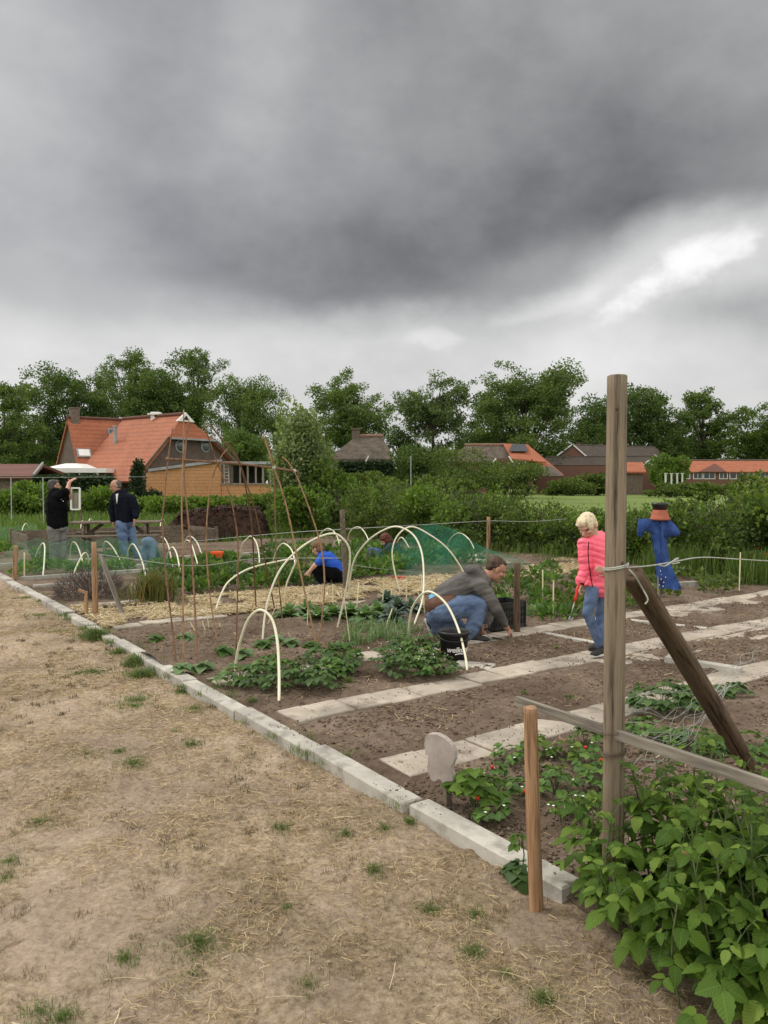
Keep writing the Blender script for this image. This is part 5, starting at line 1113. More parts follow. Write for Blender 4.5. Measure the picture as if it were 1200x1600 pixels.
def remesh(mb, vox, smooth=5, disp=None):
    """union of overlapping limbs grown into ONE continuous skin"""
    me = bpy.data.meshes.new('t'); me.from_pydata(mb.v, [], mb.f); me.update(); ob = bpy.data.objects.new('t', me); COL.objects.link(ob)
    bm_ = bmesh.new(); bm_.from_mesh(me); bmesh.ops.recalc_face_normals(bm_, faces=bm_.faces); bm_.to_mesh(me); bm_.free()
    md = ob.modifiers.new('r', 'REMESH'); md.mode = 'VOXEL'; md.voxel_size = vox; md.use_smooth_shade = True
    sm = ob.modifiers.new('s', 'SMOOTH'); sm.factor = .5; sm.iterations = smooth
    dg = bpy.context.evaluated_depsgraph_get(); dg.update(); out = bpy.data.meshes.new_from_object(ob.evaluated_get(dg)); bpy.data.objects.remove(ob)
    if disp:
        n = len(out.vertices); co = np.zeros(n * 3, np.float32); out.vertices.foreach_get('co', co); co = co.reshape(-1, 3); no = np.zeros(n * 3, np.float32)
        out.vertex_normals.foreach_get('vector', no); no = no.reshape(-1, 3); co = co + no * disp(co)[:, None]; out.vertices.foreach_set('co', co.astype(np.float32).ravel()); out.update()
    return out
def finish(name, me, m, parent=None, origin=None, label=None):
    o = org(parent, origin); me.transform(Matrix.Translation(-o)); me.materials.clear(); me.name = name
    ob = link(name, me, m, parent, o); me.polygons.foreach_set('use_smooth', [True] * len(me.polygons)); return ob
def folds(amp, f=9.0, seed=0):
    def d(co):
        a = fbm(co[:, 0] * f + 3 * np.sin(co[:, 2] * 6), co[:, 2] * f * 1.6 + co[:, 1] * f, 3, 40 + seed) - .5
        return amp * a * 2
    return d
class Fig:
    def __init__(s, foot, pxm): s.body = MB(); s.foot = foot
    def frame(s, F, U):
        F = Vector(F).normalized(); U = Vector(U); U = (U - F * U.dot(F)).normalized(); R = F.cross(U); return F, U, R
    def head(s, c, F, U, h, neck):
        F, U, R = s.frame(F, U); k = h / .23; c = Vector(c); s.hd = (c, F, U, R, k); rm = Matrix((R, F, U)).transposed(); b = s.body
        at = lambda r, f, u: c + R * r * k + F * f * k + U * u * k
        b.ell(at(0, -.008, .03), (.075 * k, .095 * k, .088 * k), rm, 18, 12); b.ell(at(0, .022, -.045), (.058 * k, .066 * k, .072 * k), rm, 16, 10); b.ell(at(0, .058, -.092), (.027 * k, .026 * k, .022 * k), rm)
        b.cap(at(0, .086, .008), at(0, .108, -.026), .010 * k, .0155 * k, 10); b.ell(at(0, .078, .026), (.05 * k, .02 * k, .013 * k), rm); b.ell(at(0, .082, -.062), (.025 * k, .014 * k, .012 * k), rm)
        for sg in (-1, 1): b.ell(at(sg * .078, -.006, -.008), (.012 * k, .02 * k, .033 * k), rm, 10, 8); b.ell(at(sg * .04, .062, -.025), (.024 * k, .022 * k, .02 * k), rm)
        b.cap(at(0, -.02, -.06), neck, .054 * k, .06 * k)
        s.at = at; s.rm = rm; s.k = k
    def hand(s, w, d, palm, L=.18, curl=.6, thumb=1, spread=.10):
        """palm, five jointed fingers of unequal length and a thumb leaving the side of the palm"""
        w = Vector(w); d = Vector(d).normalized(); palm = Vector(palm); palm = (palm - d * palm.dot(d)).normalized(); sd_ = d.cross(palm); b = s.body; k = L / .18
        rm = Matrix((sd_, d, palm)).transposed(); b.ell(w + d * .045 * k, (.040 * k, .052 * k, .016 * k), rm, 12, 8); b.cap(w - d * .03 * k, w + d * .02 * k, .027 * k, .024 * k)
        for i, (x, ln) in enumerate(((-.030, .062), (-.010, .074), (.010, .080), (.030, .070))):
            x *= thumb; p = w + d * .085 * k + sd_ * x * k; cd = (d + sd_ * x * spread * 20 * .3).normalized(); a = curl * .55; q = p
            for j, f in enumerate((.45, .32, .25)):
                a += curl * (.35 + .25 * j); dd = (cd * math.cos(a - curl * .3) + palm * math.sin(a - curl * .3)).normalized(); q2 = q + dd * ln * f * k; b.cap(q, q2, .0088 * k * (1 - .08 * j), .0080 * k * (1 - .08 * j), 8); q = q2
        p = w + d * .022 * k + sd_ * .034 * k * thumb; q = p + (d * .55 + sd_ * thumb * .75 + palm * .25).normalized() * .038 * k; b.cap(p, q, .0115 * k, .010 * k, 8); b.cap(q, q + (d * .85 + sd_ * thumb * .2 + palm * (.2 + curl * .4)).normalized() * .034 * k, .0098 * k, .008 * k, 8)
    def done(s, name, label, m, vox, hairm=None, group=None):
        me = remesh(s.body, vox, 3); ob = finish(name, me, m, None, s.foot); ob['label'] = label; ob['category'] = 'person'
        me.materials.append(M['lip']); me.materials.append(M['eye']); c, F, U, R, k = s.hd; fc = np.zeros(len(me.polygons) * 3, np.float32); me.polygons.foreach_get('center', fc); fc = fc.reshape(-1, 3) + np.array(s.foot, np.float32) - np.array(c, np.float32)
        r = fc @ np.array(R) / k; f = fc @ np.array(F) / k; u = fc @ np.array(U) / k; idx = np.zeros(len(r), np.int32)
        idx[(f > .05) & ((r / .026) ** 2 + ((u + .064) / .008) ** 2 < 1)] = 1
        for sg in (-1, 1): idx[(f > .05) & (((r - sg * .033) / .015) ** 2 + ((u - .002) / .007) ** 2 < 1)] = 2
        me.polygons.foreach_set('material_index', idx); s.ob = ob; return ob
    def cloth(s, name, m, vox, parts, smooth=5, disp=None):
        b = MB()
        for p in parts:
            if p[0] == 'c': b.chain([Vector(x) for x in p[1]], p[2])
            elif p[0] == 'e': b.ell(p[1], p[2], p[3] if len(p) > 3 else None, 16, 10)
        return finish(name, remesh(b, vox, smooth, disp), m, s.ob)
    def hairdo(s, m, vox, blobs, disp=None, smooth=3):
        b = MB()
        for r, f, u, rr in blobs: b.ell(s.at(r, f, u), tuple(x * s.k for x in rr), s.rm, 16, 10)
        return finish('hair', remesh(b, vox, smooth, disp), m, s.ob)
    def shoe(s, heel, toe, up, L, m='shoe_black', sole='sole_white', w=.036):
        heel = Vector(heel); toe = Vector(toe); d = (toe - heel).normalized(); up = Vector(up); up = (up - d * up.dot(d)).normalized(); sd_ = d.cross(up); rm = Matrix((sd_, d, up)).transposed(); b = MB(); k = L / .26
        b.ell(heel + d * .06 * k + up * .045 * k, (w * 1.05 * k, .068 * k, .05 * k), rm); b.ell(heel + d * .175 * k + up * .032 * k, (w * 1.2 * k, .09 * k, .034 * k), rm); b.ell(heel + d * .11 * k + up * .045 * k, (w * 1.1 * k, .09 * k, .04 * k), rm); b.ell(heel + d * .05 * k + up * .085 * k, (w * .95 * k, .045 * k, .03 * k), rm)
        o = finish('shoe', remesh(b, .006, 3), m, s.ob); b = MB(); pr = []
        for sg in (1,):
            n = 22
            for i in range(n): a = 2 * PI * i / n; y = math.sin(a); x = math.cos(a); wd = w * (1.18 if y > 0 else 1.08) * k; pr.append(heel + d * (.13 + .142 * y) * k + sd_ * x * wd * (1 - .12 * abs(y)) + up * .004)
        b.prism(pr, up * .022 * k); finish2 = b.build('sole', sole, o, origin=s.foot); finish2.location = Vector((0, 0, 0)); return o

# --- girl in the pink jacket --------------------------------------------------
D = 7.16; foot = G(937, 1025); g = lambda x, y, dz=0.0: P(x, y, D + dz)
f = Fig(foot, D / FOC)
neck = g(928, 846, .03)
f.head(g(918.5, 821), (-.62, -.55, -.62), (-.32, -.18, 1), .232, neck)
pelv = g(934, 916, .02)
f.body.chain([neck, g(931, 860, .03), g(934, 890, .02), pelv], [.055, .085, .085, .085])
hipR, hipL = g(927, 918, -.03), g(944, 918, .05); knR, knL = g(918, 958, -.06), g(938, 962, .04); anR, anL = g(937, 1006, -.0), g(946, 1013, -.02)
f.body.chain([hipR, knR, anR], [.055, .034, .022]); f.body.chain([hipL, knL, anL], [.055, .034, .022])
shR, shL = g(913, 850, -.03), g(949, 851, .06); elR, elL = g(914, 886, -.06), g(958, 884, -.02); wrR, wrL = g(906.5, 913, -.10), g(948, 893, -.13)
f.body.chain([shR, elR, wrR], [.04, .032, .022]); f.body.chain([shL, elL, wrL], [.04, .032, .022])
f.hand(wrR, g(901.5, 926, -.13) - wrR, (.9, .3, -.2), .150, 1.15, -1); f.hand(wrL, g(938, 890, -.17) - wrL, (.2, .9, -.1), .145, .5, 1)
f.done('person', 'blond child in a coral pink quilted jacket and jeans, looking down with a weeding tool', 'skin', .0058)
quilt = lambda co: (.006 + .008 * fbm(co[:, 0] * 9, co[:, 2] * 9 + co[:, 1] * 5, 2, 9)) * (np.abs(np.sin((co[:, 2] + .12 * co[:, 0] + .012 * np.sin(co[:, 0] * 22 + co[:, 2] * 7)) * PI / .058)) ** .5 - .6) + folds(.010, 14)(co)
jk = [('c', [g(931, 850, .03), g(932, 865, .03), g(934, 885, .02), g(935, 903, .01), g(935.5, 915, .01)], [.098, .118, .112, .112, .112]), ('c', [g(919, 851, -.0), g(944, 852, .06)], [.072, .072]), ('e', g(926, 912, -.02), (.085, .075, .03)), ('e', g(944, 912, .03), (.085, .075, .03)),
      ('c', [shR, elR, g(907, 909, -.095)], [.066, .056, .045]), ('c', [shL, elL, g(950, 893, -.12)], [.068, .060, .046]),
      ('c', [g(932, 840, .05), g(938, 838, .10), g(946, 840, .09)], [.045, .05, .042]), ('c', [g(922, 845, -.02), g(929, 843, -.0), g(936, 840, .06)], [.038, .046, .045])]
f.cloth('jacket', 'pink', .0075, jk, 4, quilt)
b = MB(); b.tube(crom([P(920, 847, D - .14), P(919, 862, D - .155), P(920, 880, D - .15), P(923, 900, D - .15), P(926, 917, D - .14)], 6), .0045, 6); b.build('zip', 'black_cloth', f.ob)
for c, e in ((g(907.2, 910, -.095), g(906.5, 913, -.1)), (g(949.5, 893, -.122), g(947.5, 893, -.132))):
    b = MB(); b.tube([c, e + (e - c) * .3], .036, 12); b.build('cuff', 'black_cloth', f.ob)
f.cloth('jeans', 'denim', .0065, [('c', [pelv, hipR, knR, anR - Vector((0, 0, .015))], [.098, .07, .05, .037]), ('c', [pelv, hipL, knL, anL - Vector((0, 0, .015))], [.098, .07, .05, .037])], 4, folds(.007, 13, 2))
f.hairdo('hair_blond', .0055, [(0, -.016, .040, (.081, .092, .083)), (0, .025, .070, (.070, .068, .048)), (-.052, .01, .015, (.028, .055, .05)), (.052, .01, .015, (.028, .055, .05)), (0, -.05, -.01, (.070, .052, .075)), (.02, .065, .064, (.048, .028, .024))], folds(.0045, 42))
f.shoe(G(946, 1026, .0) + Vector((.02, .02, .015)), G(918, 1031, .0) + Vector((0, 0, .015)), (0, 0, 1), .225); f.shoe(G(943, 1016) + Vector((.02, .03, .015)), G(919, 1020) + Vector((0, 0, .015)), (0, 0, 1), .225, sole='shoe_black')
h0 = g(903, 920, -.13); root = empty('weeding_tool', h0, 'hand weeding tool with a red grip in the lowered hand of the girl', 'weeding tool')
b = MB(); t0, t1 = g(906, 908, -.115), g(898, 940, -.15); b.tube([t0, t0.lerp(t1, .4), t0.lerp(t1, .8), t1], [.012, .014, .013, .009], 10); b.build('grip', 'red_plastic', root, smooth=True)
b = MB(); t2 = g(891.5, 963, -.18); b.tube([t1, t2], [.006, .005], 8); b.tube(crom([t2, g(889, 967, -.19), g(893, 968, -.2), g(896, 965, -.2)], 4), .006, 6); b.build('shaft', 'steel', root, smooth=True)

# --- kneeling man in the grey hoodie ------------------------------------------
D = 8.02; foot = G(737, 1003); g = lambda x, y, dz=0.0: P(x, y, D + dz)
f = Fig(foot, D / FOC); neck = g(757, 901, .02)
f.head(g(774.5, 888.5, .02), (.86, .16, -.5), (.45, .05, .9), .25, neck)
chest, mid, pelv = g(738, 915, .02), g(708, 926, .0), g(687, 950, .0)
f.body.chain([neck, chest, mid, pelv], [.06, .13, .125, .13])
nh, fh = g(690, 955, -.11), g(686, 955, .11); nk, fk = g(748, 945, -.16), g(733, 996, .14); na, fa = g(734, 990, -.17), g(679, 985, .12)
f.body.chain([nh, g(720, 948, -.15), nk, g(744, 968, -.17), na], [.088, .075, .055, .045, .04]); f.body.chain([fh, g(705, 978, .12), fk, g(705, 993, .13), fa], [.08, .07, .05, .045, .04])
ns, fs = g(752, 917, -.17), g(750, 910, .19); ne, fe = g(774, 950, -.16), g(772, 945, .17); nw, fw = g(792.5, 982, -.04), g(757, 977, .02)
f.body.chain([ns, ne, nw], [.056, .043, .029]); f.body.chain([fs, fe, fw], [.056, .043, .029])
f.hand(nw, g(801, 990, .02) - nw, (-.3, .5, -.6), .185, .9, -1); f.hand(fw, g(750, 984, -.05) - fw, (-.1, -.6, -.6), .185, 1.2, 1)
f.done('person', 'man in a grey hoodie and jeans kneeling to dig beside a black bucket', 'skin_tan', .0065)
f.cloth('hoodie', 'grey_hood', .0085, [('c', [g(752, 908, .02), chest, g(722, 918, .01), mid, g(694, 936, .0)], [.115, .155, .160, .155, .145]), ('e', g(690, 936), (.11, .16, .08)), ('c', [ns, ne, g(788, 974, -.07)], [.086, .064, .047]), ('c', [fs, fe, g(760, 973, .03)], [.086, .064, .047]), ('c', [ns, chest, fs], [.08, .14, .08]),
      ('c', [g(733, 890, -.03), g(744, 893, -.03), g(757, 905, -.07), g(764, 910, -.04)], [.05, .062, .05, .035]), ('c', [g(733, 889, .06), g(744, 891, .08), g(757, 900, .1), g(765, 907, .06)], [.05, .062, .05, .035])], 5, folds(.013, 9, 3))
f.cloth('undershirt', 'sky_tee', .009, [('c', [g(683.5, 943, -.07), g(682, 943, .0), g(684, 943, .07)], [.10, .115, .10])], 4)
f.cloth('belt', 'belt', .008, [('c', [g(685, 947.5, -.10), g(683, 947, 0), g(685, 947.5, .10)], [.118, .138, .11]), ('c', [g(685, 947.5, -.10), g(706, 944.5, -.12)], [.118, .11])], 3)
f.cloth('jeans', 'denim', .008, [('e', g(690, 962), (.15, .17, .115)), ('c', [nh, g(720, 948, -.15), nk, g(744, 968, -.17), na + Vector((0, 0, .0))], [.14, .125, .098, .085, .072]), ('c', [fh, g(705, 978, .12), fk, g(705, 993, .13), fa], [.135, .12, .085, .08, .065]), ('c', [g(686, 962, -.06), g(690, 975, .0), g(697, 985, .08)], [.14, .12, .09])], 5, folds(.012, 9, 5))
f.hairdo('hair_brown', .006, [(0, -.022, .040, (.078, .088, .082)), (0, .012, .078, (.064, .066, .036)), (0, -.06, .0, (.066, .040, .055)), (.068, -.02, .02, (.012, .03, .026)), (-.068, -.02, .02, (.012, .03, .026))], folds(.003, 30))
f.shoe(g(722, 1003, -.18), g(746, 1004, -.17), (0, 0, 1), .29); f.shoe(g(662, 969, .12), g(674, 1001, .12), (.9, 0, .3), .29)
root = empty('trowel', g(757, 985, -.02), 'hand trowel with a pale handle gripped by the kneeling man', 'trowel')
b = MB(); b.tube([g(751, 978, -.05), g(756, 987, -.06), g(759, 990, -.07)], [.013, .016, .013], 10); b.build('handle', 'board_grey', root, smooth=True)
b = MB(); b.tube([g(759, 990, -.07), g(767, 996, -.08), g(770, 998, -.08)], .006, 8); b.prism([g(769, 995, -.10), g(784, 998, -.12), g(786, 999, -.09), g(770, 1000, -.05)], (0, .0, .004)); b.build('blade', 'steel', root)

# --- crouching boy in the blue shirt ------------------------------------------
D = 12.05; foot = G(515, 916); g = lambda x, y, dz=0.0: P(x, y, D + dz)
f = Fig(foot, D / FOC); neck = g(503, 866, .05)
f.head(g(496, 857, .06), (-.8, .5, -.35), (-.35, .1, 1), .225, neck); pelv = g(524, 896)
f.body.chain([neck, g(511, 874), g(519, 885), pelv], [.05, .10, .10, .10])
k1, k2 = g(494, 891, -.1), g(498, 889, .18); a1_, a2 = g(504, 911, -.12), g(512, 911, .12); h1, h2 = g(522, 896, -.1), g(524, 896, .1)
f.body.chain([h1, k1, a1_], [.075, .055, .04]); f.body.chain([h2, k2, a2], [.075, .055, .04])
s1, s2 = g(504, 871, -.14), g(507, 870, .16); e1, e2 = g(492, 884, -.16), g(492, 882, .2); w1, w2 = g(483, 895, -.1), g(484, 892, .14)
f.body.chain([s1, e1, w1], [.042, .034, .025]); f.body.chain([s2, e2, w2], [.042, .034, .025]); f.hand(w1, (-.6, .1, -.6), (0, .8, -.2), .15, .6, 1); f.hand(w2, (-.6, -.1, -.6), (0, -.8, -.2), .15, .6, -1)
f.done('person', 'boy in a royal blue shirt crouching with his back turned behind the straw', 'skin', .008)
f.cloth('shirt', 'blue_tee', .01, [('c', [g(504, 868, .03), g(512, 875), g(520, 885), g(525, 890)], [.085, .135, .145, .135]), ('c', [s1, s1.lerp(e1, .55)], [.07, .06]), ('c', [s2, s2.lerp(e2, .55)], [.07, .06]), ('c', [s1, g(508, 873), s2], [.06, .11, .06])], 4, folds(.012, 8))
f.cloth('trousers', 'black_cloth', .01, [('e', g(525, 897), (.14, .17, .11)), ('c', [h1, k1, a1_], [.11, .08, .06]), ('c', [h2, k2, a2], [.11, .08, .06]), ('c', [g(530, 900, -.05), g(528, 912, -.05)], [.09, .06])], 4, folds(.01, 8))
f.hairdo('hair_light_brown', .008, [(0, -.02, .04, (.088, .10, .088)), (0, -.05, -.02, (.08, .065, .075)), (0, .05, .08, (.06, .05, .035))], folds(.006, 20)); f.shoe(g(512, 914, -.12), g(494, 915, -.13), (0, 0, 1), .23); f.shoe(g(532, 914, .02), g(514, 915, .08), (0, 0, 1), .23)

# --- person in dark green behind the net --------------------------------------
D = 15.5; foot = P(606, 880, 15.5); g = lambda x, y, dz=0.0: P(x, y, D + dz)
f = Fig(foot, D / FOC); neck = g(608, 852); f.head(g(602, 844), (-.75, -.3, -.55), (-.5, -.1, 1), .24, neck); pelv = g(619, 872)
f.body.chain([neck, g(613, 858), pelv], [.06, .12, .13]); h1, h2 = g(617, 872, -.1), g(618, 872, .1); k1, k2 = g(580, 862, -.12), g(582, 861, .16); a1_, a2 = g(588, 876, -.12), g(594, 875, .12)
f.body.chain([h1, k1, a1_], [.085, .06, .045]); f.body.chain([h2, k2, a2], [.085, .06, .045]); s1, s2 = g(610, 856, -.17), g(611, 855, .18); e1, e2 = g(596, 866, -.2), g(596, 866, .2); w1, w2 = g(585, 872, -.15), g(584, 872, .15)
f.body.chain([s1, e1, w1], [.05, .04, .03]); f.body.chain([s2, e2, w2], [.05, .04, .03]); f.hand(w1, (-.7, 0, -.6), (0, .8, -.2), .17, .6, 1); f.hand(w2, (-.7, 0, -.6), (0, -.8, -.2), .17, .6, -1)
f.done('person', 'person with reddish hair in a dark green coat crouching behind the green net', 'skin', .010)
f.cloth('coat', 'teal_coat', .012, [('c', [g(608, 853), g(615, 860), g(619, 871)], [.11, .17, .18]), ('c', [s1, e1, w1], [.085, .07, .05]), ('c', [s2, e2, w2], [.085, .07, .05]), ('c', [s1, s2], [.09, .09])], 4, folds(.012, 8)); f.cloth('jeans', 'denim_dark', .012, [('c', [h1, k1, a1_], [.12, .09, .065]), ('c', [h2, k2, a2], [.12, .09, .065])], 4, folds(.01, 8))
f.hairdo('hair_red', .010, [(0, -.02, .04, (.092, .11, .095)), (0, -.06, -.04, (.085, .07, .10)), (.05, .0, -.03, (.05, .06, .08)), (-.05, 0, -.03, (.05, .06, .08))], folds(.01, 20)); f.shoe(g(592, 878, -.12), g(577, 879, -.12), (0, 0, 1), .26); f.shoe(g(598, 877, .12), g(584, 878, .12), (0, 0, 1), .26)

# --- bent child in jeans -------------------------------------------------------
D = 15.2; foot = G(232, 883); g = lambda x, y, dz=0.0: P(x, y, D + dz)
f = Fig(foot, D / FOC); pelv = g(232, 848); sh = g(236, 868, .42); f.body.chain([pelv, g(233, 854, .22), sh], [.11, .10, .10]); neck = g(238, 872, .44); f.head(g(240, 879, .48), (0, .35, -.9), (.1, .9, -.3), .22, neck)
h1, h2 = g(228, 850), g(237, 850); a1_, a2 = g(226.5, 880), g(238, 880); k1, k2 = g(227, 865, -.01), g(238, 865, -.01); f.body.chain([h1, k1, a1_], [.075, .052, .04]); f.body.chain([h2, k2, a2], [.075, .052, .04])
for sg, x in ((-1, 226), (1, 246)): s_ = g(x + 3 * -sg, 866, .40); w_ = g(x, 883, .42); f.body.chain([s_, s_.lerp(w_, .5), w_], [.04, .034, .025]); f.hand(w_, (0, .1, -1), (sg * -1, 0, 0), .14, .5, sg)
f.done('person', 'child in blue jeans bent double with back turned at the end of the netted tunnel', 'skin', .010)
f.cloth('jeans', 'denim', .010, [('e', g(232, 847.5), (.145, .12, .115)), ('c', [h1, k1, a1_], [.10, .072, .058]), ('c', [h2, k2, a2], [.10, .072, .058])], 4, folds(.008, 10)); f.cloth('jacket', 'teal_coat', .012, [('c', [g(233, 852, .14), g(236, 862, .36), g(241, 870, .40)], [.12, .15, .13]), ('c', [g(243, 864, .3), g(247, 878, .38)], [.08, .06])], 4)
f.hairdo('hair_brown', .010, [(0, -.02, .03, (.09, .1, .09))]); f.shoe(g(226, 884, .02), g(227, 884, .22), (0, 0, 1), .21, 'sole_white'); f.shoe(g(239, 884, .02), g(239, 884, .22), (0, 0, 1), .21, 'sole_white')

# --- man in black, arms raised ---------------------------------------------------
D = 15.5; foot = G(88, 880); g = lambda x, y, dz=0.0: P(x, y, D + dz)
f = Fig(foot, D / FOC); neck = g(87, 770); f.head(g(85, 759.5, .02), (.75, .6, .02), (-.1, -.05, 1), .25, neck); pelv = g(90, 824)
f.body.chain([neck, g(87, 782), g(88, 805), pelv], [.065, .15, .16, .11]); h1, h2 = g(84, 826, -.05), g(96, 826, .1); k1, k2 = g(85, 852, -.05), g(96, 851, .12); a1_, a2 = g(84, 876, -.04), g(97, 876, .12)
f.body.chain([h1, k1, a1_], [.085, .065, .048]); f.body.chain([h2, k2, a2], [.085, .065, .048]); s1, s2 = g(95, 772, -.19), g(84, 773, .22); e1, e2 = g(104, 768, -.22), g(109, 778, .30); w1, w2 = g(108.5, 753.5, -.02), g(108, 758, .22)
f.body.chain([s1, e1, w1], [.055, .046, .032]); f.body.chain([s2, e2, w2], [.055, .046, .032]); f.hand(w1, (.35, .25, .35), (.2, .6, -.6), .19, .4, 1); f.hand(w2, (.2, -.3, .5), (-.3, -.3, -.5), .19, .4, -1)
f.done('person', 'man in a black shirt and grey trousers with both arms raised before his face', 'skin_tan', .0095)
f.cloth('shirt', 'black_cloth', .011, [('c', [g(87, 774), g(88, 785), g(89, 800), g(90, 818)], [.155, .205, .21, .20]), ('c', [s1, s1.lerp(e1, .8)], [.095, .085]), ('c', [s2, s2.lerp(e2, .75)], [.095, .085]), ('c', [s1, g(88, 780), s2], [.09, .16, .09])], 4, folds(.014, 7))
f.cloth('trousers', 'grey_trousers', .011, [('e', g(90, 824), (.19, .17, .12)), ('c', [h1, k1, a1_ - Vector((0, 0, .03))], [.13, .10, .085]), ('c', [h2, k2, a2 - Vector((0, 0, .03))], [.13, .10, .085])], 4, folds(.014, 7)); f.hairdo('hair_grey', .009, [(0, -.03, .04, (.086, .095, .085)), (0, -.05, -.01, (.08, .06, .07)), (0, .04, .085, (.06, .05, .03))], folds(.006, 20)); f.shoe(g(81, 881, -.04), g(95, 881.5, .08), (0, 0, 1), .28); f.shoe(g(94, 881, .12), g(106, 881, .25), (0, 0, 1), .28)
b = MB()
for x, y in ((93, 778), (95.5, 780), (98.5, 783), (97, 779)): b.ell(P(x, y, D - .215 + (x - 92) * .008), (.010, .005, .012), seg=8, rings=5)
b.build('print', 'white_print', f.ob)

# --- man in the navy jacket --------------------------------------------------------
D = 15.9; foot = G(203, 876); g = lambda x, y, dz=0.0: P(x, y, D + dz)
f = Fig(foot, D / FOC); neck = g(187, 769, .02); f.head(g(181, 759.5), (-.9, -.38, -.3), (-.28, -.08, 1), .25, neck); pelv = g(196, 816)
f.body.chain([neck, g(192, 780), g(195, 800), pelv], [.065, .15, .15, .11]); h1, h2 = g(190, 820, -.08), g(202, 820, .1); k1, k2 = g(192, 846, -.1), g(208, 846, .06); a1_, a2 = g(196, 870, -.08), g(217, 870, .12)
f.body.chain([h1, k1, a1_], [.085, .065, .048]); f.body.chain([h2, k2, a2], [.085, .065, .048]); s1, s2 = g(205, 779, -.08), g(181, 776, .14); e1, e2 = g(212, 797, -.08), g(176, 797, .16); w1, w2 = g(210.5, 812, -.16), g(177, 816, .12)
f.body.chain([s1, e1, w1], [.055, .046, .032]); f.body.chain([s2, e2, w2], [.055, .046, .032]); f.hand(w1, (-.05, -.1, -1), (-.9, .2, 0), .19, .6, 1); f.hand(w2, (.1, -.1, -1), (.9, .2, 0), .19, .6, -1)
f.done('person', 'man in a navy jacket and jeans standing and laughing, bent slightly forward', 'skin_tan', .0095)
f.cloth('jacket', 'navy', .011, [('c', [g(190, 775, .02), g(193, 783), g(195, 797), g(196, 811)], [.155, .20, .20, .19]), ('c', [s1, e1, g(211.5, 808, -.15)], [.10, .085, .062]), ('c', [s2, e2, g(177, 812, .13)], [.10, .085, .062]), ('c', [s1, g(192, 782), s2], [.10, .17, .10]), ('c', [g(190, 768, .05), g(194, 769, .08)], [.075, .07])], 4, folds(.014, 7))
b = MB(); b.prism([P(180.8, 772, D - .17), P(184, 771, D - .15), P(183.4, 780, D - .19), P(182.4, 787, D - .20), P(181.6, 780, D - .19)], (0, .04, 0)); b.build('shirt_front', 'white_print', f.ob)
f.cloth('jeans', 'denim', .011, [('e', g(196, 817), (.18, .17, .12)), ('c', [h1, k1, a1_], [.125, .095, .075]), ('c', [h2, k2, a2], [.125, .095, .075])], 4, folds(.014, 7, 4)); f.hairdo('hair_grey', .009, [(0, -.045, .03, (.083, .075, .075)), (0, -.05, -.01, (.08, .06, .07))], folds(.006, 20)); f.shoe(g(203, 875, -.08), g(189, 876, -.12), (0, 0, 1), .28); f.shoe(g(224, 874, .12), g(210, 875, .1), (0, 0, 1), .28)
# ------------------------------------------------------------------ hedges and shrubs
def shrub(name, base, rx, ry, H, n, L, m, label, cat_='shrub', group=None, stems=True, top=.5, lump=.3, seed=0, lob=14, parent=None):
    """leaf clumps spread through an uneven crown over real branches"""
    r = np.random.default_rng(seed); root = empty(name, base, label, cat_, group)
    lc = np.stack([r.uniform(-1, 1, lob) * .62, r.uniform(-1, 1, lob) * .62, r.uniform(.22, 1, lob)], 1); lc[:, :2] *= np.sqrt(np.clip(1.25 - lc[:, 2:] * top * 1.2, .15, 1)); ls = r.uniform(.22, .46, lob)
    k = r.integers(0, lob, n); d = unit(r.normal(size=(n, 3))); q = r.random(n) ** .35; p = lc[k] + d * (ls[k] * q)[:, None] * np.array([1, 1, .62])
    p[:, 2] = np.abs(p[:, 2]) * .95; pos = p * np.array([rx, ry, H]) + np.array(base)
    V, F = cards(pos, d * .6 + rdir(n) * .8 + np.array([0, 0, .25]), r.uniform(.6, 1.25, n) * L, r.uniform(.45, .8, n) * L, None, .2); npmesh('foliage', V, F, m, root)
    if stems:
        b = MB(); Bv = Vector(base)
        for j in range(lob): t = Bv + Vector((lc[j, 0] * rx, lc[j, 1] * ry, lc[j, 2] * H)); b.tube([Bv + Vector((lc[j, 0] * rx * .15, 0, -.05)), Bv.lerp(t, .5) + Vector((0, 0, H * .1)), t], [.03 * H ** .5, .02 * H ** .5, .006], 5)
        b.build('branches', 'bark', root)
    return root
# the long loose hedge behind the garden: one hedge, built as leaves over a winding line
line = [(10.6, 23.5, 1.35, 1.7), (11.2, 19.5, 1.5, 1.6), (10.7, 15.5, 1.7, 1.4), (10.35, 12.2, 1.5, 1.3), (11.1, 10.4, .98, 1.1), (10.9, 8.6, 1.0, 1.1), (10.6, 6.8, 1.2, 1.3), (10.5, 5.0, 1.55, 1.4), (11.3, 3.6, 1.65, 1.4), (13.0, 2.0, 1.65, 1.4)]
def lerp_line(t):
    x = t * (len(line) - 1); i = np.minimum(x.astype(int), len(line) - 2); f = (x - i)[:, None]; A = np.array(line); return A[i] * (1 - f) + A[i + 1] * f
nl = 330; rg = np.random.default_rng(33); q = lerp_line(rg.random(nl)); lr = rg.uniform(.22, .58, nl) * np.where(q[:, 2] < 1.45, .8, 1)
lu = q[:, 0] + .5 + rg.uniform(-.75, 1.0, nl) * q[:, 3]; lv = q[:, 1] + rg.normal(0, .3, nl); lz = np.maximum(rg.random(nl) ** .55 * q[:, 2] * rg.uniform(.78, 1.02, nl) - lr * .6, .1)
n = 120000; k = rg.choice(nl, n, p=lr ** 2 / (lr ** 2).sum()); d = unit(rg.normal(size=(n, 3))); rad = lr[k] * rg.random(n) ** .3; c = uvpos(lu, lv, lz)
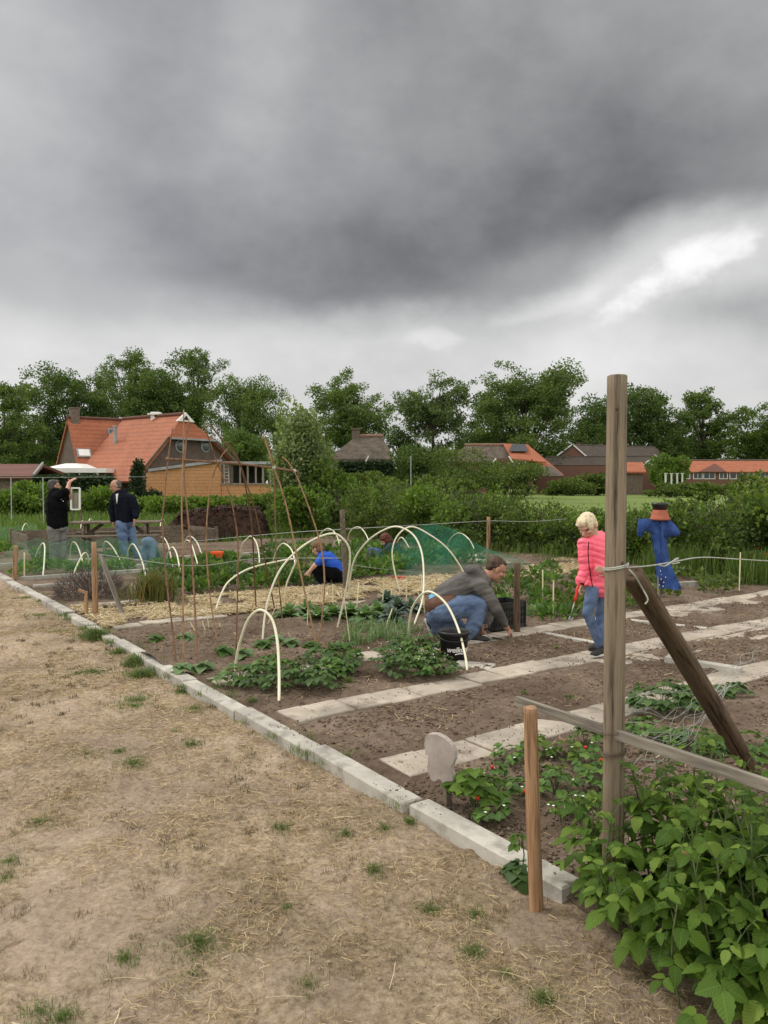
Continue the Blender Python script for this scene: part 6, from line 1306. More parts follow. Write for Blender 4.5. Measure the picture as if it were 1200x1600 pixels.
pos = c[k] + d * rad[:, None] * np.array([1, 1, .8]); keep = (pos[:, 2] > -.05) & (fbm(pos[:, 0] * 2.6 + pos[:, 1] * 1.3, pos[:, 2] * 3.1 + pos[:, 1], 3, 18) > .36); pos = pos[keep]; L = RNG.uniform(.05, .12, len(pos)); dh = d[keep]
root = empty('hedge', W(10.8, 10), 'long loose mixed hedge closing off the garden behind the people', 'hedge')
kk = k[keep]; sort = rg.random(nl); sort = np.where(sort < .55, 0, np.where(sort < .78, 1, 2))[kk]
for j_, m_ in enumerate(('hedge', 'bush', 'tree_dark')):
    s_ = sort == j_; lj = L[s_] * (1, 1.15, .85)[j_]; npmesh('foliage', *cards(pos[s_], dh[s_] * .7 + rdir(s_.sum()) * .8 + np.array([0, 0, .2]), lj, lj * RNG.uniform(.4, .8, len(lj)), None, .2), m_, root)
b = MB()
for i in range(240):
    t = np.array([random.random()]); u, v, h, w_ = lerp_line(t)[0]; p = W(u + .5 + random.uniform(-.5, .5) * w_, v + random.uniform(-.3, .3)); b.tube([p, p + Vector((random.uniform(-.15, .15), random.uniform(-.15, .15), h * .5)), p + Vector((random.uniform(-.35, .35), random.uniform(-.35, .35), h * .95))], [.018, .012, .005], 5)
b.build('branches', 'bark', root)
# sprigs standing out of the hedge top
n = 5200; q = lerp_line(RNG.random(n)); k_ = (RNG.random(n) * 260).astype(int); ra = np.random.default_rng(2).random((260, 4)); q = lerp_line(ra[k_, 0]); t = RNG.random(n)
pos = uvpos(q[:, 0] + .5 + (ra[k_, 1] - .5) * 1.6 * q[:, 3] + (ra[k_, 3] - .5) * .3 * t, q[:, 1] + (ra[k_, 2] - .5) * .5 * t, q[:, 2] * (.62 + .46 * t)) + RNG.normal(0, .035, (n, 3))
npmesh('sprigs', *cards(pos, rdir(n) + np.array([0, 0, .5]), RNG.uniform(.05, .1, n), RNG.uniform(.025, .05, n)), 'bush', root)
# tall grass at its foot
n = 26000; q = lerp_line(RNG.random(n)); u = q[:, 0] - RNG.uniform(.1, 1.5, n) ** 1.0 + .2; v = q[:, 1] + RNG.normal(0, .5, n); k_ = (fbm(u * 1.5, v * 1.5, 2, 19) > .42) & ((v < 8.6) | (u > 9.7)) & ~((v > 6.5) & (RNG.random(n) < .86)); u, v = u[k_], v[k_]
tag(npmesh('tall_grass', *blades(uvpos(u, v, u * 0), RNG.uniform(.2, .55, len(u)) * np.where(v < 6.5, 1.2, .7), .012, .5), 'tallgrass'), kind='stuff')
# rough grass in the middle distance, beyond the beds
n = 60000; x = RNG.uniform(-24, 6, n); y = 17 + 26 * RNG.random(n) ** 1.5; uu = (x - O0.x) * UU.x + (y - O0.y) * UU.y; vv = (x - O0.x) * VV.x + (y - O0.y) * VV.y; k_ = (np.abs(x) < y * .55) & ~((uu > 0) & (uu < 9) & (vv < 17.6)) & (vv > 14.5)
x, y = x[k_], y[k_]; tag(npmesh('rough_grass', *blades(np.stack([x, y, x * 0 - .12], 1), RNG.uniform(.15, .5, len(x)) * np.clip((y - 15) / 12, .45, 1.2), .02 * y / 20, .6), 'tallgrass'), kind='stuff')

shrub('willow_shrub', (-2.9, 27.5, -.1), 1.4, 1.2, 4.1, 17000, .15, 'willow', 'tall silvery-green willow shrub beside the end of the bean frame', 'willow', seed=3, top=.75, lob=40)
# undergrowth on both sides of the willow
for i, (px, D, w_, h, m, lab) in enumerate([(15, 36, 2.0, 1.7, 'bush', 'bright bush at the wire fence before the red-brown shed'), (50, 37, 1.6, 1.6, 'bush', 'bright bush beside the man in black'), (155, 38, 2.0, 1.35, 'bush', 'bright bush between the two standing men'), (225, 37, 1.6, 1.35, 'bush', 'bright bush behind the navy-jacketed man'), (268, 36, 1.5, .95, 'bush', 'bright bush in front of the wooden annex'), (312, 37, 1.7, .9, 'bush', 'bush above the manure heap'), (358, 37, 1.6, .95, 'bush', 'bush below the carport'), (405, 35, 1.3, 1.05, 'bush', 'bush beneath the carport corner, by the willow'),
        (100, 39, 2.0, 1.2, 'hedge', 'low dark bush behind the white frame'), (505, 27.5, 1.5, 2.3, 'bush', 'green bush under the willow'), (470, 24.5, 1.0, 1.5, 'bush', 'rough bush before the willow'), (560, 80, 4.5, 3.0, 'hedge', 'dark bush below the thatched roof'), (728, 88, 6.2, 5.0, 'hedge', 'dark round bush before the solar-panelled house'), (795, 92, 5.0, 3.8, 'hedge', 'bush before the brick gable'), (890, 108, 4.0, 2.0, 'hedge', 'bush before the brick house'), (932, 110, 3.6, 2.9, 'hedge', 'bush beside the tall post, before the brick house'), (1047, 108, 3.2, 5.2, 'bush', 'small bright round tree before the orange-roofed bungalow'), (656, 84, 5.2, 5.2, 'tree_dark', 'dark conifer-like bush between the thatched houses'),
        (620, 29, 1.6, 1.7, 'hedge', 'low bush in the hedge gap below the dark conifer'), (700, 27, 1.5, 1.75, 'hedge', 'bush rising above the hedge behind the green net'), (1110, 17.8, 1.2, 1.6, 'hedge', 'leafy bush rising behind the scarecrow'), (1170, 17.5, 1.4, 1.7, 'hedge', 'leafy bush at the corner above the poppies'), (1052, 96, 4.0, 1.5, 'hedge', 'low bush at the foot of the white posts'), (1140, 98, 6.0, 1.4, 'hedge', 'low bush under the windows of the bungalow')]):
    base = P(px, 755, D); base.z = -.1; shrub('shrub', base, w_, w_ * .8, h, int(2600 + 700 * h), .085 + D * .0026, m, lab, 'shrub', 'shrubs around the garden', seed=40 + i)
q = P(216, 755, 40); shrub('conifer', (q.x, q.y, -.1), 0.6, 0.6, 2.75, 2200, .16, 'clipped', 'small dark conical evergreen before the orange roof', 'conifer', seed=77, top=.95, lob=26)
q = P(236, 755, 40); shrub('shrub', (q.x, q.y, -.1), 0.9, 0.8, 1.25, 1300, .16, 'clipped', 'round dark evergreen before the wooden annex', 'shrub', seed=78)
root = empty('hedge', (P(118, 755, 43).x, 43, -.1), 'dark clipped hedge below the white veranda', 'hedge'); n = 9000; x = RNG.uniform(P(60, 755, 43).x, P(172, 755, 43).x, n); s_ = RNG.integers(0, 3, n); y = np.where(s_ == 0, 42.4, RNG.uniform(42.4, 43.6, n)); z = np.where(s_ == 0, RNG.uniform(0, 1.85, n), 1.85) + RNG.normal(0, .06, n)
npmesh('foliage', *cards(np.stack([x, y + RNG.normal(0, .08, n), z], 1), rdir(n), .22, .14), 'clipped', root); b = MB(); b.box(((P(60, 755, 43).x + P(172, 755, 43).x) / 2, 43, .85), (P(172, 755, 43).x - P(60, 755, 43).x - .2, .95, 1.75)); b.build('inner_twigs', 'bark', root)
# clipped hedge under the thatched house
root = empty('hedge', (P(560, 755, 84).x, 84, -.1), 'tall dark clipped hedge under the thatched house', 'hedge'); n = 6000; xa, xb = P(530, 755, 84).x, P(612, 755, 84).x; x = RNG.uniform(xa, xb, n); z = RNG.uniform(0, 3.9, n)
npmesh('foliage', *cards(np.stack([x, 83.4 + RNG.normal(0, .16, n), z], 1), rdir(n), .38, .24), 'clipped', root); b = MB(); b.box(((xa + xb) / 2, 84, 1.85), (xb - xa - .2, 1.0, 3.8)); b.build('inner_twigs', 'bark', root)

# ------------------------------------------------------------------ houses
def part(pname, m, parent, fn):
    b = MB(); fn(b); return b.build(pname, m, parent)
def slab(b, a, c, d, e, t=.18):                     # a roof plane given by its four corners, with thickness
    n = (Vector(c) - Vector(a)).cross(Vector(e) - Vector(a)).normalized(); n = n if n.z > 0 else -n
    b.hexa([Vector(p) - n * t for p in (a, c, d, e)] + [Vector(p) for p in (a, c, d, e)])
def tri(b, p, q, r, t=.2):
    n = (Vector(q) - Vector(p)).cross(Vector(r) - Vector(p)).normalized(); n = n if n.z > 0 else -n
    b.prism([p, q, r], -n * t)
V3 = lambda p, z: Vector((p[0], p[1], z))
def window(parent, c, ex, w, h, frame='white_paint', bars=1, pane='glass_dark', out=.06):
    """frame with its pane on a wall; ex runs along the wall, the normal points out of it towards the viewer"""
    ex = Vector((ex[0], ex[1], 0)).normalized(); nn = Vector((ex.y, -ex.x, 0)); nn = nn if nn.y < 0 else -nn; c = Vector(c) + nn * out; b = MB(); z = Vector((0, 0, 1)); t = .09
    for s in (-1, 1): b.box(c + ex * s * (w / 2 - t / 2), (t, .08, h), math.atan2(ex.y, ex.x)); b.box(c + z * s * (h / 2 - t / 2), (w - 2 * t, .08, t), math.atan2(ex.y, ex.x))
    for k in range(bars): b.box(c + ex * ((k + 1) / (bars + 1) - .5) * w, (.06, .07, h - 2 * t), math.atan2(ex.y, ex.x))
    o = b.build('window', frame, parent); b = MB(); b.box(c - nn * .03, (w - .04, .03, h - .04), math.atan2(ex.y, ex.x)); b.build('pane', pane, o); return o

# farmhouse with orange tiles
A0 = P(285, 648, 52); ax = Vector((-.805, .593, 0)); bx_ = Vector((.593, .805, 0)); H = A0.z; root = empty('farmhouse', V3(A0, 0), 'old farmhouse with a big orange tiled roof, brown gable and white veranda', 'house')
gp = A0 - ax * .55; fl = gp - bx_ * 4.3; bk = gp + bx_ * 4.6; zf, zb = 1.75, 2.9; back = A0 + ax * 6.6
def ridge_at(p): return p
zc = 4.62; tf = (H - zc) / (H - zf); tb = (H - zc) / (H - zb)
cf = gp + (fl - gp) * tf; cb = gp + (bk - gp) * tb
part('gable_wall', 'wall_brown', root, lambda b: b.prism([V3(fl + bx_ * .2 + ax * .3, -.1), V3(bk - bx_ * .2 + ax * .3, -.1), V3(bk - bx_ * .2 + ax * .3, zb - .15), V3(cb + ax * .3, zc - .15), V3(cf + ax * .3, zc - .15), V3(fl + bx_ * .2 + ax * .3, zf - .15)], ax * .3))
rf = MB(); ov = 0.0
fb = back - bx_ * 4.3; slab(rf, V3(fl, zf), V3(cf, zc), V3(A0, H), V3(A0 - bx_ * 4.3 + ax * 0, zf)); slab(rf, V3(A0 - bx_ * 4.3, zf), V3(A0, H), V3(back, H), V3(fb, zf))
bb = back + bx_ * 4.6; slab(rf, V3(bk, zb), V3(cb, zc), V3(A0, H), V3(A0 + bx_ * 4.6, zb)); slab(rf, V3(A0 + bx_ * 4.6, zb), V3(A0, H), V3(back, H), V3(bb, zb))
ro = rf.build('roof', 'tile_orange', root)
part('hip_roof', 'tile_orange', root, lambda b: tri(b, V3(cf - ax * .15, zc - .05), V3(cb - ax * .15, zc - .05), V3(A0, H + .03)))
part('verge', 'wall_brown', root, lambda b: b.bar(V3(bk, zb), V3(cb, zc), .2, .2)); part('verge', 'wall_brown', root, lambda b: b.bar(V3(fl, zf + .02), V3(cf, zc + .02), .08, .12))
part('hip_eave', 'zinc', root, lambda b: b.bar(V3(cf - ax * .2, zc - .06), V3(cb - ax * .2, zc - .06), .12, .12))
part('gable_owl_board', 'white_paint', root, lambda b: b.prism([V3(gp + ax * .3 - bx_ * .75, H - .48), V3(gp + ax * .3 + bx_ * .75, H - .48), V3(gp + ax * .3, H + .14)], -ax * .12)); part('owl_hole', 'dark_in', root, lambda b: b.prism([V3(gp + ax * .16 - bx_ * .22, H - .36), V3(gp + ax * .16 + bx_ * .22, H - .36), V3(gp + ax * .16, H - .08)], -ax * .03))
for px in (281, 318): c = P(px, 697, 51.5 + (px - 281) * .05); t = (Vector((c.x, c.y, 0)) - V3(gp, 0)).dot(bx_); c = gp + bx_ * t + ax * .26; b = MB(); rm = Matrix((bx_, -ax, Vector((0, 0, 1)))).transposed(); b.ell(V3(c, P(px, 697, c.y).z), (.42, .08, .45), rm, 16, 8); o = b.build('round_window', 'zinc', root); b = MB(); b.ell(V3(c - ax * .06, P(px, 697, c.y).z), (.32, .06, .35), rm, 16, 8); b.build('pane', 'glass_dark', o)
for k in range(9):                                   # pale ridge line
    pass
part('ridge_tiles', 'tile_red', root, lambda b: b.tube([V3(A0, H + .05), V3(back, H + .05)], .13, 8))
cc_ = P(244, 652, A0.y + 1.9); part('ventilator', 'white_paint', root, lambda b: (b.box((cc_.x, cc_.y, cc_.z - .4), (.6, .6, 1.1)), b.box((cc_.x, cc_.y, cc_.z + .2), (.95, .95, .1)), b.box((cc_.x, cc_.y, cc_.z + .3), (.6, .6, .1))))
# front house with its own ridge
L0 = P(105, 653, 55); dx = Vector((.8, .6, 0)); nf = Vector((.6, -.8, 0)); L1 = L0 + dx * 5.6; Hz = L0.z; ez = 2.75
def frontroof(b):
    slab(b, V3(L0 + nf * 2.5, ez), V3(L0, Hz), V3(L1, Hz), V3(L1 + nf * 2.5, ez)); slab(b, V3(L0 - nf * 3.6, ez), V3(L0, Hz), V3(L1, Hz), V3(L1 - nf * 3.6, ez))
fr = part('roof', 'tile_orange', root, frontroof)
part('gable_wall', 'wall_brown', root, lambda b: b.prism([V3(L0 + nf * 2.4 + dx * .15, -.1), V3(L0 - nf * 3.5 + dx * .15, -.1), V3(L0 - nf * 3.5 + dx * .15, ez - .1), V3(L0 + dx * .15, Hz - .15), V3(L0 + nf * 2.4 + dx * .15, ez - .1)], dx * .3))
part('wall', 'brick_grey', root, lambda b: b.box(V3((L0 + L1) / 2 + nf * 2.1, 1.25), (5.2, .3, 2.7), math.atan2(dx.y, dx.x)))
part('chimney', 'brick_grey', root, lambda b: (b.box(V3(L0 + dx * .5, Hz + .1), (.58, .58, 1.2), .64), b.box(V3(L0 + dx * .5, Hz + .72), (.66, .66, .08), .64)))
part('ridge_tiles', 'tile_red', root, lambda b: b.tube([V3(L0, Hz + .05), V3(L1, Hz + .05)], .12, 8))
for px, py, w_, h in ((131, 709, .95, .7), (176, 679, .6, .9)):
    # skylights lying in the slope
    best = None
    for k in range(4000):
        D = 45 + k * .004; q = P(px, py, D); s_ = (Vector((q.x, q.y, 0)) - V3(L0, 0)).dot(nf); zr_ = Hz - (Hz - ez) * s_ / 2.5
        if best is None or abs(zr_ - q.z) < best[0]: best = (abs(zr_ - q.z), q)
    q = best[1]; sl_ = (nf * 2.5 + Vector((0, 0, ez - Hz))).normalized(); nn = dx.cross(sl_); nn = nn if nn.z > 0 else -nn; rm = Matrix((dx, sl_, nn)).transposed()
    b = MB(); b.box(q + nn * .05, (w_, h, .16), mtx=rm); o = b.build('skylight', 'zinc', root); b = MB(); b.box(q + nn * .14, (w_ * .78, h * .78, .03), mtx=rm); b.build('pane', 'white_print' if px < 150 else 'glass_dark', o)
q = P(180, 690, 53.6); part('flue_pipe', 'zinc', root, lambda b: (b.tube([q - Vector((0, 0, .6)), q + Vector((0, 0, 1.0))], .13, 10), b.box(q + Vector((0, 0, 1.05)), (.3, .3, .08))))
va, vb = P(64, 735, 49), P(166, 737, 49)
part('veranda_roof', 'white_paint', root, lambda b: (b.box((((va.x + vb.x) / 2), 50.6, va.z), (vb.x - va.x, 3.2, .28)), b.hexa([Vector((va.x + .1, 49.1, va.z + .15)), Vector((vb.x - 1.6, 49.1, va.z + .15)), Vector((vb.x - 1.6, 52.1, va.z + .15)), Vector((va.x + .1, 52.1, va.z + .15)), Vector((va.x + 1.0, 50.4, va.z + .48)), Vector((vb.x - 2.4, 50.4, va.z + .48)), Vector((vb.x - 2.4, 52.0, va.z + .48)), Vector((va.x + 1.0, 52.0, va.z + .48))])))
for px in (72, 84, 125, 152): xx = P(px, 740, 49.2).x; part('veranda_post', 'white_paint', root, lambda b: b.box((xx, 49.25, 1.15), (.14, .14, 2.4)))
part('veranda_wall', 'brick_grey', root, lambda b: b.box(((va.x + vb.x) / 2 + .3, 52.3, 1.15), (vb.x - va.x - .4, .2, 2.4)))
part('garage_wall', 'brick_grey', root, lambda b: b.box((P(178, 745, 50.5).x, 51.2, 1.1), (2.2, .3, 2.3)))
# wooden annex and carport
root = empty('timber_annex', (P(285, 755, 46).x, 46, 0), 'annex clad in fresh orange boards with an open carport beside it', 'annex')
xa, xb, xc = P(228, 745, 46).x, P(345, 745, 46).x, P(424, 745, 46).x; zl, zr2 = P(228, 738, 46).z, P(345, 722, 46).z
part('cladding', 'cladding', root, lambda b: b.prism([(xa, 46, -.1), (xb, 46, -.1), (xb, 46, zr2), (xa + 1.0, 46, zl + .22), (xa, 46, zl - .05)], (0, .2, 0))); part('roof_edge', 'zinc', root, lambda b: b.bar((xa + .2, 45.96, zl + .12), (xb + .05, 45.96, zr2 + .08), .16, .3, PI / 2))
part('low_wall', 'cladding', root, lambda b: b.box(((xb + xc) / 2, 46.1, .72), (xc - xb - .06, .18, 1.64))); part('carport_roof', 'zinc', root, lambda b: b.box(((xb + xc) / 2, 48, zr2 - .05), (xc - xb, 4.4, .16))); part('back_wall', 'dark_in', root, lambda b: b.box(((xb + xc) / 2 - .6, 49.9, 1.4), (xc - xb - 1.2, .15, 2.9)))
part('wall_plate', 'board_grey', root, lambda b: b.box(((xb + xc) / 2, 46.02, 1.58), (xc - xb, .24, .08)))
for px in (375, 387, 399.5, 411, 422): xx = P(px, 740, 46).x; part('post', 'board_grey', root, lambda b: b.box((xx, 46.05, 2.2), (.10, .10, 1.2)))
part('ladder', 'white_paint', root, lambda b: ([b.bar((P(x, 757, 47).x, 47, 1.3), (P(x - 1, 724, 47).x, 47, 2.85), .05) for x in (351, 358)], [b.bar((P(351, y, 47).x, 47, P(351, y, 47).z), (P(358, y, 47).x, 47, P(351, y, 47).z), .04) for y in (728, 733, 738, 743, 748, 753)]))
# red-brown shed
root = empty('shed', (P(25, 755, 45).x, 45, 0), 'long low shed with a red-brown roof at the edge behind the bushes', 'shed'); xa, xb = P(-60, 740, 45).x, P(63, 740, 45).x; zt, ze = P(0, 725, 47).z, P(0, 744, 44).z
part('roof', 'tile_red', root, lambda b: (slab(b, (xa, 44, ze), (xa, 47, zt), (xb - .7, 47, zt), (xb, 44, ze)), slab(b, (xa, 50, ze), (xa, 47, zt), (xb - .7, 47, zt), (xb, 50, ze)))); part('wall', 'brick_grey', root, lambda b: b.box(((xa + xb) / 2, 47, ze / 2 - .1), (xb - xa - .8, 5.2, ze))); part('barge_board', 'zinc', root, lambda b: b.bar((xb - .68, 46.9, zt + .05), (xb + .05, 44, ze + .05), .1, .16))

def hiphouse(name, label, px0, px1, pr0, pr1, yr, ye, D, depth, mroof, mwall, t=.35, ridge=None, hz=None):
    """house seen from its long side: eaves from px0 to px1, ridge from pr0 to pr1"""
    e0, e1 = P(px0, ye, D), P(px1, ye, D); r0, r1 = P(pr0, yr, D + depth / 2), P(pr1, yr, D + depth / 2); ze = e0.z; zr_ = r0.z; root = empty(name, V3((e0 + e1) / 2, 0), label, 'house')
    f0, f1, b0, b1 = V3(e0, ze), V3(e1, ze), Vector((e0.x, D + depth, ze)), Vector((e1.x, D + depth, ze)); R0, R1 = V3(r0, zr_), V3(r1, zr_)
    part('roof', mroof, root, lambda b: b.add([f0, f1, b1, b0, R0, R1, f0 - Vector((0, 0, t)), f1 - Vector((0, 0, t)), b1 - Vector((0, 0, t)), b0 - Vector((0, 0, t))], [(0, 1, 5, 4), (1, 2, 5), (2, 3, 4, 5), (3, 0, 4), (0, 6, 7, 1), (1, 7, 8, 2), (2, 8, 9, 3), (3, 9, 6, 0), (6, 9, 8, 7)]))
    if ridge: part('ridge_cap', ridge, root, lambda b: b.tube([R0 + Vector((-.2, 0, .05)), R1 + Vector((.2, 0, .05))], .28, 8))
    part('wall', mwall, root, lambda b: b.box(((e0.x + e1.x) / 2, D + depth / 2, (ze - t) / 2 - .1), (e1.x - e0.x - .8, depth - .8, ze - t + .1))); return root, e0, e1, ze, zr_, R0, R1
root, e0, e1, ze, zr_, R0, R1 = hiphouse('thatched_house', 'house with a steep dark thatched roof and a small chimney', 512, 618, 556, 596, 682, 717, 100, 11, 'thatch', 'brick_grey', ridge='thatch_ridge')
c = P(556, 678, 105.6); part('chimney', 'brick_grey', root, lambda b: (b.box((c.x, c.y, c.z - .3), (1.0, 1.0, 1.8)), b.box((c.x, c.y, c.z + .65), (1.3, 1.3, .2))))
for px in (586, 600, 610): window(root, P(px, 722, 100.4), (1, 0), .9, .9, bars=0)
part('barge_board', 'white_paint', root, lambda b: b.bar(P(576, 712, 99.6), P(569, 726, 99.6), .2, .15)); part('barge_board', 'white_paint', root, lambda b: b.bar(P(612, 713, 99.6), P(619, 727, 99.6), .2, .15))
part('fascia', 'white_paint', root, lambda b: b.bar(P(604, 731, 99.5), P(622, 731, 99.5), .3, .2))
# thatch and orange tiles with the solar panel
root, e0, e1, ze, zr_, R0, R1 = hiphouse('solar_house', 'house half thatched and half orange-tiled, with a solar panel on its slope', 700, 800, 728, 789, 696, 722, 118, 13, 'thatch', 'brick', ridge='thatch_ridge')
r0, r1 = P(786, 693, 124), P(824, 694, 124); s0, s1 = P(772, 733, 116), P(881, 742, 116); part('tiled_roof', 'tile_orange', root, lambda b: (slab(b, P(800, 717, 117), r0, r1, P(853, 722, 117)), tri(b, P(824, 694, 123.8), P(881, 742, 116.4), P(845, 742, 116.4)), slab(b, V3(r0, r0.z), V3(r1, r1.z), Vector((s1.x, 132, 3.4)), Vector((r0.x, 132, 3.4)))))
part('brick_gable', 'brick', root, lambda b: b.prism([P(772, 760, 117.2), P(834, 760, 117.2), P(826, 718, 117.2), P(800, 716, 117.2), P(776, 716, 117.2)], (0, .3, 0)))
part('dark_roof_foot', 'tile_grey', root, lambda b: slab(b, P(838, 729, 116.0), P(862, 728, 116.8), P(882, 744, 115), P(842, 744, 115), .2))
rm_a, rm_b, rm_c, rm_d = P(795, 706, 119.6), P(800, 695, 123), P(821, 695, 123), P(824, 706, 119.6); part('solar_panel', 'solar', root, lambda b: slab(b, rm_a + Vector((0, -.15, .12)), rm_b + Vector((0, -.15, .12)), rm_c + Vector((0, -.15, .12)), rm_d + Vector((0, -.15, .12)), .06))
part('barge_board', 'white_paint', root, lambda b: b.bar(P(795, 713, 116.6), P(808, 733, 116.6), .4, .2)); part('barge_board', 'white_paint', root, lambda b: b.bar(P(775, 716, 116.6), P(770, 724, 116.6), .25, .2)); window(root, P(816, 727, 117.2), (1, 0), 1.0, 1.6, bars=0)
# brick house with the white window
def gable(name, label, pc, py_top, pxl, pxr, yl, yr_, pend, D, mroof, mwall, depth_dir=(.9, .43), ln=8):
    root = empty(name, (P(pc, 755, D).x, D, 0), label, 'house'); a = P(pxl, yl, D); c = P(pxr, yr_, D); t = P(pc, py_top, D); dd = Vector((depth_dir[0], depth_dir[1], 0)).normalized() * ln; o = -dd.normalized() * .3
    part('wall', mwall, root, lambda b: b.prism([Vector((a.x + .25, D, -.1)), Vector((c.x - .25, D, -.1)), Vector((c.x - .25, D, c.z - .2)), Vector((t.x, D, t.z - .2)), Vector((a.x + .25, D, a.z - .2))], dd))
    part('roof', mroof, root, lambda b: (slab(b, a + o, t + o, t + dd, a + dd), slab(b, c + o, t + o, t + dd, c + dd))); part('barge_board', 'white_paint', root, lambda b: b.bar(a + o * 1.2, t + o * 1.2, .1, .2)); part('barge_board', 'white_paint', root, lambda b: b.bar(t + o * 1.2, c + o * 1.2, .1, .2)); return root
root = gable('brick_house', 'red brick house with white barge boards and a white window', 897, 694, 873, 920, 712, 714, 0, 130, 'tile_grey', 'brick', ln=18)
window(root, P(905, 721, 129.9), (1, 0), 1.4, 1.2, bars=1)
for px, py in ((903, 695), (938, 697)): c = P(px, py, 137); part('chimney', 'brick_grey', root, lambda b: b.box((c.x, c.y, c.z - .2), (.8, .8, 1.2)))
root = gable('brick_annex', 'low brick house with a grey roof and small white-edged gable beyond the tall post', 1020, 711, 1002, 1030, 726, 724, 0, 124, 'tile_grey', 'brick', (-.93, .36), 17); window(root, P(1019, 722, 123.9), (1, 0), 1.0, .8, bars=0)
root, *_ = hiphouse('orange_roofed_shed', 'small orange-roofed outbuilding between the tall post and the round tree', 968, 1010, 972, 1004, 722, 737, 116, 7, 'tile_orange', 'brick_grey', t=.25)
# the long orange-roofed bungalow
D = 118; xa, xb = P(1064, 740, D).x, P(1330, 740, D).x; ze, zt = P(1100, 737, D).z, P(1100, 719.5, D + 4.5).z; root = empty('bungalow', ((xa + xb) / 2, D, 0), 'long low bungalow with an orange tiled roof behind the hedge', 'bungalow')
part('roof', 'tile_orange', root, lambda b: (slab(b, (xa, D, ze), (xa, D + 4.5, zt), (xb, D + 4.5, zt), (xb, D, ze)), slab(b, (xa, D + 9, ze), (xa, D + 4.5, zt), (xb, D + 4.5, zt), (xb, D + 9, ze)))); part('wall', 'brick', root, lambda b: b.box(((xa + xb) / 2, D + 4.5, ze / 2 - .1), (xb - xa - .5, 8.2, ze))); part('ridge_tiles', 'tile_grey', root, lambda b: b.tube([(xa, D + 4.5, zt + .04), (xb, D + 4.5, zt + .04)], .16, 6))
part('dormer_roof', 'tile_red', root, lambda b: tri(b, P(1092, 737, D - .25), P(1136, 737, D - .25), P(1117, 724, D + 3.0), .1))
for px, w_ in ((1072, .9), (1090, 1.1), (1108, 1.4), (1130, 1.0), (1150, 1.6), (1176, 1.2), (1195, 1.2)): window(root, P(px, 743, D + .4), (1, 0), w_ * 1.3, 1.1, bars=1)
for px in (1040, 1049, 1058, 1066): c = P(px, 745, 106); b = MB(); b.box((c.x, 106, 1.4), (.2, .2, 3.0)); b.box((c.x, 106, 2.95), (.34, .34, .12)); tag(b.build('gate_post', 'sole_white', origin=(c.x, 106, 0)), 'white post beneath the small bright round tree', 'post', 'white posts under the round tree')
b = MB(); q = P(655, 735, 40)
b.tube([P(642, 712, 74), (P(642, 712, 74).x, 74, -.1)], .06, 6); tag(b.build('pole', 'zinc', origin=(P(642, 712, 74).x, 74, -.1)), 'thin pale pole before the dark conifer-like bush', 'pole')

# ------------------------------------------------------------------ trees
def tree(label, px, ytop, D, wpx, m, n, L, ybot=720, air=.5, lob=34, seed=0, shape='round', group='trees behind the houses', trunk=.3, fork=.32, droop=0):
    r = np.random.default_rng(seed); base = P(px, 755, D); base.z = -.1; H = P(px, ytop, D).z; W_ = wpx / FOC * D / 2; zb = P(px, ybot, D).z; root = empty('tree', base, label, 'tree', group)
    # lobes fill an uneven envelope
    lc = []
    while len(lc) < lob:
        x, y, z = r.uniform(-1, 1, 3)
        e = (x * x + y * y) / (1.0 if shape == 'round' else (1.02 - max(z, -.2) * .75) ** 2) + (abs(z) ** 2.4)
        if e < 1: lc.append((x, y, z))
    lc = np.array(lc); cz = (H * .97 + zb) / 2; hz = (H * .97 - zb) / 2; C_ = np.stack([base.x + lc[:, 0] * W_ * .84, base.y + lc[:, 1] * W_ * .7, cz + lc[:, 2] * hz * .9], 1); S_ = r.uniform(.13, .27, lob) * (W_ + hz) * (1.12 - .35 * air)
    # every limb carries smaller sprays, every spray its leaves
    ns = 9; sub_ = np.repeat(C_, ns, 0) + unit(r.normal(size=(lob * ns, 3))) * (np.repeat(S_, ns) * r.uniform(.35, 1.12, lob * ns))[:, None] * np.array([1, 1, .8]); ss = np.repeat(S_, ns) * r.uniform(.22, .48, lob * ns)
    k = r.choice(lob * ns, n, p=ss ** 2 / (ss ** 2).sum()); d = unit(r.normal(size=(n, 3))); q = r.random(n) ** .5; p = sub_[k] + d * (ss[k] * q)[:, None] * np.array([1.15, 1.15, .75])
    if droop: p[:, 2] -= droop * np.abs(r.normal(size=n)) * .5
    # gaps where the sky shows through
    fq = 82 / D; keep = fbm(p[:, 0] * .75 * fq + p[:, 1] * .6 * fq, p[:, 2] * .85 * fq + p[:, 1] * .3 * fq, 3, 5 + seed) > (.22 + .16 * air); p = p[keep]; n2 = len(p)
    V, F = cards(p, unit(r.normal(size=(n2, 3))) + np.array([0, 0, -.1 - droop]), r.uniform(.6, 1.3, n2) * L, r.uniform(.4, .75, n2) * L, None, .2); npmesh('crown', V, F, m, root)
    b = MB(); fk = Vector((base.x, base.y, zb + (H - zb) * fork * .5)); b.tube(crom([base, base.lerp(fk, .5) + Vector((r.uniform(-.2, .2), 0, 0)), fk], 5), [trunk * (1.15 - .045 * i) for i in range(11)], 8)
    for j in range(0, lob):
        t = Vector(C_[j]); m_ = fk.lerp(t, .5) + Vector((0, 0, (t.z - fk.z) * .12)); b.tube(crom([fk - Vector((0, 0, .3)), m_, t], 4), [trunk * (.5 - .045 * i) if .5 - .045 * i > .06 else trunk * .06 for i in range(9)], 5)
    b.build('trunk', 'bark', root); return root
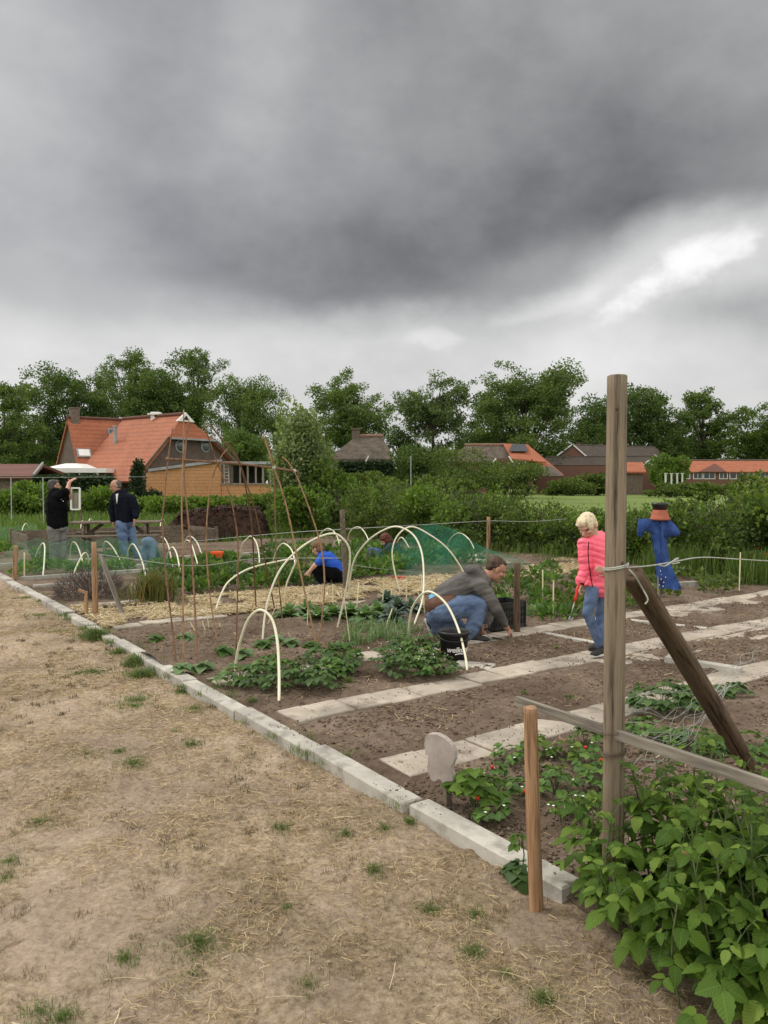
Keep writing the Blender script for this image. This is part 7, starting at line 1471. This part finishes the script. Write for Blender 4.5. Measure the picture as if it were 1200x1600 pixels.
T = [('airy tree cut by the picture edge behind the red-brown shed', 8, 594, 70, 120, 'tree_mid', 7000, .36, 745, .75), ('broad dense dark tree behind the chimney of the farmhouse', 113, 563, 82, 150, 'tree_dark', 15000, .42, 735, .12), ('tall thin-leaved tree rising behind the farmhouse roof', 203, 531, 92, 90, 'tree_mid', 6000, .40, 700, .7), ('dense dark tree behind the orange roof ridge', 257, 562, 80, 135, 'tree_dark', 13000, .42, 715, .15),
     ('pale airy tree behind the dense dark one', 310, 537, 95, 85, 'tree_grey', 6500, .40, 690, .75), ('drooping birch behind the brown gable', 385, 563, 76, 130, 'tree_mid', 12000, .34, 735, .35), ('lime-green small tree beside the brown gable', 375, 668, 58, 95, 'tree_light', 4500, .26, 750, .3), ('dark tree filling the gap behind the shed', 48, 662, 76, 110, 'tree_dark', 7000, .40, 750, .4),
     ('round airy tree behind the thatched house', 543, 577, 84, 155, 'tree_mid', 12500, .40, 715, .45), ('tall open tree whose forked trunk shows against the sky', 676, 577, 80, 130, 'tree_grey', 9500, .38, 690, .42), ('low dark tree between the open tree and the big dense one', 738, 640, 88, 80, 'tree_mid', 4500, .38, 730, .6), ('big dense tree behind the solar-panelled house', 825, 561, 78, 190, 'tree_mid', 19000, .40, 735, .15),
     ('dark broad tree behind the tall post', 995, 597, 82, 155, 'tree_dark', 13500, .42, 735, .25), ('slender airy tree right behind the bungalow', 1097, 611, 84, 85, 'tree_mid', 6000, .38, 730, .55), ('pale broad tree at the far end of the row', 1178, 620, 80, 120, 'tree_light', 10500, .38, 735, .25), ('dark tree between the big dense tree and the post', 922, 615, 88, 90, 'tree_dark', 6500, .40, 735, .3), ('dark tree at the end of the row beyond the frame edge', 1260, 610, 78, 120, 'tree_mid', 6500, .40, 735, .3), ('dark hazel behind the willow shrub', 470, 650, 72, 80, 'tree_dark', 5500, .36, 745, .3), ('small dark tree beside the open forked tree', 630, 668, 80, 70, 'tree_dark', 3500, .34, 745, .35), ('low dark tree behind the slender airy one', 1060, 650, 90, 80, 'tree_dark', 5000, .40, 740, .3)]
T[13] = ('slender airy tree standing behind the bungalow',) + T[13][1:]
for i, (lab, px, yt, D, w_, m, n, L, yb, air) in enumerate(T):
    k_ = 1.75 if px > 460 else 1.12; tree(lab, px, yt, D * k_, w_, m, int(n * 2.1), L * k_ * .66, yb, min(1, air + .1), lob=34 if air < .5 else 26, seed=i, trunk=.2 * k_, droop=.9 if 'birch' in lab else 0)
# the far wood closing the horizon
n = 26000; x = RNG.uniform(-240, 270, n); y = RNG.uniform(240, 265, n); h = 6 + 9 * fbm(x * .05, x * 0, 3, 5); z = h * RNG.random(n) ** .8
o = npmesh('distant_wood', *cards(np.stack([x, y, z], 1), rdir(n), 2.2, 1.4), 'tree_dark'); tag(o, kind='stuff')
